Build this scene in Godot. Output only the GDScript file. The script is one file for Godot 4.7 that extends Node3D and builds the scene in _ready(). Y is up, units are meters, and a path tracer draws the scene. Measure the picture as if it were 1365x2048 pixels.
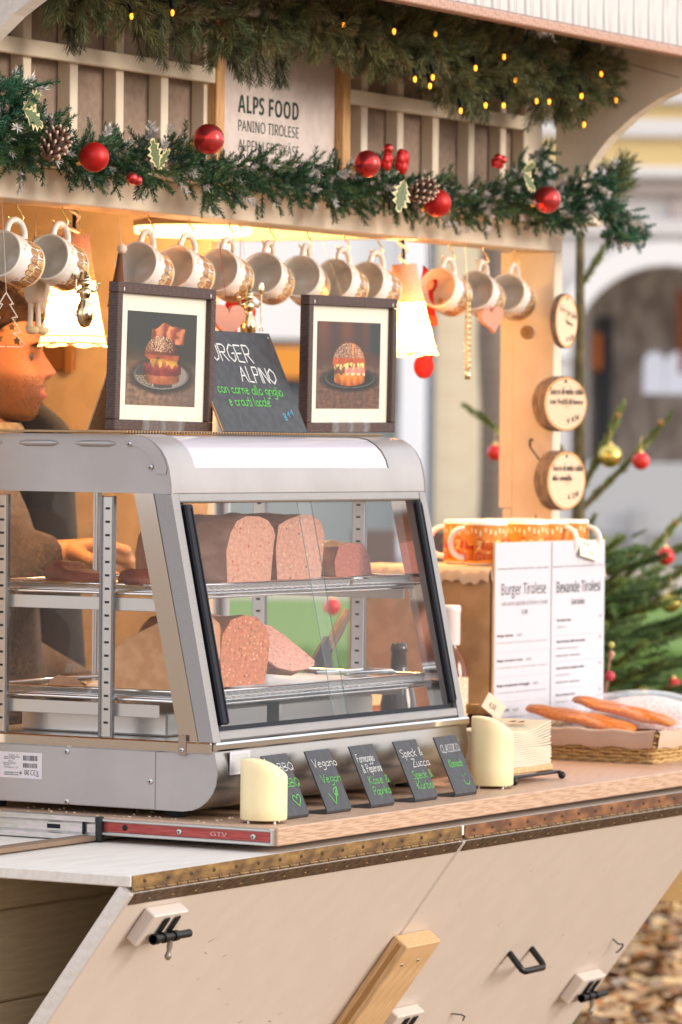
extends Node3D

# ---------------------------------------------------------------- mesh builder
class MB:
	var st := SurfaceTool.new()
	var col := Color.WHITE
	var n := 0
	func _init() -> void:
		st.begin(Mesh.PRIMITIVE_TRIANGLES)
	func v(p: Vector3, uv := Vector2.ZERO) -> void:
		st.set_color(col)
		st.set_uv(uv)
		st.add_vertex(p)
	# a, b, c counter-clockwise as seen from outside
	func t(a: Vector3, b: Vector3, c: Vector3, g := -1, ua := Vector2.ZERO, ub := Vector2.RIGHT, uc := Vector2.ONE) -> void:
		st.set_smooth_group(g)
		v(a, ua)
		v(c, uc)
		v(b, ub)
		n += 1
	func q(a: Vector3, b: Vector3, c: Vector3, d: Vector3, g := -1, ua := Vector2(0, 1), ub := Vector2(1, 1), uc := Vector2(1, 0), ud := Vector2(0, 0)) -> void:
		t(a, b, c, g, ua, ub, uc)
		t(a, c, d, g, ua, uc, ud)
	func tout(a: Vector3, b: Vector3, c: Vector3, out: Vector3, g := -1) -> void:
		if (b - a).cross(c - a).dot(out) >= 0.0:
			t(a, b, c, g)
		else:
			t(a, c, b, g)
	func qout(a: Vector3, b: Vector3, c: Vector3, d: Vector3, out: Vector3, g := -1) -> void:
		tout(a, b, c, out, g)
		tout(a, c, d, out, g)
	func box(c: Vector3, s: Vector3, bev := 0.0015, xf := Transform3D.IDENTITY) -> void:
		var h := s * 0.5
		var b := minf(bev, minf(h.x, minf(h.y, h.z)) * 0.6)
		var o := xf * c
		var P := func(sx: float, sy: float, sz: float, ax: int) -> Vector3:
			var p := Vector3(sx * h.x, sy * h.y, sz * h.z)
			for k in 3:
				if k != ax:
					p[k] -= signf(p[k]) * b
			return xf * (c + p)
		for ax in 3:
			for s0 in [-1.0, 1.0]:
				var pts := []
				for pr in [[-1.0, -1.0], [1.0, -1.0], [1.0, 1.0], [-1.0, 1.0]]:
					var sg := [0.0, 0.0, 0.0]
					sg[ax] = s0
					sg[(ax + 1) % 3] = pr[0]
					sg[(ax + 2) % 3] = pr[1]
					pts.append(P.call(sg[0], sg[1], sg[2], ax))
				var m: Vector3 = (pts[0] + pts[2]) * 0.5
				qout(pts[0], pts[1], pts[2], pts[3], m - o)
		if b <= 0.00005:
			return
		for ax in 3:   # edges parallel to ax
			var i := (ax + 1) % 3
			var j := (ax + 2) % 3
			for si in [-1.0, 1.0]:
				for sj in [-1.0, 1.0]:
					var lo := [0.0, 0.0, 0.0]
					lo[i] = si
					lo[j] = sj
					var hi := lo.duplicate()
					lo[ax] = -1.0
					hi[ax] = 1.0
					var a: Vector3 = P.call(lo[0], lo[1], lo[2], i)
					var bb: Vector3 = P.call(hi[0], hi[1], hi[2], i)
					var cc: Vector3 = P.call(hi[0], hi[1], hi[2], j)
					var d: Vector3 = P.call(lo[0], lo[1], lo[2], j)
					qout(a, bb, cc, d, (a + cc) * 0.5 - o)
		for sx in [-1.0, 1.0]:
			for sy in [-1.0, 1.0]:
				for sz in [-1.0, 1.0]:
					var a: Vector3 = P.call(sx, sy, sz, 0)
					tout(a, P.call(sx, sy, sz, 1), P.call(sx, sy, sz, 2), a - o)
	func lathe(pts: Array, seg := 24, xf := Transform3D.IDENTITY, g := 0, a0 := 0.0, a1 := TAU) -> void:
		var m := pts.size()
		for i in m - 1:
			var p: Vector2 = pts[i]
			var r: Vector2 = pts[i + 1]
			for j in seg:
				var t0 := a0 + (a1 - a0) * j / seg
				var t1 := a0 + (a1 - a0) * (j + 1) / seg
				var A := xf * Vector3(p.x * cos(t0), p.y, p.x * sin(t0))
				var B := xf * Vector3(p.x * cos(t1), p.y, p.x * sin(t1))
				var C := xf * Vector3(r.x * cos(t1), r.y, r.x * sin(t1))
				var D := xf * Vector3(r.x * cos(t0), r.y, r.x * sin(t0))
				var v0 := 1.0 - float(i) / (m - 1)
				var v1 := 1.0 - float(i + 1) / (m - 1)
				var u0 := 1.0 - float(j) / seg
				var u1 := 1.0 - float(j + 1) / seg
				if r.x > 1e-6:
					t(A, D, C, g, Vector2(u0, v0), Vector2(u0, v1), Vector2(u1, v1))
				if p.x > 1e-6:
					t(A, C, B, g, Vector2(u0, v0), Vector2(u1, v1), Vector2(u1, v0))
	func ball(c: Vector3, r: float, seg := 20, sc := Vector3.ONE, xf := Transform3D.IDENTITY) -> void:
		var pts := []
		var m := maxi(6, seg / 2)
		for i in m + 1:
			var a := -PI / 2 + PI * i / m
			pts.append(Vector2(0.0 if i == 0 or i == m else cos(a) * r, sin(a) * r))
		lathe(pts, seg, xf * Transform3D(Basis.from_scale(sc), c))
	func tube(path: Array, rad, seg := 8, g := 0, closed := false) -> void:
		var m := path.size()
		var up := Vector3.UP
		var rings := []
		var prev := Vector3.ZERO
		for i in m:
			var a: Vector3 = path[(i - 1 + m) % m] if closed else path[maxi(i - 1, 0)]
			var b: Vector3 = path[(i + 1) % m] if closed else path[mini(i + 1, m - 1)]
			var d := (b - a).normalized()
			if i == 0:
				if absf(d.dot(up)) > 0.9:
					up = Vector3.RIGHT
				prev = (up - d * d.dot(up)).normalized()
			else:
				prev = (prev - d * d.dot(prev)).normalized()
			var w := d.cross(prev)
			var r: float = rad[i] if rad is Array else rad
			var ring := []
			for j in seg:
				var t0 := TAU * j / seg
				ring.append(path[i] + (prev * cos(t0) + w * sin(t0)) * r)
			rings.append(ring)
		for i in (m if closed else m - 1):
			for j in seg:
				var k := (j + 1) % seg
				var i2 := (i + 1) % m
				q(rings[i][j], rings[i][k], rings[i2][k], rings[i2][j], g)
		if not closed:
			for j in seg - 2:
				t(rings[0][0], rings[0][j + 2], rings[0][j + 1])
				t(rings[m - 1][0], rings[m - 1][j + 1], rings[m - 1][j + 2])
	func prism(poly: PackedVector2Array, z0: float, z1: float, xf := Transform3D.IDENTITY, g := -1) -> void:
		var idx := Geometry2D.triangulate_polygon(poly)
		var lo := poly[0]
		var hi := poly[0]
		var area := 0.0
		for i in poly.size():
			lo = lo.min(poly[i])
			hi = hi.max(poly[i])
			area += poly[i].cross(poly[(i + 1) % poly.size()])
		var sz := hi - lo
		for k in idx.size() / 3:
			var p := poly[idx[k * 3]]
			var r := poly[idx[k * 3 + 1]]
			var s := poly[idx[k * 3 + 2]]
			if (r - p).cross(s - p) < 0.0:
				var w := r
				r = s
				s = w
			var up := (p - lo) / sz
			var ur := (r - lo) / sz
			var us := (s - lo) / sz
			up.y = 1.0 - up.y
			ur.y = 1.0 - ur.y
			us.y = 1.0 - us.y
			t(xf * Vector3(p.x, p.y, z1), xf * Vector3(r.x, r.y, z1), xf * Vector3(s.x, s.y, z1), -1, up, ur, us)
			t(xf * Vector3(p.x, p.y, z0), xf * Vector3(s.x, s.y, z0), xf * Vector3(r.x, r.y, z0), -1, up, us, ur)
		for i in poly.size():
			var p := poly[i]
			var r := poly[(i + 1) % poly.size()]
			if area < 0.0:
				var w := p
				p = r
				r = w
			q(xf * Vector3(p.x, p.y, z0), xf * Vector3(r.x, r.y, z0), xf * Vector3(r.x, r.y, z1), xf * Vector3(p.x, p.y, z1), g)
	func skin(lines: Array, g := 0) -> void:   # a sheet through rows of points
		for i in lines.size() - 1:
			var m: int = lines[i].size()
			for j in m - 1:
				q(lines[i][j], lines[i][j + 1], lines[i + 1][j + 1], lines[i + 1][j], g)
	func done() -> ArrayMesh:
		st.generate_normals()
		return st.commit()

# ---------------------------------------------------------------- naming and adding
var taken := {}
var rng := RandomNumberGenerator.new()

func numbered(called: String) -> String:
	var k: int = taken.get(called, 0)
	taken[called] = k + 1
	return called if k == 0 else "%s_%03d" % [called, k]

func tag(o: Node3D, label: String, category: String, group := "") -> void:
	o.set_meta("label", label)
	o.set_meta("category", category)
	if group:
		o.set_meta("group", group)

func thing(called: String, label: String, category: String, pos := Vector3.ZERO, turn := Vector3.ZERO, group := "") -> Node3D:
	var o := Node3D.new()
	o.name = numbered(called)
	o.position = pos
	o.rotation = turn
	tag(o, label, category, group)
	add_child(o)
	return o

func part(called: String, b, m: Material, parent: Node3D, xf := Transform3D.IDENTITY) -> MeshInstance3D:
	var o := MeshInstance3D.new()
	o.name = called
	o.mesh = b.done() if b is MB else b
	o.material_override = m
	o.transform = xf
	parent.add_child(o, true)
	return o

func solo(called: String, label: String, category: String, b, m: Material, pos := Vector3.ZERO, turn := Vector3.ZERO, group := "") -> MeshInstance3D:
	var o := MeshInstance3D.new()
	o.name = numbered(called)
	o.mesh = b.done() if b is MB else b
	o.material_override = m
	o.position = pos
	o.rotation = turn
	tag(o, label, category, group)
	add_child(o)
	return o

func struct(called: String, b, m: Material, xf := Transform3D.IDENTITY) -> MeshInstance3D:
	var o := MeshInstance3D.new()
	o.name = numbered(called)
	o.mesh = b.done() if b is MB else b
	o.material_override = m
	o.transform = xf
	o.set_meta("kind", "structure")
	add_child(o)
	return o

func copy(o: Node3D, label: String, pos: Vector3) -> Node3D:
	var c: Node3D = o.duplicate()
	c.name = numbered(String(o.name).rstrip("0123456789").rstrip("_"))
	c.position = pos
	c.set_meta("label", label)
	add_child(c)
	return c

func bx(c: Vector3, s: Vector3, bev := 0.0015) -> MB:
	var b := MB.new()
	b.box(c, s, bev)
	return b

func span(lo: Vector3, hi: Vector3, bev := 0.0015) -> MB:
	return bx((lo + hi) * 0.5, (hi - lo).abs(), bev)

# ---------------------------------------------------------------- materials
func lin(r: float, g: float, b: float, a := 1.0) -> Color:
	var c := Color(r, g, b).linear_to_srgb()
	c.a = a
	return c

func mat(c: Color, rough := 0.6, metal := 0.0, spec := 0.5) -> StandardMaterial3D:
	var m := StandardMaterial3D.new()
	m.albedo_color = c
	m.roughness = rough
	m.metallic = metal
	m.metallic_specular = spec
	return m

func noise_tex(sd: int, freq: float, octaves: int, ramp: Gradient, size := 256, kind := FastNoiseLite.TYPE_SIMPLEX_SMOOTH) -> NoiseTexture2D:
	var nz := FastNoiseLite.new()
	nz.seed = sd
	nz.noise_type = kind
	nz.frequency = freq
	nz.fractal_octaves = octaves
	var tx := NoiseTexture2D.new()
	tx.width = size
	tx.height = size
	tx.seamless = true
	tx.noise = nz
	tx.color_ramp = ramp
	return tx

func ramp(stops: Array) -> Gradient:
	var g := Gradient.new()
	var o := PackedFloat32Array()
	var c := PackedColorArray()
	for s in stops:
		o.append(s[0])
		c.append(s[1])
	g.offsets = o
	g.colors = c
	return g

func bump_tex(sd: int, freq: float, octaves := 3, strength := 4.0, size := 256) -> NoiseTexture2D:
	var t := noise_tex(sd, freq, octaves, null, size)
	t.as_normal_map = true
	t.bump_strength = strength
	return t

# a material whose colour is a pattern laid along the object's own axes; scale = repeats per metre
func grain(a: Color, b: Color, scale: Vector3, sd: int, rough := 0.6, lo := 0.3, hi := 0.7, freq := 0.02, octaves := 4, bump := 0.0) -> StandardMaterial3D:
	var m := mat(Color.WHITE, rough)
	m.albedo_texture = noise_tex(sd, freq, octaves, ramp([[0.0, a], [lo, a], [hi, b], [1.0, b]]))
	m.uv1_triplanar = true
	m.uv1_scale = scale
	if bump > 0.0:
		m.normal_enabled = true
		m.normal_texture = bump_tex(sd + 5, freq * 1.5, octaves, bump)
	return m

func image_mat(im: Image, rough := 0.6) -> StandardMaterial3D:
	var m := mat(Color.WHITE, rough)
	m.albedo_texture = ImageTexture.create_from_image(im)
	return m

# ---------------------------------------------------------------- hand lettering (single strokes)
var glyphs := {
	"A": "0,0 3,10 6,0;1,4 5,4", "B": "0,0 0,10 4,9 4,6 0,5 5,4 5,1 0,0", "C": "5,9 3,10 0,7 0,3 3,0 5,1", "D": "0,0 0,10 4,9 6,5 4,1 0,0", "E": "5,10 0,10 0,0 5,0;0,5 4,5",
	"F": "5,10 0,10 0,0;0,5 4,5", "G": "5,9 3,10 0,7 0,3 3,0 5,2 5,5 3,5", "I": "0,0 0,10", "K": "0,0 0,10;5,10 0,5 5,0", "L": "0,10 0,0 4,0", "N": "0,0 0,10 5,0 5,10",
	"O": "3,10 0,7 0,3 3,0 6,3 6,7 3,10", "P": "0,0 0,10 4,10 5,8 4,5 0,5", "Q": "3,10 0,7 0,3 3,0 6,3 6,7 3,10;4,3 6,0", "R": "0,0 0,10 4,10 5,8 4,5 0,5;2,5 5,0",
	"S": "5,9 3,10 0,8 1,6 4,4 5,2 3,0 0,1", "T": "0,10 6,10;3,10 3,0", "U": "0,10 0,3 2,0 4,1 5,4 5,10", "V": "0,10 3,0 6,10", "Z": "0,10 5,10 0,0 5,0",
	"a": "4,5 2,6 0,4 0,1 2,0 4,2 4,6 4,0", "b": "0,10 0,0 3,0 4,3 3,6 0,5", "c": "4,5 2,6 0,4 0,1 2,0 4,1", "d": "4,10 4,0 1,0 0,3 1,6 4,5", "e": "0,3 4,4 3,6 1,6 0,3 1,0 4,1",
	"f": "4,10 2,9 2,0;0,6 4,6", "g": "4,5 2,6 0,4 1,1 4,2 4,6 4,-3 1,-4 0,-3", "h": "0,10 0,0;0,4 2,6 4,5 4,0", "i": "0,6 0,0;0,8.5 0,9", "k": "0,10 0,0;4,6 0,3 4,0", "l": "0,10 0,0 1,0",
	"m": "0,0 0,6;0,4 2,6 3,5 3,0;3,4 5,6 6,5 6,0", "n": "0,0 0,6;0,4 2,6 4,5 4,0", "o": "2,6 0,4 0,1 2,0 4,1 4,4 2,6", "p": "0,6 0,-4;0,5 3,6 4,3 3,0 0,1", "r": "0,0 0,6;0,4 2,6 3,6",
	"s": "4,5 2,6 0,5 1,3 3,3 4,1 2,0 0,1", "t": "2,9 2,0 4,0;0,6 4,6", "u": "0,6 0,1 2,0 4,2;4,6 4,0", "v": "0,6 2,0 4,6", "z": "0,6 4,6 0,0 4,0",
	"&": "6,0 1,7 2,10 4,8 0,3 1,0 4,1 5,4", ",": "0,1 -1,-2", "0": "2,10 0,7 0,3 2,0 4,3 4,7 2,10", "3": "0,9 3,10 4,8 1,5 4,3 2,0 0,1", "4": "3,0 3,10 0,3 5,3", "5": "4,10 0,10 0,6 3,6 4,3 2,0 0,1",
	"€": "6,9 4,10 1,7 1,3 4,0 6,1;0,6 4,6;0,4 4,4", "-": "0,4 3,4",
}

func strokes(b: MB, pts: Array, w: float, z: float, xf: Transform3D) -> void:
	for i in pts.size():
		var p: Vector2 = pts[i]
		for k in 6:
			var a0 := TAU * k / 6
			var a1 := TAU * (k + 1) / 6
			b.t(xf * Vector3(p.x, p.y, z), xf * Vector3(p.x + cos(a0) * w * 0.5, p.y + sin(a0) * w * 0.5, z), xf * Vector3(p.x + cos(a1) * w * 0.5, p.y + sin(a1) * w * 0.5, z))
		if i + 1 < pts.size():
			var r: Vector2 = pts[i + 1]
			var s := (r - p).normalized().orthogonal() * w * 0.5
			b.qout(xf * Vector3(p.x + s.x, p.y + s.y, z), xf * Vector3(r.x + s.x, r.y + s.y, z), xf * Vector3(r.x - s.x, r.y - s.y, z), xf * Vector3(p.x - s.x, p.y - s.y, z), xf.basis.z)

# h = cap height, sx = width factor; returns the width
func hand(b: MB, text: String, x: float, y: float, h: float, w: float, xf := Transform3D.IDENTITY, sx := 1.0, slope := 0.0, gap := 2.2) -> float:
	var cx := 0.0
	var k := h / 10.0
	for ch in text:
		if ch == " ":
			cx += 4.0
			continue
		var dots := ch in ["ä", "ü"]
		var acute := ch == "é"
		var g: String = {"ä": "a", "ü": "u", "é": "e"}.get(ch, ch)
		if not glyphs.has(g):
			continue
		var most := 0.0
		var lines := []
		for line in String(glyphs[g]).split(";"):
			var pts := []
			for pr in line.split(" "):
				var c := pr.split(",")
				var px := c[0].to_float() + rng.randf_range(-0.25, 0.25)
				most = maxf(most, c[0].to_float())
				pts.append(Vector2(px, c[1].to_float() + rng.randf_range(-0.25, 0.25)))
			lines.append(pts)
		if dots:
			lines.append([Vector2(1, 8.5), Vector2(1, 9)])
			lines.append([Vector2(3, 8.5), Vector2(3, 9)])
		if acute:
			lines.append([Vector2(1, 8), Vector2(3, 10)])
		for pts in lines:
			var o := []
			for p in pts:
				var lx: float = x + (cx + p.x) * k * sx
				o.append(Vector2(lx, y + p.y * k + (lx - x) * slope))
			strokes(b, o, w, 0.0, xf)
		cx += most + gap
	return cx * k * sx

# printed text, fitted to a width (if > 0) and a cap height, as flat print in the xy plane
func print_text(text: String, bold: bool, x: float, y: float, cap: float, width: float, m: Material, parent: Node3D, z := 0.0006, called := "lettering") -> MeshInstance3D:
	var tm := TextMesh.new()
	var f := SystemFont.new()
	f.font_names = PackedStringArray(["Droid Sans"])
	f.font_weight = 700 if bold else 400
	tm.font = f
	tm.text = text
	tm.font_size = 32
	tm.pixel_size = cap / (32 * 0.714)
	tm.depth = 0.0
	tm.curve_step = 2.0 if cap < 0.006 else 0.8
	tm.horizontal_alignment = HORIZONTAL_ALIGNMENT_LEFT
	tm.vertical_alignment = VERTICAL_ALIGNMENT_TOP
	var bb := tm.get_aabb()
	var o := MeshInstance3D.new()
	o.name = called
	o.mesh = tm
	o.material_override = m
	var s := width / bb.size.x if width > 0.0 else 1.0
	# the baseline: the font's ascent below the top of the line box
	var asc := f.get_ascent(32) * tm.pixel_size
	o.transform = Transform3D(Basis.from_scale(Vector3(s, 1, 1)), Vector3(x - bb.position.x * s, y + asc, z))
	parent.add_child(o, true)
	return o

# ---------------------------------------------------------------- the scene
func _ready() -> void:
	rng.seed = 11
	var cam := Camera3D.new()
	cam.name = "camera"
	var at := CameraAttributesPhysical.new()
	at.frustum_focal_length = 99.6      # with the 24 mm high frame: 13.74 degrees
	at.frustum_focus_distance = 6.5
	at.frustum_near = 0.1
	at.frustum_far = 400.0
	at.exposure_aperture = 4.6
	cam.attributes = at
	cam.fov = 13.74
	cam.far = 400.0
	cam.transform = Transform3D(Basis(Vector3(0.50012, 0.0105, 0.86589), Vector3(0.00843, 0.99982, -0.01699), Vector3(-0.86592, 0.0158, 0.49994)).orthonormalized(), Vector3(-5.4048, 1.6189, 3.2222))
	add_child(cam)
	cam.current = true
	var env := Environment.new()
	env.background_mode = Environment.BG_SKY
	var sky := ProceduralSkyMaterial.new()
	sky.sky_top_color = Color(0.80, 0.83, 0.88)
	sky.sky_horizon_color = Color(0.96, 0.955, 0.965)
	sky.sky_curve = 0.25
	sky.ground_bottom_color = Color(0.50, 0.43, 0.36)
	sky.ground_horizon_color = Color(0.62, 0.57, 0.52)
	sky.sun_angle_max = 1.0
	env.sky = Sky.new()
	env.sky.sky_material = sky
	env.tonemap_mode = Environment.TONE_MAPPER_LINEAR
	env.tonemap_exposure = 1.98
	env.sdfgi_enabled = true
	env.ssao_enabled = true
	env.ssil_enabled = true
	var we := WorldEnvironment.new()
	we.name = "world"
	we.environment = env
	add_child(we)
	var sun := DirectionalLight3D.new()
	sun.name = "sun"
	sun.light_energy = 0.5
	sun.light_color = Color(1.0, 0.955, 0.90)
	sun.light_angular_distance = 25.0
	sun.shadow_enabled = true
	sun.rotation = Vector3(deg_to_rad(-15), deg_to_rad(12), 0)
	add_child(sun)

	make_materials()
	setting()
	background()
	tree_behind()
	hut()
	counter_and_panels()
	display_case()
	case_goods()
	case_top()
	counter_things()
	lamps()
	garlands()
	hanging()
	menu_corner()
	seller()

var M := {}

func make_materials() -> void:
	M.cream = grain(lin(0.73, 0.615, 0.475), lin(0.79, 0.675, 0.53), Vector3(3, 3, 3), 3, 0.55, 0.2, 0.8, 0.012, 4)
	M.cream_dark = grain(lin(0.50, 0.38, 0.27), lin(0.58, 0.45, 0.33), Vector3(4, 4, 4), 4, 0.6, 0.2, 0.8, 0.02, 4)
	M.panel = grain(lin(0.625, 0.54, 0.48), lin(0.645, 0.56, 0.50), Vector3(4, 4, 4), 6, 0.5, 0.25, 0.75, 0.012, 5)
	M.white_wood = grain(lin(0.66, 0.60, 0.54), lin(0.74, 0.685, 0.625), Vector3(1.2, 18, 18), 7, 0.6, 0.2, 0.8, 0.016, 4)
	M.fascia = grain(lin(0.34, 0.32, 0.31), lin(0.58, 0.56, 0.55), Vector3(16, 0.9, 16), 8, 0.6, 0.2, 0.5, 0.02, 5)
	M.drip = grain(lin(0.42, 0.24, 0.18), lin(0.55, 0.35, 0.27), Vector3(20, 20, 20), 9, 0.7)
	M.brown_panel = grain(lin(0.28, 0.20, 0.15), lin(0.33, 0.235, 0.18), Vector3(8, 8, 8), 10, 0.9)
	M.pine = grain(lin(0.52, 0.27, 0.10), lin(0.66, 0.38, 0.16), Vector3(30, 2.5, 30), 12, 0.55)
	M.pine_x = grain(lin(0.55, 0.34, 0.16), lin(0.68, 0.45, 0.24), Vector3(34, 2.5, 34), 13, 0.6)
	M.ceiling = grain(lin(0.44, 0.27, 0.13), lin(0.55, 0.35, 0.18), Vector3(2, 14, 14), 14, 0.7)
	M.inner_wall = grain(lin(0.50, 0.38, 0.25), lin(0.56, 0.43, 0.29), Vector3(3, 3, 3), 15, 0.7)
	M.siding = grain(lin(0.62, 0.48, 0.29), lin(0.69, 0.54, 0.34), Vector3(2, 20, 20), 16, 0.6)
	M.oak = grain(lin(0.42, 0.255, 0.165), lin(0.60, 0.40, 0.275), Vector3(2.2, 46, 46), 17, 0.42, 0.3, 0.62, 0.03, 5)
	M.rust = grain(lin(0.12, 0.05, 0.025), lin(0.36, 0.15, 0.05), Vector3(3, 8, 8), 30, 0.6, 0.2, 0.85, 0.014, 5)
	M.rust.metallic = 0.3
	M.brass = grain(lin(0.13, 0.07, 0.03), lin(0.42, 0.25, 0.08), Vector3(5, 12, 12), 18, 0.45, 0.15, 0.9, 0.012, 5)
	M.brass.metallic = 0.5
	M.hinge_dark = grain(lin(0.05, 0.028, 0.014), lin(0.12, 0.07, 0.035), Vector3(9, 22, 22), 19, 0.6)
	M.steel = grain(lin(0.405, 0.375, 0.365), lin(0.435, 0.405, 0.395), Vector3(1.5, 1.5, 1.5), 29, 0.36)
	M.steel.metallic = 0.4
	M.steel_n = grain(lin(0.29, 0.275, 0.27), lin(0.33, 0.31, 0.305), Vector3(3, 60, 60), 20, 0.42, 0.2, 0.8, 0.02, 2)
	M.steel_n.metallic = 0.3
	M.chrome = mat(lin(0.80, 0.79, 0.78), 0.08, 1.0)
	M.satin = mat(lin(0.60, 0.58, 0.56), 0.28, 0.9)
	M.base_front = mat(lin(0.42, 0.39, 0.36), 0.27, 0.9)
	M.black = mat(lin(0.009, 0.010, 0.015), 0.4, 0.0, 0.3)
	M.black_iron = mat(lin(0.015, 0.014, 0.014), 0.32, 0.4)
	M.rubber = mat(lin(0.015, 0.015, 0.015), 0.7)
	M.zinc = mat(lin(0.62, 0.62, 0.60), 0.3, 0.9)
	M.red_rail = grain(lin(0.34, 0.05, 0.045), lin(0.46, 0.09, 0.08), Vector3(30, 60, 4), 21, 0.35)
	M.red_rail.metallic = 0.4
	M.slate = grain(lin(0.030, 0.030, 0.034), lin(0.045, 0.045, 0.05), Vector3(9, 9, 9), 22, 0.5)
	M.chalk_white = mat(lin(0.70, 0.70, 0.69), 0.9)
	M.chalk_green = mat(lin(0.13, 0.56, 0.10), 0.9)
	M.chalk_blue = mat(lin(0.10, 0.40, 0.60), 0.9)
	M.ink = mat(lin(0.018, 0.018, 0.02), 0.8)
	M.ink_green = mat(lin(0.012, 0.040, 0.022), 0.8)
	M.ink_grey = mat(lin(0.20, 0.19, 0.20), 0.8)
	M.rule = mat(lin(0.42, 0.40, 0.42), 0.8)
	M.ink_brown = mat(lin(0.08, 0.05, 0.03), 0.8)
	M.paper = mat(lin(0.59, 0.565, 0.61), 0.7)
	M.wax = mat(lin(0.86, 0.73, 0.43), 0.45)
	M.wax.subsurf_scatter_enabled = true
	M.wax.subsurf_scatter_strength = 0.35
	M.plastic_clear = glass(0.05)
	M.glass = glass(0.004)
	M.glass.metallic_specular = 0.34
	M.picture_glass = glass(0.004)
	M.picture_glass.metallic_specular = 0.2
	M.glass_edge = mat(lin(0.02, 0.07, 0.05), 0.15)
	M.acrylic = mat(lin(0.58, 0.54, 0.60), 0.12)
	M.acrylic.clearcoat_enabled = true
	M.frame_wood = grain(lin(0.045, 0.022, 0.018), lin(0.085, 0.045, 0.035), Vector3(14, 60, 14), 23, 0.5)
	M.mount = mat(lin(0.70, 0.66, 0.56), 0.8)
	M.cardboard = grain(lin(0.36, 0.22, 0.11), lin(0.44, 0.28, 0.15), Vector3(30, 30, 4), 24, 0.9)
	M.ceramic = mat(lin(0.88, 0.84, 0.77), 0.16)
	M.gold = mat(lin(0.86, 0.62, 0.22), 0.25, 1.0)
	M.gold_pale = mat(lin(0.78, 0.66, 0.40), 0.16, 1.0)
	M.red_gloss = mat(lin(0.62, 0.010, 0.008), 0.1, 0.75)
	M.red_gloss.clearcoat_enabled = true
	M.red_matt = mat(lin(0.50, 0.010, 0.007), 0.42, 0.35)
	M.red_felt = mat(lin(0.60, 0.02, 0.015), 0.95)
	M.wicker = grain(lin(0.42, 0.24, 0.08), lin(0.62, 0.40, 0.16), Vector3(40, 40, 40), 25, 0.6)
	M.burlap = grain(lin(0.42, 0.27, 0.10), lin(0.62, 0.43, 0.2), Vector3(60, 60, 60), 26, 0.95)
	M.skin_v = mat(Color.WHITE, 0.55)
	M.skin_v.vertex_color_use_as_albedo = true
	M.vertex = mat(Color.WHITE, 0.7)
	M.vertex.vertex_color_use_as_albedo = true
	M.bark = grain(lin(0.15, 0.11, 0.085), lin(0.29, 0.23, 0.19), Vector3(10, 3, 10), 27, 0.95, 0.3, 0.7, 0.03, 4, 6.0)
	M.bark_green = grain(lin(0.09, 0.075, 0.035), lin(0.16, 0.13, 0.06), Vector3(14, 4, 14), 28, 0.95)
	M.foil = mat(lin(0.72, 0.70, 0.66), 0.2, 1.0)

func glass(a: float) -> StandardMaterial3D:
	var m := mat(Color(0.95, 0.98, 0.97, a), 0.02)
	m.transparency = BaseMaterial3D.TRANSPARENCY_ALPHA
	m.cull_mode = BaseMaterial3D.CULL_DISABLED
	return m

# ---------------------------------------------------------------- ground, building, tree trunk
# Far things stand square to the path that runs past the hut: P turns (across, up, away) into world places.
const ACROSS := Vector3(0.5, 0.0, 0.866)
const AWAY := Vector3(0.866, 0.0, -0.5)
const EYE := Vector3(-5.405, 0.0, 3.222)

func far_place(across: float, y: float, away: float) -> Vector3:
	return EYE + ACROSS * across + AWAY * away + Vector3(0, y, 0)

func far_frame(across: float, y: float, away: float) -> Transform3D:
	return Transform3D(Basis(ACROSS, Vector3.UP, -AWAY), far_place(across, y, away))

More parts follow.
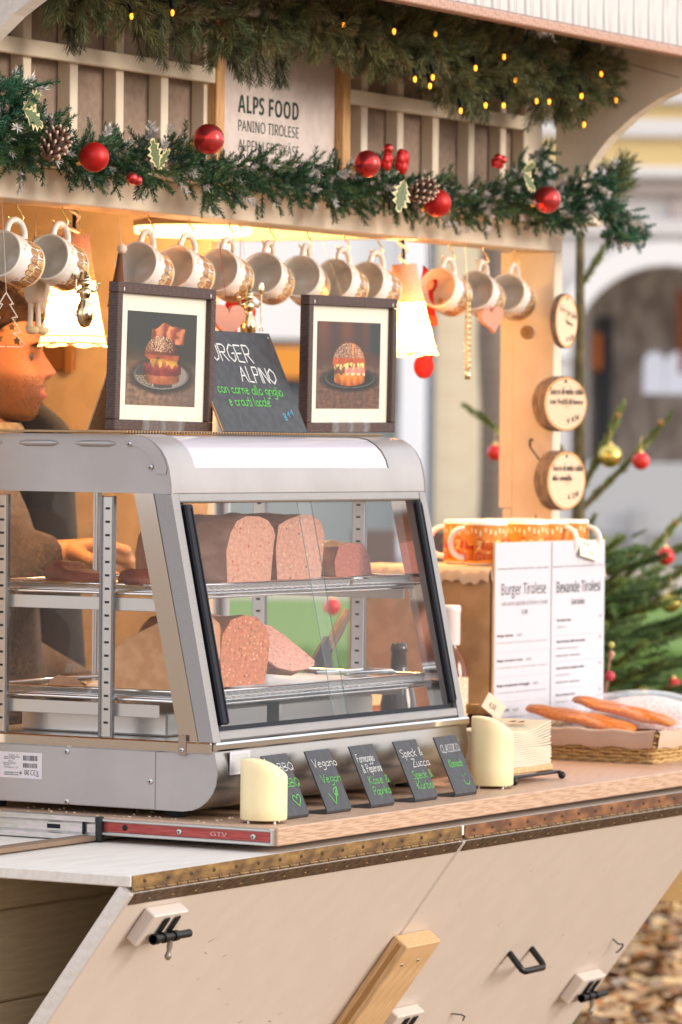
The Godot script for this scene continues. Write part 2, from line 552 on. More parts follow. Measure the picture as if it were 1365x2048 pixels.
func setting() -> void:
	var soil := grain(lin(0.16, 0.10, 0.055), lin(0.36, 0.23, 0.12), Vector3(2, 2, 2), 31, 0.95, 0.3, 0.7, 0.03, 5)
	var b := MB.new()
	b.q(Vector3(-160, 0, 160), Vector3(160, 0, 160), Vector3(160, 0, -160), Vector3(-160, 0, -160))
	struct("ground", b, soil)
	var lawn := grain(lin(0.10, 0.19, 0.022), lin(0.17, 0.27, 0.04), Vector3(1.5, 1.5, 1.5), 32, 0.95, 0.3, 0.7, 0.03, 5)
	b = MB.new()
	b.box(Vector3(0, 0, 0), Vector3(70, 0.012, 20), 0.0)
	struct("lawn", b, lawn, far_frame(4, 0.0, 34.5))
	b = MB.new()
	b.box(Vector3(0, 0, 0), Vector3(70, 0.02, 12.4), 0.0)
	struct("gravel_path", b, grain(lin(0.46, 0.37, 0.30), lin(0.55, 0.45, 0.37), Vector3(1, 1, 1), 33, 0.95), far_frame(4, 0.0, 50.8))
	b = MB.new()
	b.box(Vector3(0, 0.02, 0), Vector3(70, 0.08, 3.0), 0.01)
	struct("pavement", b, mat(lin(0.26, 0.24, 0.235), 0.9), far_frame(4, 0.0, 58.6))
	# fallen leaves and bark chips: nobody could count them
	var chip := MB.new()
	chip.col = Color.WHITE
	for i in 4:
		var x0 := -0.5 + i * 0.25
		var w0 := 0.36 * sin(PI * clampf(i / 4.0, 0.05, 0.95))
		var w1 := 0.36 * sin(PI * clampf((i + 1) / 4.0, 0.05, 0.95))
		var y0 := 0.22 * x0 * x0
		var y1 := 0.22 * (x0 + 0.25) * (x0 + 0.25)
		chip.q(Vector3(x0, y0, w0), Vector3(x0 + 0.25, y1, w1), Vector3(x0 + 0.25, y1 + 0.05, -w1), Vector3(x0, y0 + 0.05, -w0))
	var mm := MultiMesh.new()
	mm.transform_format = MultiMesh.TRANSFORM_3D
	mm.use_colors = true
	mm.mesh = chip.done()
	var count := 26000
	mm.instance_count = count
	var tones := [lin(0.60, 0.36, 0.17), lin(0.40, 0.22, 0.09), lin(0.55, 0.34, 0.16), lin(0.66, 0.46, 0.26), lin(0.62, 0.42, 0.24), lin(0.46, 0.19, 0.06), lin(0.50, 0.40, 0.32), lin(0.22, 0.13, 0.07), lin(0.66, 0.47, 0.22)]
	for i in count:
		var near := i < 16000
		var p := far_place(rng.randf_range(0.1, 2.2) if near else rng.randf_range(-5, 7), rng.randf_range(0.004, 0.035), rng.randf_range(10.5, 19.0) if near else rng.randf_range(6.5, 25.0))
		var s := rng.randf_range(0.04, 0.12)
		var bs := Basis.from_euler(Vector3(rng.randf_range(-0.45, 0.45), rng.randf_range(0, TAU), rng.randf_range(-0.45, 0.45))).scaled(Vector3(s, s, s))
		mm.set_instance_transform(i, Transform3D(bs, p))
		var c: Color = tones[rng.randi() % tones.size()]
		mm.set_instance_color(i, c.srgb_to_linear() * Color(1.0, 0.92, 0.80) * rng.randf_range(0.65, 1.1))
	var mi := MultiMeshInstance3D.new()
	mi.name = "fallen_leaves"
	mi.multimesh = mm
	mi.material_override = M.vertex
	tag(mi, "brown and tan fallen leaves and bark chips on the ground", "leaves")
	mi.set_meta("kind", "stuff")
	add_child(mi)
	# short grass blades along the near edge of the lawn
	var bl := MB.new()
	for i in 5:
		var a := i * 1.3
		var d := Vector3(cos(a), 0, sin(a))
		bl.t(d * 0.02 + d.cross(Vector3.UP) * 0.006, d * 0.02 - d.cross(Vector3.UP) * 0.006, d * 0.05 + Vector3(0, 0.07, 0))
	mm = MultiMesh.new()
	mm.transform_format = MultiMesh.TRANSFORM_3D
	mm.use_colors = true
	mm.mesh = bl.done()
	mm.instance_count = 14000
	for i in 14000:
		var p := far_place(rng.randf_range(-6, 9), 0.005, rng.randf_range(24.4, 33.0))
		mm.set_instance_transform(i, Transform3D(Basis(Vector3.UP, rng.randf() * TAU).scaled(Vector3.ONE * rng.randf_range(0.7, 1.4)), p))
		mm.set_instance_color(i, Color(0.11, 0.20, 0.025) * rng.randf_range(0.8, 1.4))
	mi = MultiMeshInstance3D.new()
	mi.name = "grass"
	mi.multimesh = mm
	mi.material_override = M.vertex
	tag(mi, "short bright green lawn grass behind the market hut", "grass")
	mi.set_meta("kind", "stuff")
	add_child(mi)

func background() -> void:
	# the arcaded town house across the green, 60 m off
	var h := thing("arcaded_building", "blurred cream and white building with a wide arch across the lawn", "building")
	h.transform = far_frame(0, 0, 60)
	var white := mat(lin(0.66, 0.62, 0.61), 0.8)
	var pink := mat(lin(0.50, 0.42, 0.39), 0.8)
	var yellow := mat(lin(0.66, 0.48, 0.22), 0.8)
	var ivory := grain(lin(0.66, 0.53, 0.36), lin(0.72, 0.60, 0.42), Vector3(0.3, 2.2, 0.3), 35, 0.85)
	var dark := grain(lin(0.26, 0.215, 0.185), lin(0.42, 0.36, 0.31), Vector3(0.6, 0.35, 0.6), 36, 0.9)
	# arcade wall with two arched openings
	var poly := PackedVector2Array([Vector2(2.62, -0.1), Vector2(3.22, -0.1), Vector2(3.22, 2.87)])
	for i in 17:
		var a := PI - PI * i / 16.0
		poly.append(Vector2(4.57 + 1.35 * cos(a), 2.87 + 1.33 * sin(a)))
	poly.append_array(PackedVector2Array([Vector2(5.92, -0.1), Vector2(6.7, -0.1), Vector2(6.7, 2.87)]))
	for i in 17:
		var a := PI - PI * i / 16.0
		poly.append(Vector2(8.05 + 1.35 * cos(a), 2.87 + 1.33 * sin(a)))
	poly.append_array(PackedVector2Array([Vector2(9.4, -0.1), Vector2(14, -0.1), Vector2(14, 4.6), Vector2(2.62, 4.6)]))
	var b := MB.new()
	b.prism(poly, -0.7, 0.0)
	part("arcade_wall", b, white, h)
	# archivolts
	for cx in [4.57, 8.05]:
		b = MB.new()
		for i in 16:
			var a0: float = PI * i / 16.0
			var a1: float = PI * (i + 1) / 16.0
			for k in 1:
				var p := Vector3(cx + 1.36 * cos(a0), 2.87 + 1.34 * sin(a0), 0.12)
				var r := Vector3(cx + 1.36 * cos(a1), 2.87 + 1.34 * sin(a1), 0.12)
				var p2 := Vector3(cx + 1.72 * cos(a0), 2.87 + 1.68 * sin(a0), 0.12)
				var r2 := Vector3(cx + 1.72 * cos(a1), 2.87 + 1.68 * sin(a1), 0.12)
				var bk := Vector3(0, 0, -0.118)
				b.qout(p, r, r2, p2, Vector3(0, 0, 1))
				b.qout(p2, r2, r2 + bk, p2 + bk, p2 - Vector3(cx, 2.87, 0.12))
				b.qout(p, r, r + bk, p + bk, Vector3(cx, 2.87, 0.12) - p)
		part("archivolt", b, mat(lin(0.80, 0.77, 0.76), 0.8), h)
	part("entablature", span(Vector3(2.4, 4.6, -0.7), Vector3(14, 4.85, 0.16), 0.03), white, h)
	part("frieze_panel", span(Vector3(2.62, 4.85, -0.7), Vector3(14, 5.18, 0.04), 0.0), white, h)
	for i in 6:
		part("pilaster", span(Vector3(2.7 + i * 1.9, 4.85, 0.04), Vector3(3.2 + i * 1.9, 5.18, 0.14), 0.02), pink, h)
	part("cornice", span(Vector3(2.4, 5.18, -0.7), Vector3(14, 5.38, 0.3), 0.05), pink, h)
	part("cornice", span(Vector3(2.4, 5.38, -0.7), Vector3(14, 5.56, 0.5), 0.05), white, h)
	part("upper_wall", span(Vector3(2.4, 5.56, -0.7), Vector3(14, 5.98, 0.1), 0.0), yellow, h)
	part("string_course", span(Vector3(2.4, 5.98, -0.7), Vector3(14, 6.24, 0.25), 0.04), white, h)
	part("upper_wall", span(Vector3(2.4, 6.24, -0.7), Vector3(14, 6.46, 0.08), 0.0), yellow, h)
	part("string_course", span(Vector3(2.4, 6.46, -0.7), Vector3(14, 6.9, 0.25), 0.04), white, h)
	part("upper_wall", span(Vector3(2.4, 6.9, -0.7), Vector3(14, 10.5, 0.08), 0.0), ivory, h)
	# the passage behind the arches
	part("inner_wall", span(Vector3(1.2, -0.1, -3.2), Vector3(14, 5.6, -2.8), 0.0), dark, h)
	part("inner_pillar", span(Vector3(3.32, 0, -2.4), Vector3(3.62, 4.4, -2.1), 0.05), mat(lin(0.5, 0.47, 0.46), 0.9), h)
	part("doorway", span(Vector3(3.76, 0, -2.79), Vector3(3.98, 3.55, -2.7), 0.0), mat(lin(0.05, 0.05, 0.06), 0.8), h)
	part("wall_lantern", span(Vector3(3.64, 2.75, -2.5), Vector3(3.80, 3.3, -2.3), 0.03), mat(lin(0.55, 0.15, 0.02), 0.6), h)
	part("shutter", span(Vector3(4.93, 2.7, -2.79), Vector3(5.3, 3.95, -2.7), 0.02), mat(lin(0.40, 0.12, 0.05), 0.6), h)
	for i in 2:
		var wx := 4.60 + i * 0.33
		var wp := PackedVector2Array([Vector2(wx - 0.155, 2.42), Vector2(wx + 0.155, 2.42), Vector2(wx + 0.155, 2.88)])
		for k in 9:
			var a := PI * k / 8.0
			wp.append(Vector2(wx + 0.155 * cos(a), 2.88 + 0.16 * sin(a)))
		b = MB.new()
		b.prism(wp, -2.79, -2.7)
		var pane := mat(lin(0.7, 0.7, 0.74), 0.3)
		pane.emission_enabled = true
		pane.emission = Color(0.9, 0.92, 1.0)
		pane.emission_energy_multiplier = 0.2
		part("lit_window", b, pane, h)
	# the plain wing to the left, glimpsed past the hut post
	part("wing_wall", span(Vector3(1.3, -0.1, -0.5), Vector3(2.38, 10.5, -0.1), 0.0), ivory, h)
	part("door_frame", span(Vector3(1.19, -0.1, -0.3), Vector3(1.29, 5.0, 0.0), 0.02), mat(lin(0.10, 0.14, 0.2), 0.5), h)
	part("column", span(Vector3(0.8, -0.1, -0.4), Vector3(1.18, 6.0, 0.05), 0.03), mat(lin(0.80, 0.80, 0.82), 0.6), h)
	part("shop_front", span(Vector3(-5.0, 2.05, -0.6), Vector3(0.79, 3.1, -0.3), 0.0), grain(lin(0.055, 0.065, 0.075), lin(0.14, 0.15, 0.16), Vector3(0.5, 0.5, 0.5), 37, 0.4), h)
	part("orange_sign_band", span(Vector3(-2.2, 2.55, -0.3), Vector3(0.3, 3.0, -0.1), 0.02), mat(lin(0.75, 0.28, 0.03), 0.6), h)
	part("shop_window", span(Vector3(-5.0, 0.2, -0.5), Vector3(0.79, 2.04, -0.35), 0.0), mat(lin(0.27, 0.29, 0.27), 0.3), h)
	part("shop_base", span(Vector3(-5.0, -0.1, -0.5), Vector3(0.79, 0.19, -0.25), 0.0), mat(lin(0.4, 0.38, 0.36), 0.6), h)
	part("pale_upper_wall", span(Vector3(-14.0, 3.11, -0.6), Vector3(0.79, 10.5, -0.2), 0.0), mat(lin(0.80, 0.78, 0.77), 0.8), h)
	part("wing_wall", span(Vector3(-14.0, -0.1, -0.6), Vector3(-5.01, 3.1, -0.3), 0.0), ivory, h)
	part("roof", span(Vector3(-14.2, 10.5, -1.2), Vector3(14.2, 10.8, 0.6), 0.05), mat(lin(0.25, 0.12, 0.08), 0.8), h)
	part("back_wall", span(Vector3(-14.0, -0.1, -6.0), Vector3(14.0, 10.5, -5.6), 0.0), ivory, h)
	# grey garden wall in front of the arcade
	var g := thing("grey_garden_wall", "low smooth grey wall in front of the arch with darker foot", "wall", far_place(5.0, 0, 52.0))
	g.transform = far_frame(5.4, 0, 57.2)
	part("wall_body", span(Vector3(-2.3, 0.45, -0.3), Vector3(5.0, 1.42, 0.0), 0.02), mat(lin(0.40, 0.40, 0.41), 0.7), g)
	part("wall_foot", span(Vector3(-2.3, -0.02, -0.3), Vector3(5.0, 0.45, 0.06), 0.02), mat(lin(0.26, 0.25, 0.25), 0.8), g)
	for i in 4:
		part("wall_rib", span(Vector3(-1.5 + i * 1.4, 0.05, 0.06), Vector3(-1.35 + i * 1.4, 0.8, 0.12), 0.01), mat(lin(0.33, 0.33, 0.34), 0.8), g)
	# a plane tree on the lawn
	var tr := thing("park_tree", "grey brown park tree trunk left of the hut post, out of focus", "tree")
	tr.position = Vector3(16.7, 0, -8.5)
	var tb := MB.new()
	var path := []
	var rad := []
	for i in 12:
		path.append(Vector3(0.03 * sin(i * 1.1), i * 0.45, 0.025 * cos(i * 1.7)))
		rad.append(0.10 + 0.05 * exp(-i * 1.2) - i * 0.0015)
	tb.tube(path, rad, 14)
	part("trunk", tb, M.bark, tr)
	for i in 7:
		tb = MB.new()
		var a := i * 2.3
		var o := Vector3(0, 3.6 + i * 0.2, 0)
		var e := Vector3(cos(a), 0.9, sin(a))
		tb.tube([o, o + e * 0.6, o + e * 1.3 + Vector3(0, 0.3, 0), o + e * 2.0 + Vector3(0, 0.9, 0)], [0.06, 0.045, 0.03, 0.01], 8)
		part("limb", tb, M.bark, tr)

	# tall wooden bar chairs on the lawn
	for i in 2:
		var ch := thing("bar_chair", ["brown wooden bar chair on the lawn seen through the glass, nearer the case rail", "brown wooden bar chair on the lawn seen through the glass, nearer the box"][i], "chair")
		ch.transform = far_frame(0.16 + i * 0.30, 0, 20.0)
		var wd := mat(lin(0.10, 0.055, 0.035), 0.6)
		for sx in [-0.09, 0.09]:
			var lb := MB.new()
			lb.tube([Vector3(sx * 1.3, 0, -0.1), Vector3(sx, 0.7, -0.06), Vector3(sx, 1.22, -0.1)], [0.018, 0.02, 0.018], 8)
			part("back_leg", lb, wd, ch)
			lb = MB.new()
			lb.tube([Vector3(sx * 1.3, 0, 0.14), Vector3(sx, 0.7, 0.08)], [0.018, 0.02], 8)
			part("front_leg", lb, wd, ch)
		part("seat", span(Vector3(-0.12, 0.7, -0.1), Vector3(0.12, 0.73, 0.13), 0.008), wd, ch)
		part("backrest", span(Vector3(-0.1, 1.0, -0.1), Vector3(0.1, 1.22, -0.075), 0.006), wd, ch)

# ---------------------------------------------------------------- the spruce behind the hut, hung with baubles
func sprig_mesh(length: float, needles: int, nl: float, nw: float, lift: float, stem_r: float, sd: int, tip := 0.0) -> ArrayMesh:
	var r := RandomNumberGenerator.new()
	r.seed = sd
	var b := MB.new()
	b.col = Color(0.35, 0.25, 0.14)
	b.tube([Vector3.ZERO, Vector3(0, length * 0.5, 0.0), Vector3(0, length, 0)], [stem_r, stem_r * 0.8, stem_r * 0.4], 4)
	for i in needles:
		var f := (i + r.randf()) / needles
		var y := length * (0.06 + 0.94 * f)
		var a := r.randf() * TAU
		var out := Vector3(cos(a), 0, sin(a))
		var l := nl * r.randf_range(0.75, 1.1) * (1.0 - 0.45 * f * f)
		var d := (out * (1.0 - lift) + Vector3.UP * lift * r.randf_range(0.7, 1.3)).normalized()
		var side := d.cross(Vector3(r.randf_range(-1, 1), r.randf_range(-1, 1), r.randf_range(-1, 1))).normalized() * nw * 0.5
		var s := Vector3(0, y, 0)
		var bend := Vector3(0, -0.06 * l, 0)
		var k := r.randf_range(0.75, 1.2)
		b.col = Color(k, k, k)
		if f > 1.0 - tip:
			b.col = Color(4.5, 4.0, 3.8) * r.randf_range(0.6, 1.0)
		var m := s + d * l * 0.6
		b.q(s - side * 0.7, s + side * 0.7, m + side, m - side)
		b.t(m - side, m + side, s + d * l + bend)
	return b.done()

func multi(called: String, mesh: Mesh, xfs: Array, cols: Array, m: Material, parent: Node3D) -> void:
	var mm := MultiMesh.new()
	mm.transform_format = MultiMesh.TRANSFORM_3D
	mm.use_colors = true
	mm.mesh = mesh
	mm.instance_count = xfs.size()
	for i in xfs.size():
		mm.set_instance_transform(i, xfs[i])
		mm.set_instance_color(i, cols[i])
	var o := MultiMeshInstance3D.new()
	o.name = called
	o.multimesh = mm
	o.material_override = m
	o.set_meta("kind", "stuff")
	parent.add_child(o, true)

func aim(dir: Vector3, roll := 0.0) -> Basis:
	var y := dir.normalized()
	var x := y.cross(Vector3(0.31, 0.2, 0.93)).normalized()
	return Basis(x, y, x.cross(y)) * Basis(Vector3.UP, roll)

func tree_behind() -> void:
	var root := Vector3(3.885, 0, -1.48)
	var t := thing("spruce_tree", "green Christmas spruce with red and gold baubles behind the hut", "tree", root)
	var b := MB.new()
	b.tube([Vector3.ZERO, Vector3(0.01, 0.8, 0), Vector3(0.0, 1.6, 0.01), Vector3(0.005, 2.4, 0)], [0.030, 0.023, 0.015, 0.008], 10)
	part("trunk", b, M.bark_green, t)
	var shoots := []
	var cols := []
	# the shoots that show singly: from, to (both from the root)
	var named := [[Vector3(0.0, 1.48, 0.0), Vector3(0.055, 1.70, 0.085)], [Vector3(0.0, 1.45, 0.0), Vector3(0.11, 1.68, 0.178)], [Vector3(0.0, 1.36, 0.01), Vector3(0.025, 1.445, 0.037)],
		[Vector3(0.0, 1.2, 0.02), Vector3(0.125, 1.44, 0.215)], [Vector3(0, 1.2, 0.0), Vector3(0.07, 1.355, 0.12)], [Vector3(0, 1.55, -0.01), Vector3(-0.115, 1.70, -0.212)], [Vector3(0, 1.12, 0), Vector3(0.16, 1.36, 0.26)],
		[Vector3(0, 1.55, 0), Vector3(-0.03, 1.72, -0.1)], [Vector3(0, 2.0, 0), Vector3(0.03, 2.1, 0.05)]]
	var limbs := []
	for n in named:
		limbs.append([n[0], n[1], 2])
	for i in 58:
		var y := 0.80 + 0.54 * float(i) / 58 + rng.randf_range(-0.04, 0.04)
		var a := i * 2.399 + rng.randf_range(-0.3, 0.3)
		var l := (1.55 - y) * 0.62 + 0.1
		var o := Vector3(cos(a), 0, sin(a))
		limbs.append([Vector3(0, y, 0), Vector3(0, y + l * rng.randf_range(0.1, 0.45), 0) + o * l, 5])
	for l in limbs:
		var s: Vector3 = l[0]
		var e: Vector3 = l[1]
		var mid := s.lerp(e, 0.55) - Vector3(0, 0.03 * s.distance_to(e), 0)
		b = MB.new()
		b.tube([s, mid, e], [0.009, 0.006, 0.004], 5)
		part("limb", b, M.bark_green, t)
		var len := s.distance_to(e)
		var k := int(len / 0.055)
		for i in k:
			var f := 0.15 + 0.85 * float(i) / k
			var p := s.lerp(mid, f / 0.55) if f < 0.55 else mid.lerp(e, (f - 0.55) / 0.45)
			var d := (e - s).normalized()
			shoots.append(Transform3D(aim(d, rng.randf() * TAU), p))
			cols.append(Color(0.21, 0.28, 0.07) * rng.randf_range(0.75, 1.5))
			if l[2] > 3 and i % 2 == 0:
				for sd in [-1.0, 1.0]:
					var w: Vector3 = d.cross(Vector3.UP).normalized() * sd
					var dd: Vector3 = (d * 0.8 + w * 0.75 + Vector3(0, rng.randf_range(-0.15, 0.2), 0)).normalized()
					var ll := rng.randf_range(0.7, 1.3) * (1.1 - f * 0.5)
					for z in 2:
						shoots.append(Transform3D(aim(dd, rng.randf() * TAU).scaled(Vector3.ONE * ll), p + dd * 0.07 * z))
						cols.append(Color(0.155, 0.25, 0.085) * rng.randf_range(0.7, 1.4))
	multi("needles", sprig_mesh(0.09, 130, 0.021, 0.0030, 0.50, 0.0025, 41), shoots, cols, M.vertex, t)
	var tips := [Vector3(3.9408, 1.698, -1.3957), Vector3(3.9938, 1.681, -1.3033), Vector3(4.009, 1.436, -1.269), Vector3(3.9544, 1.356, -1.361)]
	for p in tips:
		b = MB.new()
		b.ball(p - root, 0.009, 10)
		part("bud", b, mat(lin(0.40, 0.20, 0.06), 0.7), t)
	var gold := mat(lin(0.80, 0.62, 0.16), 0.28, 1.0)
	var red := mat(lin(0.72, 0.03, 0.025), 0.18)
	var ball_spots := [[3.9308, 1.5985, -1.41, 0.0285, 0, "gold bauble hanging highest on the spruce, right of the wood slices"], [3.968, 1.587, -1.3452, 0.022, 1, "red bauble hanging high on the spruce beside the top gold one"],
		[3.993, 1.3576, -1.2947, 0.0225, 1, "red bauble on the spruce branch to the right of the menu board"], [3.9982, 1.2452, -1.2822, 0.025, 0, "gold bauble on the spruce below the red one at the right edge"],
		[3.9995, 1.0422, -1.2734, 0.021, 1, "red bauble low on the spruce above the wrapped meat at the right"], [3.9596, 1.0205, -1.3419, 0.025, 0, "gold bauble low on the spruce just above the wrapped bacon"],
		[3.7901, 1.6041, -1.6539, 0.020, 1, "red bauble left of the hut post on the spruce"], [3.5881, 1.2268, -1.9918, 0.021, 1, "red bauble on the spruce seen through the display case, upper"], [3.6361, 1.1091, -1.9051, 0.014, 1, "small red bauble on the spruce seen through the case, lower"]]
	for s in ball_spots:
		var o := thing("tree_bauble", s[5], "bauble", Vector3(s[0], s[1], s[2]) - Vector3(0.866, 0, -0.5) * (0.10 if s[1] < 1.4 else 0.02), Vector3.ZERO, "baubles on the spruce")
		b = MB.new()
		b.ball(Vector3.ZERO, s[3], 24)
		part("ball", b, gold if s[4] == 0 else red, o)
		b = MB.new()
		b.lathe([Vector2(0.0055, s[3] - 0.001), Vector2(0.005, s[3] + 0.006), Vector2(0, s[3] + 0.006)], 10)
		part("cap", b, M.gold, o)
		b = MB.new()
		b.tube([Vector3(0, s[3] + 0.005, 0), Vector3(0.002, s[3] + 0.04, 0)], 0.0006, 4)
		part("hanger", b, M.gold, o)

# ---------------------------------------------------------------- the market hut
func screw(parent: Node3D, p: Vector3, out: Vector3, r := 0.004, m: Material = null, called := "screw") -> void:
	var b := MB.new()
	b.lathe([Vector2(r, 0), Vector2(r * 0.95, r * 0.25), Vector2(r * 0.6, r * 0.5), Vector2(0, r * 0.55)], 12)
	var o := part(called, b, m if m else M.satin, parent, Transform3D(aim(out), p))
	b = MB.new()
	b.box(Vector3(0, r * 0.56, 0), Vector3(r * 1.1, r * 0.08, r * 0.22), 0.0)
	b.box(Vector3(0, r * 0.565, 0), Vector3(r * 0.22, r * 0.08, r * 1.1), 0.0)
	part("cross_slot", b, M.black, o)

func hut() -> void:
	var h := thing("market_hut", "cream painted wooden market hut with lattice gable and arched roof brackets", "market stall")
	# lattice and what it stands before
	part("back_panel", span(Vector3(-0.05, 2.05, -0.672), Vector3(2.05, 2.62, -0.658), 0.0), M.brown_panel, h)
	for x in [0.1015, 0.238, 0.3735, 0.511, 0.6495, 0.786, 1.194, 1.330, 1.4645, 1.601, 1.7425, 1.872]:
		if x > 1.15 and x < 1.2:
			continue
		part("lattice_bar", span(Vector3(x, 2.06, -0.6575), Vector3(x + 0.0232, 2.56, -0.6315), 0.0012), M.cream, h)
	for y in [2.236, 2.44]:
		part("lattice_rail", span(Vector3(-0.04, y, -0.631), Vector3(0.7985, y + 0.0265, -0.616), 0.0015), M.cream, h)
		part("lattice_rail", span(Vector3(1.2625, y, -0.631), Vector3(1.9655, y + 0.0265, -0.616), 0.0015), M.cream, h)
	part("corner_stile", span(Vector3(1.967, 2.058, -0.657), Vector3(2.0435, 2.6, -0.629), 0.002), M.cream, h)
	part("sign_post", span(Vector3(0.7995, 2.06, -0.657), Vector3(0.8275, 2.56, -0.6145), 0.0015), M.pine, h)
	part("sign_post", span(Vector3(1.2345, 2.06, -0.657), Vector3(1.2615, 2.56, -0.6145), 0.0015), M.pine, h)
	# beam, ledge, hooks
	var beam := part("front_beam", span(Vector3(-0.1, 2.0035, -0.69), Vector3(2.08, 2.057, -0.6), 0.002), M.cream, h)
	part("ledge", span(Vector3(-0.1, 2.0575, -0.6555), Vector3(2.17, 2.079, -0.555), 0.002), M.cream, h)
	for x in hook_x:
		var b := MB.new()
		b.tube([Vector3(x, 2.005, -0.66), Vector3(x, 1.996, -0.66), Vector3(x + 0.004, 1.988, -0.655), Vector3(x + 0.006, 1.979, -0.652), Vector3(x + 0.003, 1.9715, -0.655), Vector3(x - 0.004, 1.969, -0.661), Vector3(x - 0.011, 1.973, -0.667), Vector3(x - 0.013, 1.981, -0.669)], 0.0015, 7)
		part("hook", b, M.gold, beam)
	# right post with its trims
	part("corner_post", span(Vector3(2.046, 1.05, -0.69), Vector3(2.08, 2.003, -0.6), 0.002), M.cream, h)
	part("post_trim", span(Vector3(2.050, 1.497, -0.722), Vector3(2.074, 2.003, -0.691), 0.002), M.cream, h)
	part("post_trim", span(Vector3(2.048, 1.05, -0.712), Vector3(2.071, 1.4955, -0.6915), 0.002), M.cream, h)
	var kb := MB.new()
	kb.lathe([Vector2(0.0135, 0), Vector2(0.0135, 0.002), Vector2(0.0105, 0.0022), Vector2(0.0095, 0.001), Vector2(0.004, 0.0012), Vector2(0.003, 0.003), Vector2(0, 0.003)], 20)
	part("round_plug", kb, mat(lin(0.30, 0.18, 0.08), 0.6), h, Transform3D(aim(Vector3.LEFT), Vector3(2.0455, 1.845, -0.66)))
	kb = MB.new()
	kb.tube([Vector3(2.046, 1.632, -0.645), Vector3(2.038, 1.634, -0.645), Vector3(2.034, 1.628, -0.645), Vector3(2.036, 1.62, -0.645)], 0.0022, 6)
	part("wall_hook", kb, M.black_iron, h)
	# brackets under the eaves, with the quarter arch sawn out
	var arch := PackedVector2Array([Vector2(0.6, 2.0805), Vector2(0.6, 2.60), Vector2(0.30, 2.60), Vector2(0.30, 2.335)])
	arch.append_array(PackedVector2Array([Vector2(0.334, 2.313), Vector2(0.372, 2.299), Vector2(0.404, 2.281), Vector2(0.432, 2.264), Vector2(0.457, 2.244), Vector2(0.478, 2.228), Vector2(0.495, 2.211), Vector2(0.518, 2.183), Vector2(0.538, 2.153), Vector2(0.55, 2.12), Vector2(0.556, 2.0805)]))
	for x in [-0.085, 2.0445]:
		var b := MB.new()
		b.prism(arch, 0.0, 0.0355, Transform3D(Basis(Vector3(0, 0, -1), Vector3.UP, Vector3(1, 0, 0)), Vector3(x, 0, 0)))
		var br := part("roof_bracket", b, M.cream if x > 0 else M.white_wood, h)
		if x > 0:
			b = MB.new()   # the crack that runs through the board
			b.tube([Vector3(x, 2.392, -0.57), Vector3(x, 2.389, -0.52), Vector3(x, 2.375, -0.46), Vector3(x, 2.367, -0.445), Vector3(x, 2.336, -0.335)], 0.0007, 4)
			part("crack", b, M.ink_brown, br)
	# roof: fascia, drip edge, boards
	part("fascia", span(Vector3(-0.5, 2.383, -0.298), Vector3(2.8, 2.66, -0.28), 0.003), M.fascia, h)
	part("drip_edge", span(Vector3(-0.5, 2.3665, -0.305), Vector3(2.8, 2.3825, -0.2765), 0.002), M.drip, h)
	var rb := MB.new()
	rb.box(Vector3.ZERO, Vector3(3.3, 0.03, 1.20), 0.003, Transform3D(Basis(Vector3.RIGHT, deg_to_rad(25)), Vector3(1.15, 2.90, -0.835)))
	part("roof_slope", rb, M.fascia, h)
	rb = MB.new()
	rb.box(Vector3.ZERO, Vector3(3.3, 0.03, 1.20), 0.003, Transform3D(Basis(Vector3.RIGHT, deg_to_rad(-25)), Vector3(1.15, 2.90, -1.925)))
	part("roof_slope", rb, M.fascia, h)
	# inside: ceiling boards, header, walls
	for i in 8:
		part("ceiling_board", span(Vector3(-0.07, 2.142, -0.692 - i * 0.178), Vector3(2.08, 2.16, -0.692 - (i + 1) * 0.178 + 0.004), 0.002), M.ceiling, h)
	part("side_header", span(Vector3(2.046, 2.035, -1.395), Vector3(2.08, 2.141, -0.7235), 0.003), M.cream, h)
	part("side_wall", span(Vector3(2.047, 0.0, -2.12), Vector3(2.079, 2.141, -1.396), 0.002), M.inner_wall, h)
	part("side_wall", span(Vector3(2.047, 0.0, -1.395), Vector3(2.079, 0.92, -0.724), 0.002), M.inner_wall, h)
	part("side_wall", span(Vector3(-0.09, 0.0, -2.12), Vector3(-0.058, 2.141, -1.396), 0.002), M.inner_wall, h)
	part("side_wall", span(Vector3(-0.09, 0.0, -1.395), Vector3(-0.058, 0.92, -0.69), 0.002), M.inner_wall, h)
	part("corner_post", span(Vector3(-0.092, 0.921, -0.69), Vector3(-0.058, 2.003, -0.6), 0.002), M.cream, h)
	part("side_header", span(Vector3(-0.09, 2.035, -1.395), Vector3(-0.058, 2.141, -0.691), 0.003), M.cream, h)
	part("rear_wall", span(Vector3(-0.057, 0.0, -2.12), Vector3(2.046, 2.141, -2.09), 0.002), M.inner_wall, h)
	part("gable_board", span(Vector3(-0.09, 2.161, -2.12), Vector3(2.08, 2.6, -2.09), 0.002), M.cream, h)
	part("hut_floor", span(Vector3(-0.09, 0.012, -2.09), Vector3(2.046, 0.06, -0.56), 0.002), M.siding, h)
	# siding under the counter
	for i in 8:
		part("siding_board", span(Vector3(-0.62, 0.9225 + 0.137 - 0.137 * (i + 1) + 0.0025, -0.372), Vector3(1.5, minf(0.9225 + 0.137 - 0.137 * i, 0.9945), -0.35), 0.003), M.siding, h)
	part("apron_board", span(Vector3(-0.62, 1.0145, -0.343), Vector3(2.0, 1.0222, -0.3135), 0.001), mat(lin(0.20, 0.13, 0.085), 0.7), h)
	# little brown picture on the inner wall
	var p := thing("wall_plaque", "small brown wooden plaque on the inner wall below the left lamp", "plaque", Vector3(2.0465, 1.80, -1.80))
	part("plaque_board", span(Vector3(-0.012, -0.032, -0.085), Vector3(-0.0005, 0.032, 0.075), 0.003), mat(lin(0.20, 0.075, 0.02), 0.5), p)
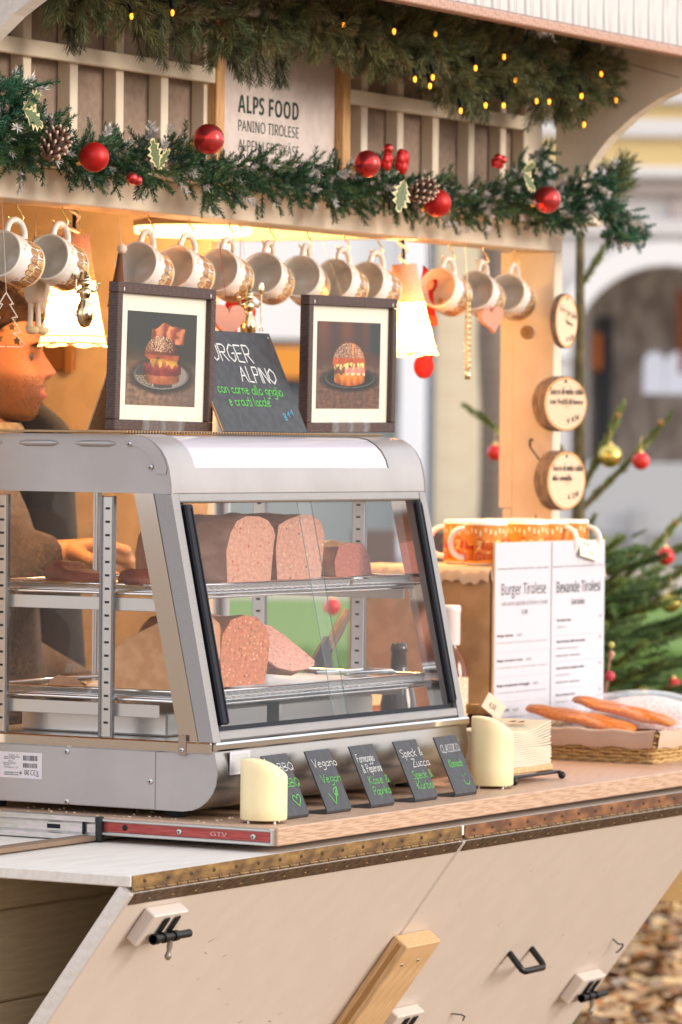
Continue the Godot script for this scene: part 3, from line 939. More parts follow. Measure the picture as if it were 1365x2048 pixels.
	part("plaque_rim", span(Vector3(-0.016, -0.036, 0.055), Vector3(-0.0125, 0.036, 0.075), 0.002), mat(lin(0.32, 0.14, 0.04), 0.5), p)
	# the sign over the counter
	var s := thing("food_sign", "off-white sign board reading ALPS FOOD between two pine posts", "sign", Vector3(0.8285, 2.07, -0.632))
	part("board", span(Vector3(0.0005, 0, -0.014), Vector3(0.4055, 0.46, 0), 0.001), grain(lin(0.60, 0.50, 0.46), lin(0.66, 0.56, 0.52), Vector3(5, 5, 5), 51, 0.45), s)
	print_text("ALPS FOOD", true, 0.0695, 0.1245, 0.0305, 0.2065, M.ink_green, s)
	print_text("PANINO TIROLESE", false, 0.071, 0.0925, 0.0185, 0.206, M.ink_green, s)
	print_text("ALPEN LEBERKÄSE", false, 0.071, 0.0585, 0.0185, 0.207, M.ink_green, s)
	# two straw stars hang before it
	for i in 2:
		var b := MB.new()
		var poly := PackedVector2Array()
		for k in 12:
			var a := TAU * k / 12 + 0.26
			poly.append(Vector2(cos(a), sin(a)) * (0.0095 if k % 2 == 0 else 0.0048))
		b.prism(poly, 0, 0.001)
		var st := thing("straw_star", ["small golden star hanging before the sign, right one", "small golden star at the left edge of the sign"][i], "star", [Vector3(0.905, 2.287, -0.6), Vector3(0.845, 2.262, -0.6)][i], Vector3.ZERO, "straw stars under the upper garland")
		part("star", b, mat(lin(0.72, 0.46, 0.13), 0.5), st)
		b = MB.new()
		b.tube([Vector3(0, 0.009, 0), Vector3(0, 0.06, 0)], 0.0004, 4)
		part("thread", b, M.gold, st)

var hook_x := [0.2665, 0.396, 0.6577, 0.787, 0.9196, 1.0575, 1.186, 1.3212, 1.4453, 1.7221, 1.860, 1.990]

func counter_and_panels() -> void:
	var c := thing("counter_top", "oak laminate counter board with drawer slide on its left edge", "counter")
	part("board", span(Vector3(0.0, 1.0225, -0.74), Vector3(2.4, 1.05, 0.0), 0.0015), M.oak, c)
	# the drawer slide
	var sl := part("slide_rail", span(Vector3(-0.0035, 1.0285, -0.316), Vector3(-0.0005, 1.043, -0.008), 0.0), M.red_rail, c)
	for y in [1.0255, 1.0458]:
		var b := MB.new()
		b.box(Vector3(-0.005, y, -0.162), Vector3(0.009, 0.005, 0.308), 0.0015)
		part("slide_lip", b, M.zinc, sl)
	part("slide_end", span(Vector3(-0.0095, 1.0235, -0.0085), Vector3(-0.0005, 1.0478, -0.005), 0.001), M.zinc, sl)
	var outer := MB.new()
	var prof := [Vector2(-0.001, 1.0505), Vector2(-0.012, 1.0505), Vector2(-0.0135, 1.0495), Vector2(-0.0135, 1.0425), Vector2(-0.0095, 1.0405), Vector2(-0.0075, 1.0385), Vector2(-0.0075, 1.0262), Vector2(-0.0095, 1.0242), Vector2(-0.0135, 1.0222), Vector2(-0.0135, 1.0145), Vector2(-0.012, 1.0135), Vector2(-0.001, 1.0135)]
	var l0 := []
	var l1 := []
	for p in prof:
		l0.append(Vector3(p.x, p.y, -0.3155))
		l1.append(Vector3(p.x, p.y, -0.72))
	outer.skin([l0, l1], -1)
	var zr := grain(lin(0.55, 0.55, 0.50), lin(0.66, 0.60, 0.62), Vector3(6, 30, 6), 53, 0.28)
	zr.metallic = 0.8
	var so := part("slide_outer", outer, zr, c)
	part("slide_slot", span(Vector3(-0.0085, 1.0288, -0.407), Vector3(-0.0065, 1.0355, -0.383), 0.001), M.black, so)
	part("slide_stop", span(Vector3(-0.0115, 1.0155, -0.341), Vector3(-0.0078, 1.0485, -0.336), 0.001), M.black, so)
	part("slide_clip", span(Vector3(-0.0142, 1.013, -0.3158), Vector3(-0.001, 1.051, -0.306), 0.002), M.rubber, so)
	screw(sl, Vector3(-0.0036, 1.0355, -0.171), Vector3.LEFT, 0.005)
	screw(sl, Vector3(-0.0036, 1.0350, -0.041), Vector3.LEFT, 0.005)
	screw(sl, Vector3(-0.0036, 1.0360, -0.268), Vector3.LEFT, 0.0045, M.black_iron)
	var mark := print_text("GTV", false, -0.0145, 1.0325, 0.006, 0.029, mat(lin(0.62, 0.40, 0.36), 0.5), sl, 0.0)
	mark.transform = Transform3D(Basis(Vector3(0, 0, 1), Vector3.UP, Vector3(-1, 0, 0)), Vector3(-0.0041, 0, -0.101)) * mark.transform
	# crumbs under the case
	var cb := MB.new()
	for i in 46:
		var p := Vector3(rng.randf_range(0.006, 0.12), 1.0505, rng.randf_range(-0.5, -0.12))
		cb.ball(p, rng.randf_range(0.0009, 0.0022), 6, Vector3(1, 0.6, 1.4))
	var cr := solo("crumbs", "pale crumbs scattered on the oak counter beside the case", "crumbs", cb, mat(lin(0.62, 0.48, 0.34), 0.9))
	cr.set_meta("kind", "stuff")

	# white board under the counter that carries the hinges
	var w := thing("hinge_board", "white painted board under the oak counter with brass piano hinges", "board")
	part("board", span(Vector3(-0.402, 0.9958, -0.56), Vector3(1.75, 1.012, 0.0), 0.0015), M.white_wood, w)
	for hx in [[-0.400, 0.570], [0.581, 1.70]]:
		var x0: float = hx[0]
		var x1: float = hx[1]
		var hb := span(Vector3(x0, 0.9935, 0.0004), Vector3(x1, 1.0122, 0.0022), 0.0005)
		var up := part("piano_hinge", hb, M.brass if x0 < 0.0 else M.rust, w)
		var pin := MB.new()
		var n := int((x1 - x0) / 0.028)
		for i in n:
			var a := x0 + (x1 - x0) * i / n
			var e := a + (x1 - x0) / n * 0.88
			pin.tube([Vector3(a, 0.9915, 0.003), Vector3(e, 0.9915, 0.003)], 0.0024, 7)
		part("knuckles", pin, M.brass, up)
		for i in int((x1 - x0) / 0.062):
			screw(up, Vector3(x0 + 0.03 + i * 0.062, 1.0035, 0.0022), Vector3(0, 0, 1), 0.0034, M.hinge_dark)

	# the two slanting shutters
	var tilt := Vector3(deg_to_rad(36.4), 0, 0)
	var defs := [[-0.400, 0.5735, "left slanting cream shutter with black bolt at its top left"], [0.5805, 1.598, "right slanting cream shutter with black handle and hook"]]
	for d in defs:
		var sh := thing("slanting_shutter", d[2], "shutter", Vector3(0, 0.9855, 0.002), tilt, "slanting shutters under the counter")
		var x0: float = d[0]
		var x1: float = d[1]
		part("panel", span(Vector3(x0, -0.78, -0.026), Vector3(x1, 0.0, 0.0), 0.0025), M.panel, sh)
		part("edge_strip", span(Vector3(x0 - 0.0012, -0.78, -0.0235), Vector3(x0 - 0.0001, -0.003, -0.0025), 0.0), M.white_wood, sh)
		var low := part("hinge_leaf", span(Vector3(x0 + 0.004, -0.0185, 0.0004), Vector3(x1 - 0.005, 0.003, 0.002), 0.0005), M.hinge_dark, sh)
		for i in int((x1 - x0) / 0.062):
			screw(low, Vector3(x0 + 0.05 + i * 0.062, -0.011, 0.002), Vector3(0, 0, 1), 0.003, M.brass)
		if x0 < 0:
			bolt(sh, Vector3(-0.292, -0.056, 0.0))
			bolt(sh, Vector3(0.772, -0.40, 0.0) - Vector3(0.62, 0, 0))
		else:
			bolt(sh, Vector3(1.487, -0.418, 0.0))
			bolt(sh, Vector3(0.785, -0.402, 0.0))
			var hb := MB.new()
			hb.tube([Vector3(1.072, -0.296, 0.0), Vector3(1.072, -0.302, 0.03), Vector3(1.0735, -0.304, 0.036), Vector3(1.079, -0.305, 0.04), Vector3(1.147, -0.305, 0.04), Vector3(1.1525, -0.304, 0.036), Vector3(1.154, -0.302, 0.03), Vector3(1.154, -0.296, 0.0)], 0.0058, 10)
			part("pull_handle", hb, M.black_iron, sh)
			hb = MB.new()
			hb.tube([Vector3(1.50, -0.318, 0), Vector3(1.507, -0.321, 0.012), Vector3(1.515, -0.319, 0.016), Vector3(1.522, -0.322, 0.016), Vector3(1.524, -0.331, 0.016), Vector3(1.519, -0.338, 0.016), Vector3(1.513, -0.338, 0.016)], 0.0015, 6)
			part("cup_hook", hb, M.black_iron, sh)
			hb = MB.new()
			hb.tube([Vector3(1.006, -0.425, 0), Vector3(1.016, -0.418, 0.012), Vector3(1.026, -0.420, 0.016), Vector3(1.03, -0.43, 0.016)], 0.0014, 6)
			part("cup_hook", hb, M.black_iron, sh)
	# scuffs and dents in the paint
	var marks := MB.new()
	for k in 34:
		var mx := rng.randf_range(-0.3, 1.5)
		var my := rng.randf_range(-0.6, -0.04)
		var a := rng.randf_range(-0.5, 0.9)
		var l := rng.randf_range(0.002, 0.016)
		var wd := rng.randf_range(0.0004, 0.0011)
		var d := Vector3(cos(a), sin(a), 0) * l
		var nn := Vector3(-sin(a), cos(a), 0) * wd
		var c0 := Vector3(mx, my, 0.0004)
		if mx > 0.53 and mx < 0.70 and my < -0.18:
			continue
		marks.q(c0 - nn, c0 + d - nn * 0.3, c0 + d + nn * 0.3, c0 + nn)
	var mo := solo("paint_scuffs", "small brown scuffs and scratches on the cream shutters", "scuffs", marks, mat(lin(0.25, 0.19, 0.15), 0.8), Vector3(0, 0.9855, 0.002), tilt)
	mo.set_meta("kind", "stuff")
	# raw wood batten over the joint
	var bt := thing("wooden_batten", "raw pine batten screwed slantwise over the joint between shutters", "batten", Vector3(0, 0.9855, 0.002), tilt)
	part("batten", span(Vector3(0.556, -0.62, 0.0005), Vector3(0.670, -0.192, 0.031), 0.002), M.pine_x, bt)
	part("batten_seam", span(Vector3(0.5552, -0.62, 0.012), Vector3(0.5559, -0.198, 0.020), 0.0), mat(lin(0.40, 0.21, 0.07), 0.7), bt)
	screw(bt, Vector3(0.578, -0.232, 0.031), Vector3(0, 0, 1), 0.0035)
	screw(bt, Vector3(0.628, -0.228, 0.031), Vector3(0, 0, 1), 0.0035)

func bolt(sh: Node3D, p: Vector3) -> void:
	var bl := part("bolt_block", span(p + Vector3(-0.048, -0.030, 0.0005), p + Vector3(0.044, 0.027, 0.021), 0.002), M.panel, sh)
	var b := MB.new()
	for x in [-0.012, 0.016]:
		b.box(p + Vector3(x, 0.004, 0.024), Vector3(0.012, 0.03, 0.0025), 0.001)
		b.ball(p + Vector3(x, 0.018, 0.0245), 0.0064, 12, Vector3(1, 1, 0.2))
	part("bolt_plate", b, M.black_iron, bl)
	b = MB.new()
	b.tube([p + Vector3(-0.034, -0.008, 0.032), p + Vector3(0.062, -0.008, 0.032)], 0.0062, 12)
	for x in [-0.03, -0.006, 0.022]:
		b.tube([p + Vector3(x - 0.004, -0.008, 0.032), p + Vector3(x + 0.006, -0.008, 0.032)], 0.0082, 12)
	part("bolt_bar", b, M.black_iron, bl)
	b = MB.new()
	b.lathe([Vector2(0.0, 0.030), Vector2(0.003, 0.029), Vector2(0.0055, 0.025), Vector2(0.0045, 0.021), Vector2(0.003, 0.017), Vector2(0.0045, 0.009), Vector2(0.0035, 0.002), Vector2(0.004, 0)], 12)
	part("bolt_knob", b, mat(lin(0.30, 0.27, 0.23), 0.4, 0.6), bl, Transform3D(aim(Vector3(0, -0.9, 0.45)), p + Vector3(0.012, -0.012, 0.035)))

# ---------------------------------------------------------------- the heated display case
const CX0 := 0.036
const CX1 := 0.833
const GZ := -0.0797 / 0.373        # slope of the sloping front: dz / dy

func front_z(y: float) -> float:
	return -0.137 + GZ * (y - 1.17)

func display_case() -> void:
	var c := thing("display_case", "silver heated glass display case with sloping front standing on the counter", "display case")
	# base: side panels, curved front skin, feet
	var prof := [Vector2(-0.1345, 1.1545), Vector2(-0.1305, 1.135), Vector2(-0.1295, 1.118), Vector2(-0.132, 1.103), Vector2(-0.138, 1.090), Vector2(-0.147, 1.079), Vector2(-0.159, 1.070), Vector2(-0.173, 1.0645), Vector2(-0.19, 1.0620)]
	var poly := PackedVector2Array()
	for p in prof:
		poly.append(Vector2(-p.x, p.y))
	poly.append(Vector2(0.62, 1.0620))
	poly.append(Vector2(0.62, 1.1545))
	var side := Transform3D(Basis(Vector3(0, 0, -1), Vector3.UP, Vector3(1, 0, 0)), Vector3.ZERO)
	var b := MB.new()
	b.prism(poly, CX0, CX0 + 0.002, side)
	part("base_side", b, M.steel, c)
	b = MB.new()
	b.prism(poly, CX1 - 0.002, CX1, side)
	part("base_side", b, M.steel, c)
	var rows := []
	for p in prof:
		rows.append([Vector3(CX0 + 0.0022, p.y, p.x), Vector3(0.3, p.y, p.x), Vector3(0.6, p.y, p.x), Vector3(CX1 - 0.0022, p.y, p.x)])
	rows.append([Vector3(CX0 + 0.0022, 1.062, -0.61), Vector3(0.3, 1.062, -0.61), Vector3(0.6, 1.062, -0.61), Vector3(CX1 - 0.0022, 1.062, -0.61)])
	rows.reverse()
	b = MB.new()
	b.skin(rows)
	part("base_front", b, M.base_front, c)
	var sp := part("service_panel", span(Vector3(CX0 - 0.0016, 1.063, -0.6), Vector3(CX0 - 0.0002, 1.1500, -0.2395), 0.0006), M.steel, c)
	for p in [Vector3(CX0 - 0.0016, 1.1435, -0.400), Vector3(CX0 - 0.0016, 1.1050, -0.2475), Vector3(CX0 - 0.0016, 1.0665, -0.399)]:
		screw(sp, p, Vector3.LEFT, 0.0048)
	for fx in [0.075, 0.79]:
		for fz in [-0.225, -0.56]:
			b = MB.new()
			b.lathe([Vector2(0, 1.0502), Vector2(0.016, 1.0502), Vector2(0.018, 1.054), Vector2(0.02, 1.062)], 16, Transform3D(Basis.IDENTITY, Vector3(fx, 0, fz)))
			part("foot", b, M.rubber, c)
	# rating label with its print
	var lab := part("rating_label", span(Vector3(CX0 - 0.0022, 1.0985, -0.56), Vector3(CX0 - 0.0017, 1.1385, -0.4455), 0.0), mat(lin(0.68, 0.62, 0.63), 0.5), c)
	var lx := Transform3D(Basis(Vector3(0, 0, 1), Vector3.UP, Vector3(-1, 0, 0)), Vector3(CX0 - 0.0024, 1.0985, -0.56))
	b = MB.new()
	for row in [[0.0275, 0.0355], [0.0165, 0.0235]]:
		var u := 0.0795
		while u < 0.106:
			var w := rng.randf_range(0.0003, 0.0012)
			b.q(lx * Vector3(u, row[0], 0), lx * Vector3(u + w, row[0], 0), lx * Vector3(u + w, row[1], 0), lx * Vector3(u, row[1], 0))
			u += w + rng.randf_range(0.0004, 0.001)
	part("barcode", b, M.ink, lab)
	var tx := [["EAC", true, 0.0825, 0.0055, 0.0075, 0.009], ["CE", false, 0.0935, 0.0055, 0.0075, 0.0095], ["GmbH", false, 0.044, 0.0185, 0.002, 0.011], ["IPX3", false, 0.052, 0.0245, 0.002, 0.008], ["Lighting tube 8W", false, 0.042, 0.0215, 0.0018, 0.024],
		["Made in China", false, 0.044, 0.0285, 0.0018, 0.02], ["400/CD4/20240824", false, 0.044, 0.0312, 0.0018, 0.03], ["Typ 7", false, 0.052, 0.0345, 0.0018, 0.018], ["Strasse Nr. 25", false, 0.044, 0.0150, 0.0018, 0.026], ["+49(0)3456 971 157", true, 0.044, 0.0070, 0.0019, 0.034], ["www.info.com", true, 0.044, 0.0040, 0.0019, 0.027]]
	for t in tx:
		var o := print_text(t[0], t[1], t[2], t[3], t[4], t[5], M.ink, lab, 0.0)
		o.transform = lx * o.transform
	b = MB.new()
	b.tube([lx * Vector3(0.0755, 0.0125, 0.0001), lx * Vector3(0.0755, 0.005, 0.0001)], 0.0003, 4)
	b.tube([lx * Vector3(0.073, 0.009, 0.0001), lx * Vector3(0.0755, 0.006, 0.0001), lx * Vector3(0.078, 0.009, 0.0001)], 0.0003, 4)
	b.tube([lx * Vector3(0.1045, 0.0125, 0.0001), lx * Vector3(0.1085, 0.006, 0.0001)], 0.0003, 4)
	b.tube([lx * Vector3(0.1085, 0.0125, 0.0001), lx * Vector3(0.1045, 0.006, 0.0001)], 0.0003, 4)
	b.tube([lx * Vector3(0.104, 0.0045, 0.0001), lx * Vector3(0.109, 0.0045, 0.0001)], 0.0005, 4)
	part("pictograms", b, M.ink, lab)
	# chrome band
	b = MB.new()
	b.box(Vector3((CX0 + CX1) / 2, 1.1615, -0.133), Vector3(CX1 - CX0 + 0.006, 0.0135, 0.010), 0.003)
	var band := part("chrome_band", b, M.chrome, c)
	b = MB.new()
	b.box(Vector3(CX0 + 0.001, 1.159, -0.381), Vector3(0.008, 0.018, 0.485), 0.003)
	part("chrome_band", b, M.chrome, c)
	b = MB.new()
	b.box(Vector3(CX1 - 0.001, 1.159, -0.381), Vector3(0.008, 0.018, 0.485), 0.003)
	part("chrome_band", b, M.chrome, c)
	var clip := part("corner_clip", span(Vector3(CX0 - 0.0055, 1.1475, -0.196), Vector3(CX0 - 0.0035, 1.178, -0.183), 0.0008), mat(lin(0.35, 0.25, 0.19), 0.4, 0.6), c)
	screw(clip, Vector3(CX0 - 0.0056, 1.1555, -0.1895), Vector3.LEFT, 0.004)
	# floor of the chamber and water tray
	part("chamber_floor", span(Vector3(CX0 + 0.004, 1.156, -0.612), Vector3(CX1 - 0.004, 1.1675, -0.142), 0.001), M.satin, c)
	for i in 2:
		part("water_tray", span(Vector3(0.10 + i * 0.34, 1.1685, -0.53), Vector3(0.40 + i * 0.34, 1.205, -0.26), 0.003), M.satin, c)
	# hood: sides, curved front with a window let in, top
	var hp := [Vector2(-0.2165, 1.543), Vector2(-0.2175, 1.560), Vector2(-0.2195, 1.5705), Vector2(-0.2215, 1.5815), Vector2(-0.2265, 1.596), Vector2(-0.235, 1.6095), Vector2(-0.247, 1.6205), Vector2(-0.262, 1.6285), Vector2(-0.28, 1.632), Vector2(-0.30, 1.633)]
	var hpoly := PackedVector2Array()
	for p in hp:
		hpoly.append(Vector2(-p.x - 0.0015, p.y - 0.001))
	hpoly.append(Vector2(0.62, 1.632))
	hpoly.append(Vector2(0.62, 1.543))
	for x in [CX0, CX1 - 0.002]:
		b = MB.new()
		b.prism(hpoly, x, x + 0.002, side)
		var hs := part("hood_side", b, M.steel, c)
		var out := Vector3.LEFT if x < 0.4 else Vector3.RIGHT
		var ox: float = CX0 - 0.0002 if x < 0.4 else CX1 + 0.0002
		for k in 4:   # pressed louvres
			b = MB.new()
			b.tube([Vector3(ox, 1.6172, -0.318 - k * 0.1045), Vector3(ox, 1.6172, -0.329 - k * 0.1045), Vector3(ox, 1.6172, -0.378 - k * 0.1045), Vector3(ox, 1.6172, -0.390 - k * 0.1045)], [0.0015, 0.0048, 0.0048, 0.0015], 10)
			part("louvre", b, M.steel, hs)
		var cp := PackedVector2Array([Vector2(0.30, 1.631)])
		for i in range(8, 2, -1):
			cp.append(Vector2(-hp[i].x + 0.002, hp[i].y - 0.0015))
		cp.append_array(PackedVector2Array([Vector2(0.2255, 1.5715), Vector2(0.2435, 1.5715), Vector2(0.2475, 1.588), Vector2(0.258, 1.602), Vector2(0.273, 1.611), Vector2(0.293, 1.6165), Vector2(0.30, 1.622)]))
		b = MB.new()
		b.prism(cp, minf(ox, ox + out.x * 0.0014), maxf(ox, ox + out.x * 0.0014), side)
		var gp := part("gusset", b, M.steel, hs)
		screw(gp, Vector3(ox + out.x * 0.0014, 1.6172, -0.2915), out, 0.0042)
		screw(gp, Vector3(ox + out.x * 0.0014, 1.5822, -0.2525), out, 0.0042)
	var cols := [CX0 - 0.001, 0.112, 0.716, CX1 + 0.001]
	for k in 3:
		rows = []
		for i in hp.size():
			if k == 1 and i > 3:
				break
			rows.append([Vector3(cols[k], hp[i].y, hp[i].x), Vector3(cols[k + 1], hp[i].y, hp[i].x)])
		if k != 1:
			rows.append([Vector3(cols[k], 1.633, -0.62), Vector3(cols[k + 1], 1.633, -0.62)])
		b = MB.new()
		b.skin(rows)
		part("hood_front", b, M.steel, c)
	rows = []
	for i in range(3, hp.size()):
		rows.append([Vector3(cols[1] + 0.001, hp[i].y - 0.0012, hp[i].x - 0.0012), Vector3(cols[2] - 0.001, hp[i].y - 0.0012, hp[i].x - 0.0012)])
	rows.append([Vector3(cols[1] + 0.001, 1.6318, -0.62), Vector3(cols[2] - 0.001, 1.6318, -0.62)])
	b = MB.new()
	b.skin(rows)
	part("hood_window", b, M.acrylic, c)
	part("hood_lip", span(Vector3(CX0, 1.5395, -0.2225), Vector3(CX1, 1.5425, -0.2168), 0.001), M.steel, c)
	part("hood_floor", span(Vector3(CX0 + 0.003, 1.5432, -0.615), Vector3(CX1 - 0.003, 1.546, -0.225), 0.0), M.satin, c)
	# sloping corner columns and front frame
	for s in 2:
		var x0: float = CX0 if s == 0 else CX1 - 0.021
		var x1: float = CX0 + 0.021 if s == 0 else CX1
		var fr := PackedVector2Array([Vector2(-front_z(1.1685), 1.1685), Vector2(-front_z(1.542), 1.542), Vector2(-front_z(1.542) + 0.030, 1.542), Vector2(-front_z(1.1685) + 0.026, 1.1685)])
		b = MB.new()
		b.prism(fr, x0, x1, side)
		part("corner_column", b, M.steel_n, c)
		# polished inner upright behind it
		var up := PackedVector2Array([Vector2(0.1645, 1.1685), Vector2(0.249, 1.542), Vector2(0.284, 1.542), Vector2(0.1975, 1.1685)])
		b = MB.new()
		b.prism(up, (x0 + 0.001) if s == 0 else (x1 - 0.004), (x0 + 0.004) if s == 0 else (x1 - 0.001), side)
		part("polished_upright", b, M.chrome, c)
	for y in [1.1685, 1.5275]:
		b = MB.new()
		b.box(Vector3(0, 0, 0), Vector3(CX1 - CX0 - 0.043, 0.0145, 0.012), 0.002, Transform3D(Basis(Vector3.RIGHT, -atan(0.2137)), Vector3((CX0 + CX1) / 2, y + 0.0075, front_z(y + 0.0075) - 0.0065)))
		part("front_rail", b, M.steel_n, c)
	# two sliding front panes with their black grip strips
	for s in 2:
		var x0: float = 0.060 if s == 0 else 0.425
		var x1: float = 0.462 if s == 0 else 0.810
		var dz := -0.0085 if s == 0 else -0.0125
		b = MB.new()
		b.q(Vector3(x0, 1.184, front_z(1.184) + dz), Vector3(x1, 1.184, front_z(1.184) + dz), Vector3(x1, 1.541, front_z(1.541) + dz), Vector3(x0, 1.541, front_z(1.541) + dz))
		var pane := part("front_pane", b, M.glass, c)
		b = MB.new()
		for x in ([x1] if s == 0 else [x0]):
			b.q(Vector3(x - 0.0012, 1.184, front_z(1.184) + dz + 0.0008), Vector3(x + 0.0012, 1.184, front_z(1.184) + dz + 0.0008), Vector3(x + 0.0012, 1.541, front_z(1.541) + dz + 0.0008), Vector3(x - 0.0012, 1.541, front_z(1.541) + dz + 0.0008))
		part("pane_edge", b, M.glass_edge, pane)
		# grip
		var gx: float = 0.0705 if s == 0 else 0.795
		b = MB.new()
		b.box(Vector3.ZERO, Vector3(0.023 if s == 0 else 0.018, 0.340, 0.010), 0.0045, Transform3D(Basis(Vector3.RIGHT, -atan(0.2137)), Vector3(gx + 0.004, 1.3595, front_z(1.3595) + 0.0005)))
		b.box(Vector3.ZERO, Vector3(0.0012, 0.330, 0.0015), 0.0, Transform3D(Basis(Vector3.RIGHT, -atan(0.2137)), Vector3(gx + 0.008, 1.3595, front_z(1.3595) + 0.006)))
		part("grip_strip", b, M.black, pane)
		b = MB.new()
		var sx: float = x0 - 0.001 if s == 0 else x1 - 0.016
		b.q(Vector3(sx, 1.184, front_z(1.184) - 0.0062), Vector3(sx + 0.017, 1.184, front_z(1.184) - 0.0062), Vector3(sx + 0.017, 1.541, front_z(1.541) - 0.0062), Vector3(sx, 1.541, front_z(1.541) - 0.0062))
		part("black_margin", b, M.black, pane)
	b = MB.new()
	b.q(Vector3(0.06, 1.1835, front_z(1.1835) - 0.0061), Vector3(0.81, 1.1835, front_z(1.1835) - 0.0061), Vector3(0.81, 1.1905, front_z(1.1905) - 0.0061), Vector3(0.06, 1.1905, front_z(1.1905) - 0.0061))
	part("black_margin", b, M.black, c)
	# side panes, rear sliding doors, slotted uprights
	for x in [CX0 + 0.0065, CX1 - 0.0065]:
		b = MB.new()
		b.q(Vector3(x, 1.168, -0.605), Vector3(x, 1.168, -0.19), Vector3(x, 1.543, -0.27), Vector3(x, 1.543, -0.605))
		part("side_pane", b, M.glass, c)
		for z in [-0.3365, -0.532]:
			var xi: float = x + (0.006 if x < 0.4 else -0.006)
			var rail := part("slotted_upright", span(Vector3(xi - 0.003, 1.168, z - 0.012), Vector3(xi + 0.003, 1.5365, z + 0.012), 0.001), M.satin, c)
			b = MB.new()
			for k in 17:
				b.box(Vector3(xi, 1.19 + k * 0.0205, z), Vector3(0.0068, 0.0035, 0.008), 0.0)
			part("slots", b, M.black, rail)
			b = MB.new()
			for dz in [-0.011, 0.011]:
				b.box(Vector3(xi + (-0.002 if x < 0.4 else 0.002), 1.352, z + dz), Vector3(0.008, 0.37, 0.0035), 0.0005)
			part("upright_flange", b, mat(lin(0.25, 0.25, 0.26), 0.25, 0.9), rail)
	for s in 2:
		var x0: float = 0.05 if s == 0 else 0.43
		var rd := part("rear_pane", span(Vector3(x0, 1.168, -0.608 - s * 0.006), Vector3(x0 + 0.39, 1.543, -0.607 - s * 0.006), 0.0), M.glass, c)
		b = MB.new()
		for x in [x0 + 0.006, x0 + 0.384]:
			b.box(Vector3(x, 1.355, -0.6075 - s * 0.006), Vector3(0.014, 0.375, 0.005), 0.001)
		part("rear_frame", b, M.satin, rd)
	for x in [CX0 + 0.006, CX1 - 0.006]:
		part("rear_post", span(Vector3(x - 0.006, 1.168, -0.62), Vector3(x + 0.006, 1.543, -0.598), 0.001), M.satin, c)
	# racks with their wires
	for y in [1.388, 1.226]:
		var rk := Node3D.new()
		rk.name = "grid_rack"
		c.add_child(rk, true)
		b = MB.new()
		var zf := front_z(y) - 0.032
		for z in [zf, zf + 0.0, -0.40, -0.585]:
			b.tube([Vector3(0.06, y, z), Vector3(0.80, y, z)], 0.0026, 8)
		b.tube([Vector3(0.06, y - 0.006, zf - 0.004), Vector3(0.80, y - 0.006, zf - 0.004)], 0.002, 6)
		for x in [0.06, 0.80]:
			b.tube([Vector3(x, y, zf), Vector3(x, y, -0.585)], 0.0026, 8)
		part("rack_frame", b, M.chrome, rk)
		b = MB.new()
		for i in 37:
			var x := 0.07 + i * 0.02
			b.tube([Vector3(x, y - 0.001, zf + 0.002), Vector3(x, y + 0.003, zf - 0.001), Vector3(x, y + 0.003, -0.585)], 0.0014, 5)
		var wi := part("rack_wires", b, M.chrome, rk)
		wi.set_meta("kind", "stuff")
		for x in [CX0 + 0.018, CX1 - 0.018]:
			part("rack_bracket", span(Vector3(x - 0.0012, y - 0.026, -0.59), Vector3(x + 0.0012, y - 0.006, -0.245), 0.0005), M.satin, rk)
	# maker's plate
	var mk := print_text("Roller Grill", false, 0.775, 1.127, 0.008, 0.05, mat(lin(0.30, 0.25, 0.20), 0.4), c, -0.1288)
	mk.name = "maker_lettering"
	var nt := part("paper_note", span(Vector3(0.070, 1.118, -0.1285), Vector3(0.128, 1.153, -0.1275), 0.0), M.paper, c)
	part("note_border", span(Vector3(0.075, 1.122, -0.1274), Vector3(0.123, 1.149, -0.1272), 0.0), mat(lin(0.5, 0.5, 0.5), 0.8), nt)

# ---------------------------------------------------------------- meat loaves and trays
func speckled(base: Color, lumps: Array, n: int, sd: int, size := 192) -> Image:
	var r := RandomNumberGenerator.new()
	r.seed = sd
	var im := Image.create(size, size, false, Image.FORMAT_RGB8)
	var nz := FastNoiseLite.new()
	nz.seed = sd
	nz.frequency = 0.05
	nz.fractal_octaves = 4
	for y in size:
		for x in size:
			var f := nz.get_noise_2d(x * 1.3, y * 1.3) * 0.13 + r.randf_range(-0.025, 0.025)
			im.set_pixel(x, y, Color(base.r * (1 + f), base.g * (1 + f * 1.3), base.b * (1 + f * 1.3)))
	for i in n:
		var c: Color = lumps[r.randi() % lumps.size()]
		var cx := r.randi_range(4, size - 5)
		var cy := r.randi_range(4, size - 5)
		var rx := r.randf_range(1.2, 3.6) * (1.6 if r.randf() < 0.1 else 1.0)
		var ry := r.randf_range(1.2, 4.2)
		for y in range(int(cy - ry - 1), int(cy + ry + 2)):
			for x in range(int(cx - rx - 1), int(cx + rx + 2)):
				if x < 0 or y < 0 or x >= size or y >= size:
					continue
				var d := pow((x - cx) / rx, 2) + pow((y - cy) / ry, 2) + r.randf_range(-0.2, 0.2)
				if d < 1.0:
					im.set_pixel(x, y, im.get_pixel(x, y).lerp(c, 0.8))
	return im

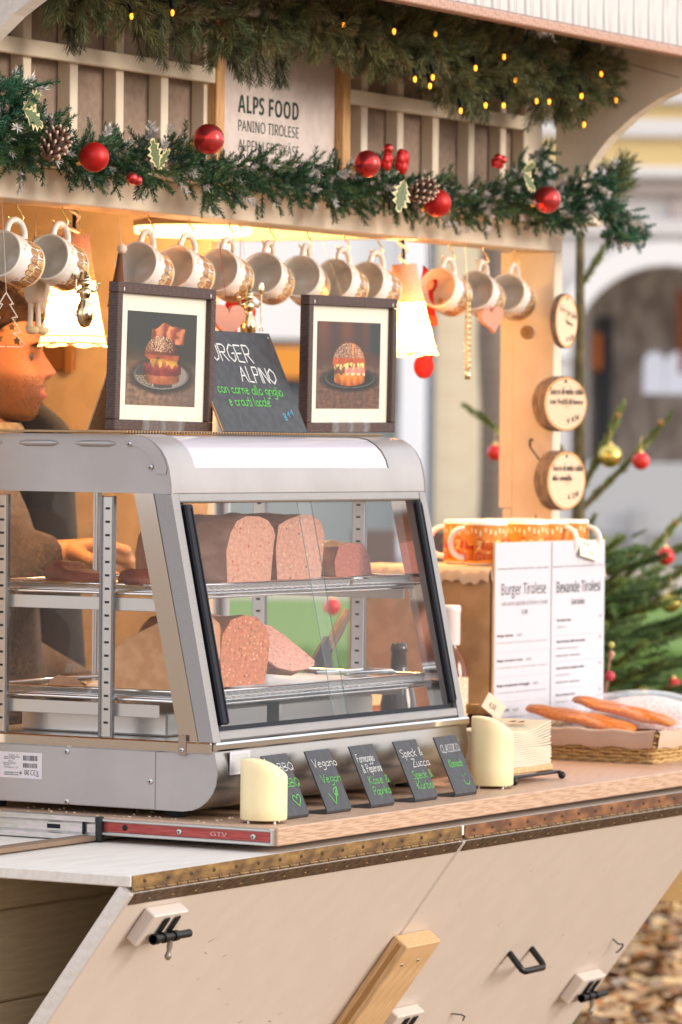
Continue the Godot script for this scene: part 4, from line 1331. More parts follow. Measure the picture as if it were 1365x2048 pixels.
# a loaf whose cut end faces +z at the origin's plane; poly is the cut outline
func loaf(called: String, label: String, poly: PackedVector2Array, deep: float, crust: Material, cut: Material, pos: Vector3, turn: Vector3, shrink := 0.92, bulge := 0.004, cat := "meat loaf") -> Node3D:
	var o := thing(called, label, cat, pos, turn, "meat loaves in the display case")
	var nz := FastNoiseLite.new()
	nz.frequency = 18.0
	nz.seed = int(deep * 1000) + poly.size()
	var fine := PackedVector2Array()
	for i in poly.size():
		var p := poly[i]
		var r := poly[(i + 1) % poly.size()]
		var k := maxi(1, int(p.distance_to(r) / 0.008))
		for j in k:
			fine.append(p.lerp(r, float(j) / k))
	var mid := Vector2.ZERO
	for p in fine:
		mid += p / fine.size()
	mid.y = poly[0].y
	var rows := []
	var steps := maxi(3, int(deep / 0.012))
	for i in steps + 1:
		var f := float(i) / steps
		var s := 1.0 if i < steps else shrink
		var row := []
		for p in fine:
			var w := (p - mid) * s
			var n := nz.get_noise_3d(p.x, p.y, -deep * f) * bulge * (1.0 if i > 0 else 0.15)
			w += w.normalized() * n
			row.append(Vector3(mid.x + w.x, maxf(mid.y + w.y, poly[0].y), -deep * f))
		row.append(row[0])
		rows.append(row)
	var b := MB.new()
	rows.reverse()
	b.skin(rows)
	var last: Array = rows[0]
	var hub := Vector3.ZERO
	for p in last:
		hub += p / last.size()
	for i in last.size() - 1:
		b.t(hub, last[i + 1], last[i], 0)
	part("crust", b, crust, o)
	b = MB.new()
	b.prism(fine, -0.001, 0.0015)
	part("cut_face", b, cut, o)
	return o

func case_goods() -> void:
	var crust := grain(lin(0.42, 0.20, 0.12), lin(0.58, 0.31, 0.20), Vector3(7, 7, 7), 61, 0.5, 0.15, 0.85, 0.012, 5, 2.0)
	var crust_brown := grain(lin(0.40, 0.18, 0.09), lin(0.52, 0.27, 0.14), Vector3(7, 7, 7), 62, 0.5, 0.15, 0.85, 0.012, 5, 2.0)
	var cut_a := image_mat(speckled(Color(0.72, 0.515, 0.42), [Color(0.62, 0.20, 0.12), Color(0.70, 0.30, 0.2), Color(0.82, 0.62, 0.54)], 46, 1), 0.5)
	var cut_b := image_mat(speckled(Color(0.71, 0.505, 0.42), [Color(0.20, 0.17, 0.10), Color(0.58, 0.28, 0.2), Color(0.80, 0.74, 0.54)], 34, 2), 0.5)
	var cut_c := image_mat(speckled(Color(0.68, 0.41, 0.28), [Color(0.85, 0.62, 0.5), Color(0.55, 0.22, 0.12), Color(0.82, 0.58, 0.42), Color(0.40, 0.35, 0.15)], 170, 3), 0.55)
	var cut_d := image_mat(speckled(Color(0.79, 0.57, 0.50), [Color(0.25, 0.2, 0.12), Color(0.65, 0.32, 0.25), Color(0.9, 0.7, 0.64)], 60, 4), 0.5)
	# upper shelf
	var y1 := 1.4005
	var tall := PackedVector2Array([Vector2(-0.070, 0), Vector2(0.066, 0), Vector2(0.075, 0.058), Vector2(0.080, 0.072), Vector2(0.074, 0.084), Vector2(0.056, 0.097), Vector2(0.028, 0.1035), Vector2(-0.012, 0.1045), Vector2(-0.042, 0.097), Vector2(-0.062, 0.078), Vector2(-0.074, 0.05)])
	loaf("meat_loaf", "pink meat loaf with red specks, cut face forward, left on the upper shelf", tall, 0.17, crust, cut_a, Vector3(0.341, y1, -0.262), Vector3(0, 0.02, 0))
	var tall2 := PackedVector2Array([Vector2(-0.068, 0), Vector2(0.066, 0), Vector2(0.074, 0.05), Vector2(0.076, 0.072), Vector2(0.064, 0.092), Vector2(0.040, 0.103), Vector2(0.006, 0.105), Vector2(-0.042, 0.096), Vector2(-0.066, 0.088), Vector2(-0.074, 0.05)])
	loaf("meat_loaf", "pink meat loaf with pumpkin seeds, second on the upper shelf", tall2, 0.15, crust, cut_b, Vector3(0.535, y1, -0.285), Vector3(0, -0.02, 0))
	var slab := PackedVector2Array([Vector2(-0.062, 0), Vector2(0.070, 0), Vector2(0.062, 0.03), Vector2(0.038, 0.052), Vector2(-0.02, 0.056), Vector2(-0.052, 0.05), Vector2(-0.068, 0.026)])
	loaf("smoked_meat_slab", "low slab of smoked pink meat at the right end of the upper shelf", slab, 0.12, crust, image_mat(speckled(Color(0.64, 0.39, 0.33), [Color(0.80, 0.56, 0.5), Color(0.6, 0.3, 0.25)], 80, 5), 0.5), Vector3(0.735, y1, -0.30), Vector3(0, 0.05, 0), 0.7, 0.008)
	# dark smoked pieces at the back of the upper shelf
	var ham := grain(lin(0.16, 0.045, 0.03), lin(0.28, 0.09, 0.06), Vector3(26, 26, 26), 63, 0.5, 0.3, 0.7, 0.03, 4, 7.0)
	var hp := PackedVector2Array([Vector2(-0.09, 0), Vector2(0.08, 0), Vector2(0.085, 0.02), Vector2(0.05, 0.030), Vector2(0.03, 0.027), Vector2(0.0, 0.020), Vector2(-0.05, 0.014)])
	loaf("smoked_ham", "dark red smoked ham piece at the back left of the upper shelf", hp, 0.05, ham, ham, Vector3(0.185, y1, -0.46), Vector3(0, 0.95, 0), 0.8, 0.01, "ham")
	hp = PackedVector2Array([Vector2(-0.06, 0), Vector2(0.06, 0), Vector2(0.06, 0.010), Vector2(0.02, 0.020), Vector2(-0.02, 0.024), Vector2(-0.05, 0.012)])
	loaf("smoked_ham", "smaller dark red ham piece beside the polished upright of the case", hp, 0.05, ham, ham, Vector3(0.145, y1, -0.315), Vector3(0, 0.7, 0), 0.8, 0.008, "ham")
	# lower shelf
	var y2 := 1.2385
	var arch := PackedVector2Array([Vector2(-0.066, 0), Vector2(0.062, 0), Vector2(0.076, 0.04), Vector2(0.082, 0.066), Vector2(0.072, 0.09), Vector2(0.045, 0.106), Vector2(0.008, 0.111), Vector2(-0.034, 0.104), Vector2(-0.060, 0.082), Vector2(-0.069, 0.045)])
	loaf("meat_loaf", "brown coarse-textured meat loaf standing at the left of the lower shelf", arch, 0.11, crust_brown, cut_c, Vector3(0.308, y2, -0.25), Vector3(-0.05, 0.0, 0))
	var wedge := PackedVector2Array([Vector2(-0.072, 0.008), Vector2(-0.045, -0.006), Vector2(0.0, -0.010), Vector2(0.05, -0.004), Vector2(0.085, 0.004), Vector2(0.096, 0.014), Vector2(0.075, 0.030), Vector2(0.035, 0.056), Vector2(0.0, 0.074), Vector2(-0.035, 0.076), Vector2(-0.062, 0.064), Vector2(-0.076, 0.04)])
	loaf("meat_loaf", "half meat loaf with dark specks lying in the middle of the lower shelf", wedge, 0.040, crust, cut_d, Vector3(0.468, y2 + 0.024, -0.262), Vector3(-0.55, 0.08, -0.10), 0.9)
	loaf("meat_loaf", "plain pink meat loaf behind the brown one on the lower shelf", arch, 0.10, crust, cut_d, Vector3(0.44, y2 - 0.006, -0.40), Vector3(0, -0.05, 0))
	var big := PackedVector2Array([Vector2(-0.068, 0), Vector2(0.075, 0), Vector2(0.085, 0.05), Vector2(0.08, 0.10), Vector2(0.055, 0.122), Vector2(0.01, 0.105), Vector2(-0.05, 0.075), Vector2(-0.074, 0.045), Vector2(-0.08, 0.02)])
	loaf("meat_loaf", "golden brown meat loaf seen from the end through the left pane, lower shelf", big, 0.12, crust_brown, grain(lin(0.56, 0.28, 0.13), lin(0.64, 0.35, 0.18), Vector3(6, 6, 6), 64, 0.5), Vector3(0.125, y2, -0.30), Vector3(0, -PI / 2 + 0.35, 0), 0.95)
	var crumb := PackedVector2Array([Vector2(-0.03, 0), Vector2(0.03, 0), Vector2(0.01, 0.012), Vector2(-0.012, 0.016), Vector2(-0.02, 0.012)])
	loaf("meat_piece", "small brown meat end lying far back left on the lower tray", crumb, 0.02, crust_brown, crust_brown, Vector3(0.135, y2, -0.47), Vector3(0, -1.2, 0), 0.8, 0.004, "meat")
	# steel trays on the racks
	for t in [[1.3935, 0.085, 0.60, "stainless tray under the loaves on the upper rack"], [1.2315, 0.085, 0.79, "stainless tray under the loaves on the lower rack"], [1.3935, 0.61, 0.80, "short stainless tray under the smoked slab on the upper rack"]]:
		var tr := thing("steel_tray", t[3], "tray", Vector3.ZERO, Vector3.ZERO, "steel trays in the display case")
		var x0: float = t[1]
		var x1: float = t[2]
		var zf := front_z(t[0]) - 0.042
		part("tray_bottom", span(Vector3(x0, t[0] - 0.002, -0.58), Vector3(x1, t[0] + 0.0005, zf), 0.0005), M.satin, tr)
		var b := MB.new()
		b.tube([Vector3(x0, t[0] + 0.007, zf), Vector3(x1, t[0] + 0.007, zf), Vector3(x1, t[0] + 0.007, -0.58), Vector3(x0, t[0] + 0.007, -0.58), Vector3(x0, t[0] + 0.007, zf)], 0.003, 8)
		part("tray_rim", b, M.chrome, tr)
		b = MB.new()
		b.q(Vector3(x0, t[0], zf), Vector3(x1, t[0], zf), Vector3(x1, t[0] + 0.007, zf + 0.002), Vector3(x0, t[0] + 0.007, zf + 0.002))
		b.q(Vector3(x0, t[0], -0.58), Vector3(x0, t[0], zf), Vector3(x0 - 0.002, t[0] + 0.007, zf), Vector3(x0 - 0.002, t[0] + 0.007, -0.58))
		part("tray_wall", b, M.satin, tr)
	# wire tray handles at the right of the lower shelf
	var hd := MB.new()
	hd.tube([Vector3(0.62, 1.243, -0.245), Vector3(0.775, 1.243, -0.245), Vector3(0.785, 1.240, -0.245), Vector3(0.787, 1.230, -0.245)], 0.003, 8)
	hd.tube([Vector3(0.62, 1.243, -0.30), Vector3(0.775, 1.243, -0.30), Vector3(0.785, 1.240, -0.30), Vector3(0.787, 1.230, -0.30)], 0.003, 8)
	hd.tube([Vector3(0.775, 1.243, -0.245), Vector3(0.775, 1.243, -0.30)], 0.003, 8)
	solo("wire_tray_handle", "bent wire handle at the right end of the lower rack", "handle", hd, M.chrome)

# ---------------------------------------------------------------- what stands on the case: frames and the chalk board
func burger_photo(kind: int) -> Image:
	var w := 216
	var h := 176
	var im := Image.create(w, h, false, Image.FORMAT_RGB8)
	var nz := FastNoiseLite.new()
	nz.seed = 70 + kind
	nz.frequency = 0.035
	nz.fractal_octaves = 4
	var r := RandomNumberGenerator.new()
	r.seed = 5 + kind
	for y in h:
		for x in w:
			var u := float(x) / w
			var v := float(y) / h
			var n := nz.get_noise_2d(x, y)
			var back: Color
			if kind == 0:
				back = Color(0.11, 0.13, 0.12).lerp(Color(0.16, 0.15, 0.10), clampf(1.6 * absf(u - 0.4), 0, 1)).lerp(Color(0.42, 0.28, 0.16), clampf((v - 0.34) * 3.0, 0.0, 0.7) * clampf(1.0 - 2.4 * absf(u - 0.12), 0, 1))
			else:
				back = Color(0.22, 0.14, 0.11).lerp(Color(0.36, 0.19, 0.11), clampf(0.5 + 0.5 * sin(u * 17.0), 0, 1) * clampf(1.2 - v * 2, 0, 1)).lerp(Color(0.10, 0.15, 0.14), clampf((u - 0.76) * 9.0, 0, 1) * clampf((0.4 - v) * 12, 0, 1))
			var tv := 0.58 if kind == 0 else 0.52
			var wood := Color(0.44, 0.34, 0.27) if kind == 0 else Color(0.36, 0.25, 0.20)
			wood = wood * (1.0 + 0.32 * nz.get_noise_2d(x * 0.7, y * 3.0) + 0.10 * sin(u * 60.0 + n * 4.0))
			if kind == 0:
				wood = wood.lerp(Color(0.32, 0.28, 0.26), clampf((u - 0.4) * 1.2, 0, 0.7))
			var c := back.lerp(wood, smoothstep(tv - 0.12, tv + 0.08, v))
			var px := 0.50 if kind == 0 else 0.52
			var py := 0.665 if kind == 0 else 0.645
			var d := Vector2((u - px) / 0.40, (v - py) / (0.155 if kind == 0 else 0.115)).length()
			var d2 := Vector2((u - px) / 0.42, (v - py - 0.02) / (0.165 if kind == 0 else 0.125)).length()
			c = c.lerp(c * 0.45, clampf((1.25 - d2) * 4.0, 0, 0.75))
			var plate := Color(0.22, 0.205, 0.195) if kind == 0 else Color(0.08, 0.09, 0.10)
			if d2 < 1.0:
				c = plate * 0.75
			if d < 1.0:
				c = plate * (1.0 + 0.15 * n)
				if d > 0.92:
					c = plate.lerp(Color(0.62, 0.58, 0.54), 0.75 * clampf(0.4 + (v - py) * 3.0, 0.0, 1.0))
				elif kind == 0 and u > 0.66 and d > 0.55:
					c = c.lerp(Color(0.72, 0.68, 0.62), 0.5)
				elif kind == 0 and u < 0.40 and v > 0.68 and r.randf() < 0.3:
					c = Color(0.75, 0.66, 0.5)
			# the burger, from the bottom up
			var bxm := 0.51
			var jag := 0.012 * sin(u * 70.0) + 0.01 * n
			var ub := (u - bxm) / 0.245
			if kind == 0:
				var w2 := (u - 0.51) / 0.27
				if absf(ub) < 1.0 and v > 0.63 - 0.02 * (1 - ub * ub) and v < 0.755 + 0.045 * sqrt(1 - ub * ub) - 0.03:
					c = Color(0.66, 0.38, 0.24).lerp(Color(0.46, 0.22, 0.12), clampf((v - 0.68) * 7.0, 0, 1)) * (1.0 - 0.4 * ub * ub + 0.22 * n)
				if absf(w2) < 1.0 and v > 0.545 + jag and v < 0.645 + 0.035 * sqrt(1 - w2 * w2):
					c = Color(0.46, 0.16, 0.13).lerp(Color(0.66, 0.30, 0.24), clampf(0.5 - 1.4 * (v - 0.58) * 8.0, 0, 1)) * (1.0 - 0.45 * w2 * w2 + 0.3 * n)
				var w3 := (u - 0.53) / 0.20
				if absf(w3) < 1.0 and v > 0.49 and v < 0.565 + jag * 2.0:
					c = Color(0.86, 0.62, 0.24) * (0.85 + 0.5 * n - 0.2 * absf(w3))
				var w4 := (u - 0.50) / 0.25
				var top := 0.245 + 0.05 * (u - 0.4)
				if absf(w4) < 1.0 and v < 0.50 + 0.03 * n + 0.05 * (u - 0.5) and v > top + 0.22 * (1.0 - sqrt(1.0 - w4 * w4)):
					c = Color(0.36, 0.17, 0.10).lerp(Color(0.20, 0.08, 0.05), clampf(w4, 0, 1)) * (1.1 + 0.25 * n)
					if v < 0.42 and r.randf() < 0.42 * (1.0 - absf(w4 + 0.2)):
						c = Color(0.84, 0.76, 0.62)
					elif v > 0.45:
						c = Color(0.56, 0.27, 0.13) * (1.0 + 0.3 * n)
				# crisp bacon standing behind
				if v < 0.33 and v > 0.12 + 0.010 * sin(u * 33.0) + 0.016 * sin(u * 19.0 + 1.0) + 0.36 * pow(absf(u - 0.60), 1.4) and u > 0.33 + 0.1 * (0.33 - v) and u < 0.84 - 0.15 * (v - 0.1) and not (absf(w4) < 1.0 and v > top + 0.22 * (1.0 - sqrt(1.0 - w4 * w4))):
					c = Color(0.46, 0.20, 0.11).lerp(Color(0.74, 0.46, 0.30), clampf(0.5 + 0.6 * sin(u * 38.0 + v * 16.0 + n * 3.0), 0, 1)) * (0.95 + 0.3 * n)
			else:
				if absf(ub) < 0.98 and v > 0.575 and v < 0.665 + 0.07 * sqrt(1 - ub * ub):
					c = Color(0.86, 0.50, 0.16).lerp(Color(0.55, 0.24, 0.08), clampf((v - 0.62) * 8.0 + 0.3 * sin(u * 60), 0, 1)) * (1.0 - 0.3 * ub * ub + 0.25 * n)
				if absf(ub) < 1.0 and v > 0.52 + 0.05 * (0.5 - u) and v <= 0.60 + jag:
					c = (Color(0.80, 0.48, 0.42) if ub > -0.3 else Color(0.36, 0.22, 0.15)) * (1.0 + 0.25 * n)
					if v > 0.588 and ub > -0.2:
						c = Color(0.90, 0.80, 0.66)
				if absf(ub) < 1.0 and v > 0.44 and v <= 0.525 + jag * 2 + 0.05 * (0.5 - u):
					c = Color(0.92, 0.76, 0.46).lerp(Color(0.36, 0.22, 0.10), clampf(0.5 + 0.9 * sin(u * 95.0 + n * 5.0), 0, 1) * 0.7)
				var w4 := (u - 0.50) / 0.255
				if absf(w4) < 1.0 and v < 0.475 - 0.06 * (u - 0.5) + 0.02 * n and v > 0.235 + 0.24 * (1.0 - sqrt(1.0 - w4 * w4)):
					c = Color(0.44, 0.19, 0.09).lerp(Color(0.22, 0.09, 0.06), clampf(0.6 - w4, 0, 1)) * (1.1 + 0.25 * n)
					if v > 0.41:
						c = Color(0.62, 0.27, 0.10) * (1.0 + 0.2 * n)
					elif absf(u - 0.56) < 0.012 and v < 0.38:
						c = Color(0.88, 0.52, 0.22)
					elif r.randf() < 0.4:
						c = Color(0.80, 0.68, 0.55)
			im.set_pixel(x, y, c * (1.02 + 0.06 * r.randf()))
	return im

func picture_frame(label: String, kind: int, pos: Vector3, turn: Vector3) -> void:
	# 0.286 wide, 0.228 high; the front lies in the xy plane, bottom left corner at the origin
	var f := thing("picture_frame", label, "picture frame", pos, turn, "framed burger photographs on the case")
	var W := 0.286 if kind == 0 else 0.297
	var H := 0.2275
	for m in [[Vector3(0, 0, -0.018), Vector3(W, 0.0165, 0)], [Vector3(0, H - 0.0165, -0.018), Vector3(W, H, 0)], [Vector3(0, 0.0167, -0.018), Vector3(0.0150, H - 0.0167, 0)], [Vector3(W - 0.0150, 0.0167, -0.018), Vector3(W, H - 0.0167, 0)]]:
		part("frame_rail", span(m[0], m[1], 0.0012), M.frame_wood, f)
	part("back_board", span(Vector3(0.006, 0.006, -0.0175), Vector3(W - 0.006, H - 0.006, -0.0125), 0.0), M.cardboard, f)
	var mt := part("mount", span(Vector3(0.0152, 0.0168, -0.012), Vector3(W - 0.0152, H - 0.0168, -0.0095), 0.0), M.mount, f)
	var b := MB.new()
	var px := 0.0425
	b.q(Vector3(px, 0.040, -0.0088), Vector3(W - px, 0.040, -0.0088), Vector3(W - px, H - 0.0425, -0.0088), Vector3(px, H - 0.0425, -0.0088))
	part("photograph", b, image_mat(burger_photo(kind), 0.5), mt)
	b = MB.new()
	b.q(Vector3(0.0152, 0.0168, -0.006), Vector3(W - 0.0152, 0.0168, -0.006), Vector3(W - 0.0152, H - 0.0168, -0.006), Vector3(0.0152, H - 0.0168, -0.006))
	part("glass_pane", b, M.picture_glass, f)
	for x in [0.016, W - 0.018]:
		b = MB.new()
		b.ball(Vector3(x, H - 0.011, 0.0006), 0.0028, 8, Vector3(0.7, 1.2, 0.3))
		part("sticker_dot", b, mat(lin(0.6, 0.52, 0.5), 0.6), f)
	# clear tape at the foot
	b = MB.new()
	var rows := []
	for j in 3:
		var row := []
		for i in 9:
			row.append(Vector3(W * (0.26 + 0.44 * i / 8.0) + (0.003 if j == 1 else 0.0), 0.001 + 0.012 * j, 0.0012 + 0.0008 * sin(i * 2.1 + j)))
		rows.append(row)
	b.skin(rows)
	part("clear_tape", b, M.plastic_clear, f)

func case_top() -> void:
	# cardboard sheet under the frames
	var b := MB.new()
	b.box(Vector3(0.42, 1.6355, -0.44), Vector3(0.79, 0.0036, 0.30), 0.0004)
	var cb := thing("cardboard_sheet", "brown corrugated cardboard sheet lying on top of the display case", "cardboard")
	part("liner", b, M.cardboard, cb)
	b = MB.new()
	for i in 96:
		b.box(Vector3(0.03 + i * 0.0082, 1.6355, -0.2893), Vector3(0.0036, 0.0022, 0.001), 0.0)
	part("flutes", b, M.ink_brown, cb)
	picture_frame("dark wood frame with photo of burger with crisp bacon, nearer the seller", 0, Vector3(0.0515, 1.638, -0.33), Vector3(deg_to_rad(1.0), 0, deg_to_rad(-0.5)))
	picture_frame("dark wood frame with photo of glossy burger on black plate, nearer the right lamp", 1, Vector3(0.6245, 1.638, -0.325), Vector3(deg_to_rad(1.0), 0, deg_to_rad(0.6)))
	# chalk board leaning back between them
	var c := thing("chalk_board", "black chalk board reading BURGER ALPINO leaning between the two frames", "chalkboard", Vector3(0.333, 1.638, -0.306), Vector3(deg_to_rad(-25), 0, 0))
	part("board", span(Vector3(0, 0, -0.0042), Vector3(0.262, 0.180, 0), 0.0008), M.slate, c)
	part("board_edge", span(Vector3(-0.0012, 0.001, -0.004), Vector3(-0.0001, 0.179, -0.0004), 0.0), M.pine, c)
	b = MB.new()
	hand(b, "BURGER", 0.030, 0.127, 0.030, 0.0023, Transform3D(Basis.IDENTITY, Vector3(0, 0, 0.0006)), 1.26, -0.02, 1.6)
	hand(b, "ALPINO", 0.117, 0.090, 0.027, 0.0022, Transform3D(Basis.IDENTITY, Vector3(0, 0, 0.0006)), 1.18, -0.03, 1.6)
	part("chalk_lettering", b, M.chalk_white, c)
	b = MB.new()
	hand(b, "con carne alla griglia", 0.030, 0.069, 0.0165, 0.0015, Transform3D(Basis.IDENTITY, Vector3(0, 0, 0.0006)), 1.20, -0.02, 1.7)
	hand(b, "e crauti locale", 0.050, 0.046, 0.0165, 0.0015, Transform3D(Basis.IDENTITY, Vector3(0, 0, 0.0006)), 1.12, 0.0, 1.6)
	part("chalk_lettering", b, M.chalk_green, c)
	b = MB.new()
	hand(b, "B", 0.205, 0.022, 0.012, 0.0016, Transform3D(Basis.IDENTITY, Vector3(0, 0, 0.0006)), 1.1)
	for p in [[0.218, 0.031, 0.224, 0.037], [0.224, 0.037, 0.222, 0.028], [0.230, 0.034, 0.236, 0.041], [0.236, 0.041, 0.236, 0.031]]:
		strokes(b, [Vector2(p[0], p[1]), Vector2(p[2], p[3])], 0.0015, 0.0006, Transform3D.IDENTITY)
	part("chalk_lettering", b, M.chalk_blue, c)
	b = MB.new()
	b.ball(Vector3(0.252, 0.171, 0.0004), 0.002, 8, Vector3(1, 1, 0.3))
	part("rivet", b, M.satin, c)
	# folded card prop behind the left frame
	b = MB.new()
	b.prism(PackedVector2Array([Vector2(0.0, 0.0), Vector2(0.13, 0.0), Vector2(0.085, 0.125), Vector2(0.076, 0.125)]), -0.003, 0.0)
	solo("cardboard_prop", "torn brown cardboard prop standing behind the left picture frame", "cardboard", b, M.cardboard, Vector3(0.086, 1.638, -0.40))

# ---------------------------------------------------------------- on the counter
func counter_things() -> void:
	var texts := [["BBQ", "", "BBQ", "", "h"], ["Vegano", "", "Vegan", "", "v"], ["Formaggio", "& Peperoni", "Käse &", "Paprika", ""], ["Speck &", "Zucca", "Speck &", "Kürbis", ""], ["CLASSICO", "", "Klassisch", "", "s"]]
	var xs := [0.1135, 0.2405, 0.3755, 0.5135, 0.6445]
	var zs := [-0.060, -0.058, -0.057, -0.055, -0.053]
	var proto: Node3D
	for i in 5:
		var t: Array = texts[i]
		var label := "small black bent card with chalk text %s" % ["BBQ and heart behind the left candle", "Vegano, Vegan and a leaf", "Formaggio and Peperoni in white and green", "Speck and Zucca, Kürbis", "CLASSICO and a smile beside the right candle"][i]
		var c: Node3D
		if i == 0:
			c = thing("flavour_card", label, "sign card", Vector3.ZERO, Vector3(0, 0.01, 0), "black flavour cards before the case")
			var b := MB.new()
			# sheet with a rounded bend and a foot going back
			var ln := [Vector2(0.0968, -0.0452), Vector2(0.0962, -0.0440)]
			var prof := []
			prof.append(Vector2(0.0945, -0.0415))
			prof.append(Vector2(0.0072, -0.0007))
			prof.append(Vector2(0.0048, 0.0))
			prof.append(Vector2(0.0028, -0.0006))
			prof.append(Vector2(0.0014, -0.0024))
			prof.append(Vector2(0.0010, -0.0050))
			prof.append(Vector2(0.0010, -0.046))
			var th := 0.0022
			var outer := []
			var inner := []
			for k in prof.size():
				var a: Vector2 = prof[maxi(k - 1, 0)]
				var e: Vector2 = prof[mini(k + 1, prof.size() - 1)]
				var nn := (e - a).normalized().orthogonal()
				var p: Vector2 = prof[k]
				outer.append(p)
				inner.append(p + nn * th * (1.0 if nn.y < 0 or nn.x > 0 else 1.0))
			for k in prof.size() - 1:
				for s in 2:
					var l: Array = outer if s == 0 else inner
					var p0 := Vector3(0, l[k].x, l[k].y)
					var p1 := Vector3(0, l[k + 1].x, l[k + 1].y)
					var out := Vector3(0, (outer[k].x - inner[k].x), (outer[k].y - inner[k].y)) * (1.0 if s == 0 else -1.0)
					b.qout(p0, p0 + Vector3(0.076, 0, 0), p1 + Vector3(0.076, 0, 0), p1, out)
				for x in [0.0, 0.076]:
					b.qout(Vector3(x, outer[k].x, outer[k].y), Vector3(x, outer[k + 1].x, outer[k + 1].y), Vector3(x, inner[k + 1].x, inner[k + 1].y), Vector3(x, inner[k].x, inner[k].y), Vector3(x - 0.03, 0, 0))
			b.qout(Vector3(0, outer[0].x, outer[0].y), Vector3(0.076, outer[0].x, outer[0].y), Vector3(0.076, inner[0].x, inner[0].y), Vector3(0, inner[0].x, inner[0].y), Vector3.UP)
			part("card", b, M.slate, c)
			proto = c.duplicate()
		else:
			c = proto.duplicate()
			c.name = numbered("flavour_card")
			c.set_meta("label", label)
			add_child(c)
		c.position = Vector3(xs[i], 1.0502, zs[i])
		var dir := Vector3(0, 0.0945 - 0.0072, -0.0415 + 0.0007).normalized()
		var xf := Transform3D(Basis(Vector3.RIGHT, dir, Vector3.RIGHT.cross(dir)), Vector3(0, 0.0072, -0.0007) + Vector3.RIGHT.cross(dir) * 0.0030)
		var w := MB.new()
		var g := MB.new()
		var two: bool = t[1] != ""
		var wide := func(s: String) -> float: return clampf(11.0 / maxf(5.0, s.length()), 1.0, 1.9)
		var hh := 0.0135
		hand(w, t[0], (0.036 if i == 0 else 0.008), 0.068, hh, 0.0009, xf, wide.call(t[0]) * (0.70 if t[0].length() > 7 else 0.86), 0.0, 1.6)
		if two:
			hand(w, t[1], 0.014 if i == 2 else 0.034, 0.050, hh, 0.0009, xf, wide.call(t[1]) * 0.78, 0.0, 1.6)
			hand(g, t[2], 0.020, 0.030, hh, 0.0009, xf, wide.call(t[2]) * 0.78, 0.0, 1.6)
			hand(g, t[3], 0.022, 0.012, hh, 0.0009, xf, wide.call(t[3]) * 0.74, 0.0, 1.6)
		else:
			hand(g, t[2], 0.040 if i == 0 else 0.016, 0.042, hh, 0.0009, xf, wide.call(t[2]) * (0.62 if t[2].length() > 7 else 0.8), 0.0, 1.6)
			var pic := []
			match t[4]:
				"h":
					pic = [[Vector2(0.055, 0.010), Vector2(0.043, 0.022), Vector2(0.046, 0.028), Vector2(0.052, 0.027), Vector2(0.055, 0.022), Vector2(0.058, 0.028), Vector2(0.064, 0.029), Vector2(0.066, 0.022), Vector2(0.055, 0.010)]]
				"v":
					pic = [[Vector2(0.022, 0.024), Vector2(0.034, 0.006), Vector2(0.044, 0.022), Vector2(0.052, 0.034), Vector2(0.040, 0.030), Vector2(0.038, 0.022), Vector2(0.048, 0.020), Vector2(0.052, 0.034)], [Vector2(0.034, 0.006), Vector2(0.046, 0.028)]]
				"s":
					pic = [[Vector2(0.046, 0.024), Vector2(0.046, 0.027)], [Vector2(0.055, 0.026), Vector2(0.055, 0.029)], [Vector2(0.043, 0.018), Vector2(0.047, 0.011), Vector2(0.056, 0.010), Vector2(0.062, 0.015)]]
			for l in pic:
				strokes(g, l, 0.0012, 0.0, xf)
		part("chalk_lettering", w, M.chalk_white, c)
		part("chalk_lettering", g, M.chalk_green, c)
	proto.free()

	# two wax pillar candles with slanting tops
	for i in 2:
		var p: Vector3 = [Vector3(0.064, 1.05, -0.064), Vector3(0.852, 1.05, -0.094)][i]
		var c := thing("pillar_candle", ["ivory pillar candle with sloping top at the left counter corner", "taller ivory pillar candle between the last card and the napkins"][i], "candle", p, Vector3.ZERO, "ivory LED pillar candles")
		var r := 0.0355
		var h0: float = [0.098, 0.121][i]
		var b := MB.new()
		var seg := 40
		var top := func(x: float, z: float) -> float:
			var s := (x * 0.5 + z * 0.866) / r     # towards the right of the picture
			return h0 - [0.025, 0.028][i] * pow(clampf((s + 1.0) * 0.5, 0.0, 1.0), 2.5)
		var rings := []
		for j in [0.0, 0.0, 0.25, 0.5, 0.8, 0.97, 1.0]:
			var ring := []
			for k in seg + 1:
				var a := -TAU * k / seg
				var rr := r * (0.96 if (rings.size() == 0) else (0.97 if j == 1.0 else 1.0))
				var x := cos(a) * rr
				var z := sin(a) * rr
				var t: float = top.call(x, z)
				ring.append(Vector3(x, 0.005 + (0.002 if rings.size() == 1 else 0.0) + (t - 0.007) * j, z))
			rings.append(ring)
		for f in [0.75, 0.4, 0.02]:
			var ring := []
			for k in seg + 1:
				var a := -TAU * k / seg
				var x: float = cos(a) * r * f
				var z: float = sin(a) * r * f
				var t: float = top.call(x, z)
				ring.append(Vector3(x, t - 0.004 * (1.0 - f) - 0.002, z))
			rings.append(ring)
		b.skin(rings)
		b.prism(PackedVector2Array([Vector2(-0.025, -0.025), Vector2(0.025, -0.025), Vector2(0.025, 0.025), Vector2(-0.025, 0.025)]), -0.006, -0.0055, Transform3D(Basis(Vector3.RIGHT, -PI / 2), Vector3.ZERO))
		part("wax_body", b, M.wax, c)
		b = MB.new()
		b.tube([Vector3(0, h0 - 0.012, 0), Vector3(0.0005, h0 - 0.002, 0)], 0.0008, 6)
		part("wick", b, M.mount, c)
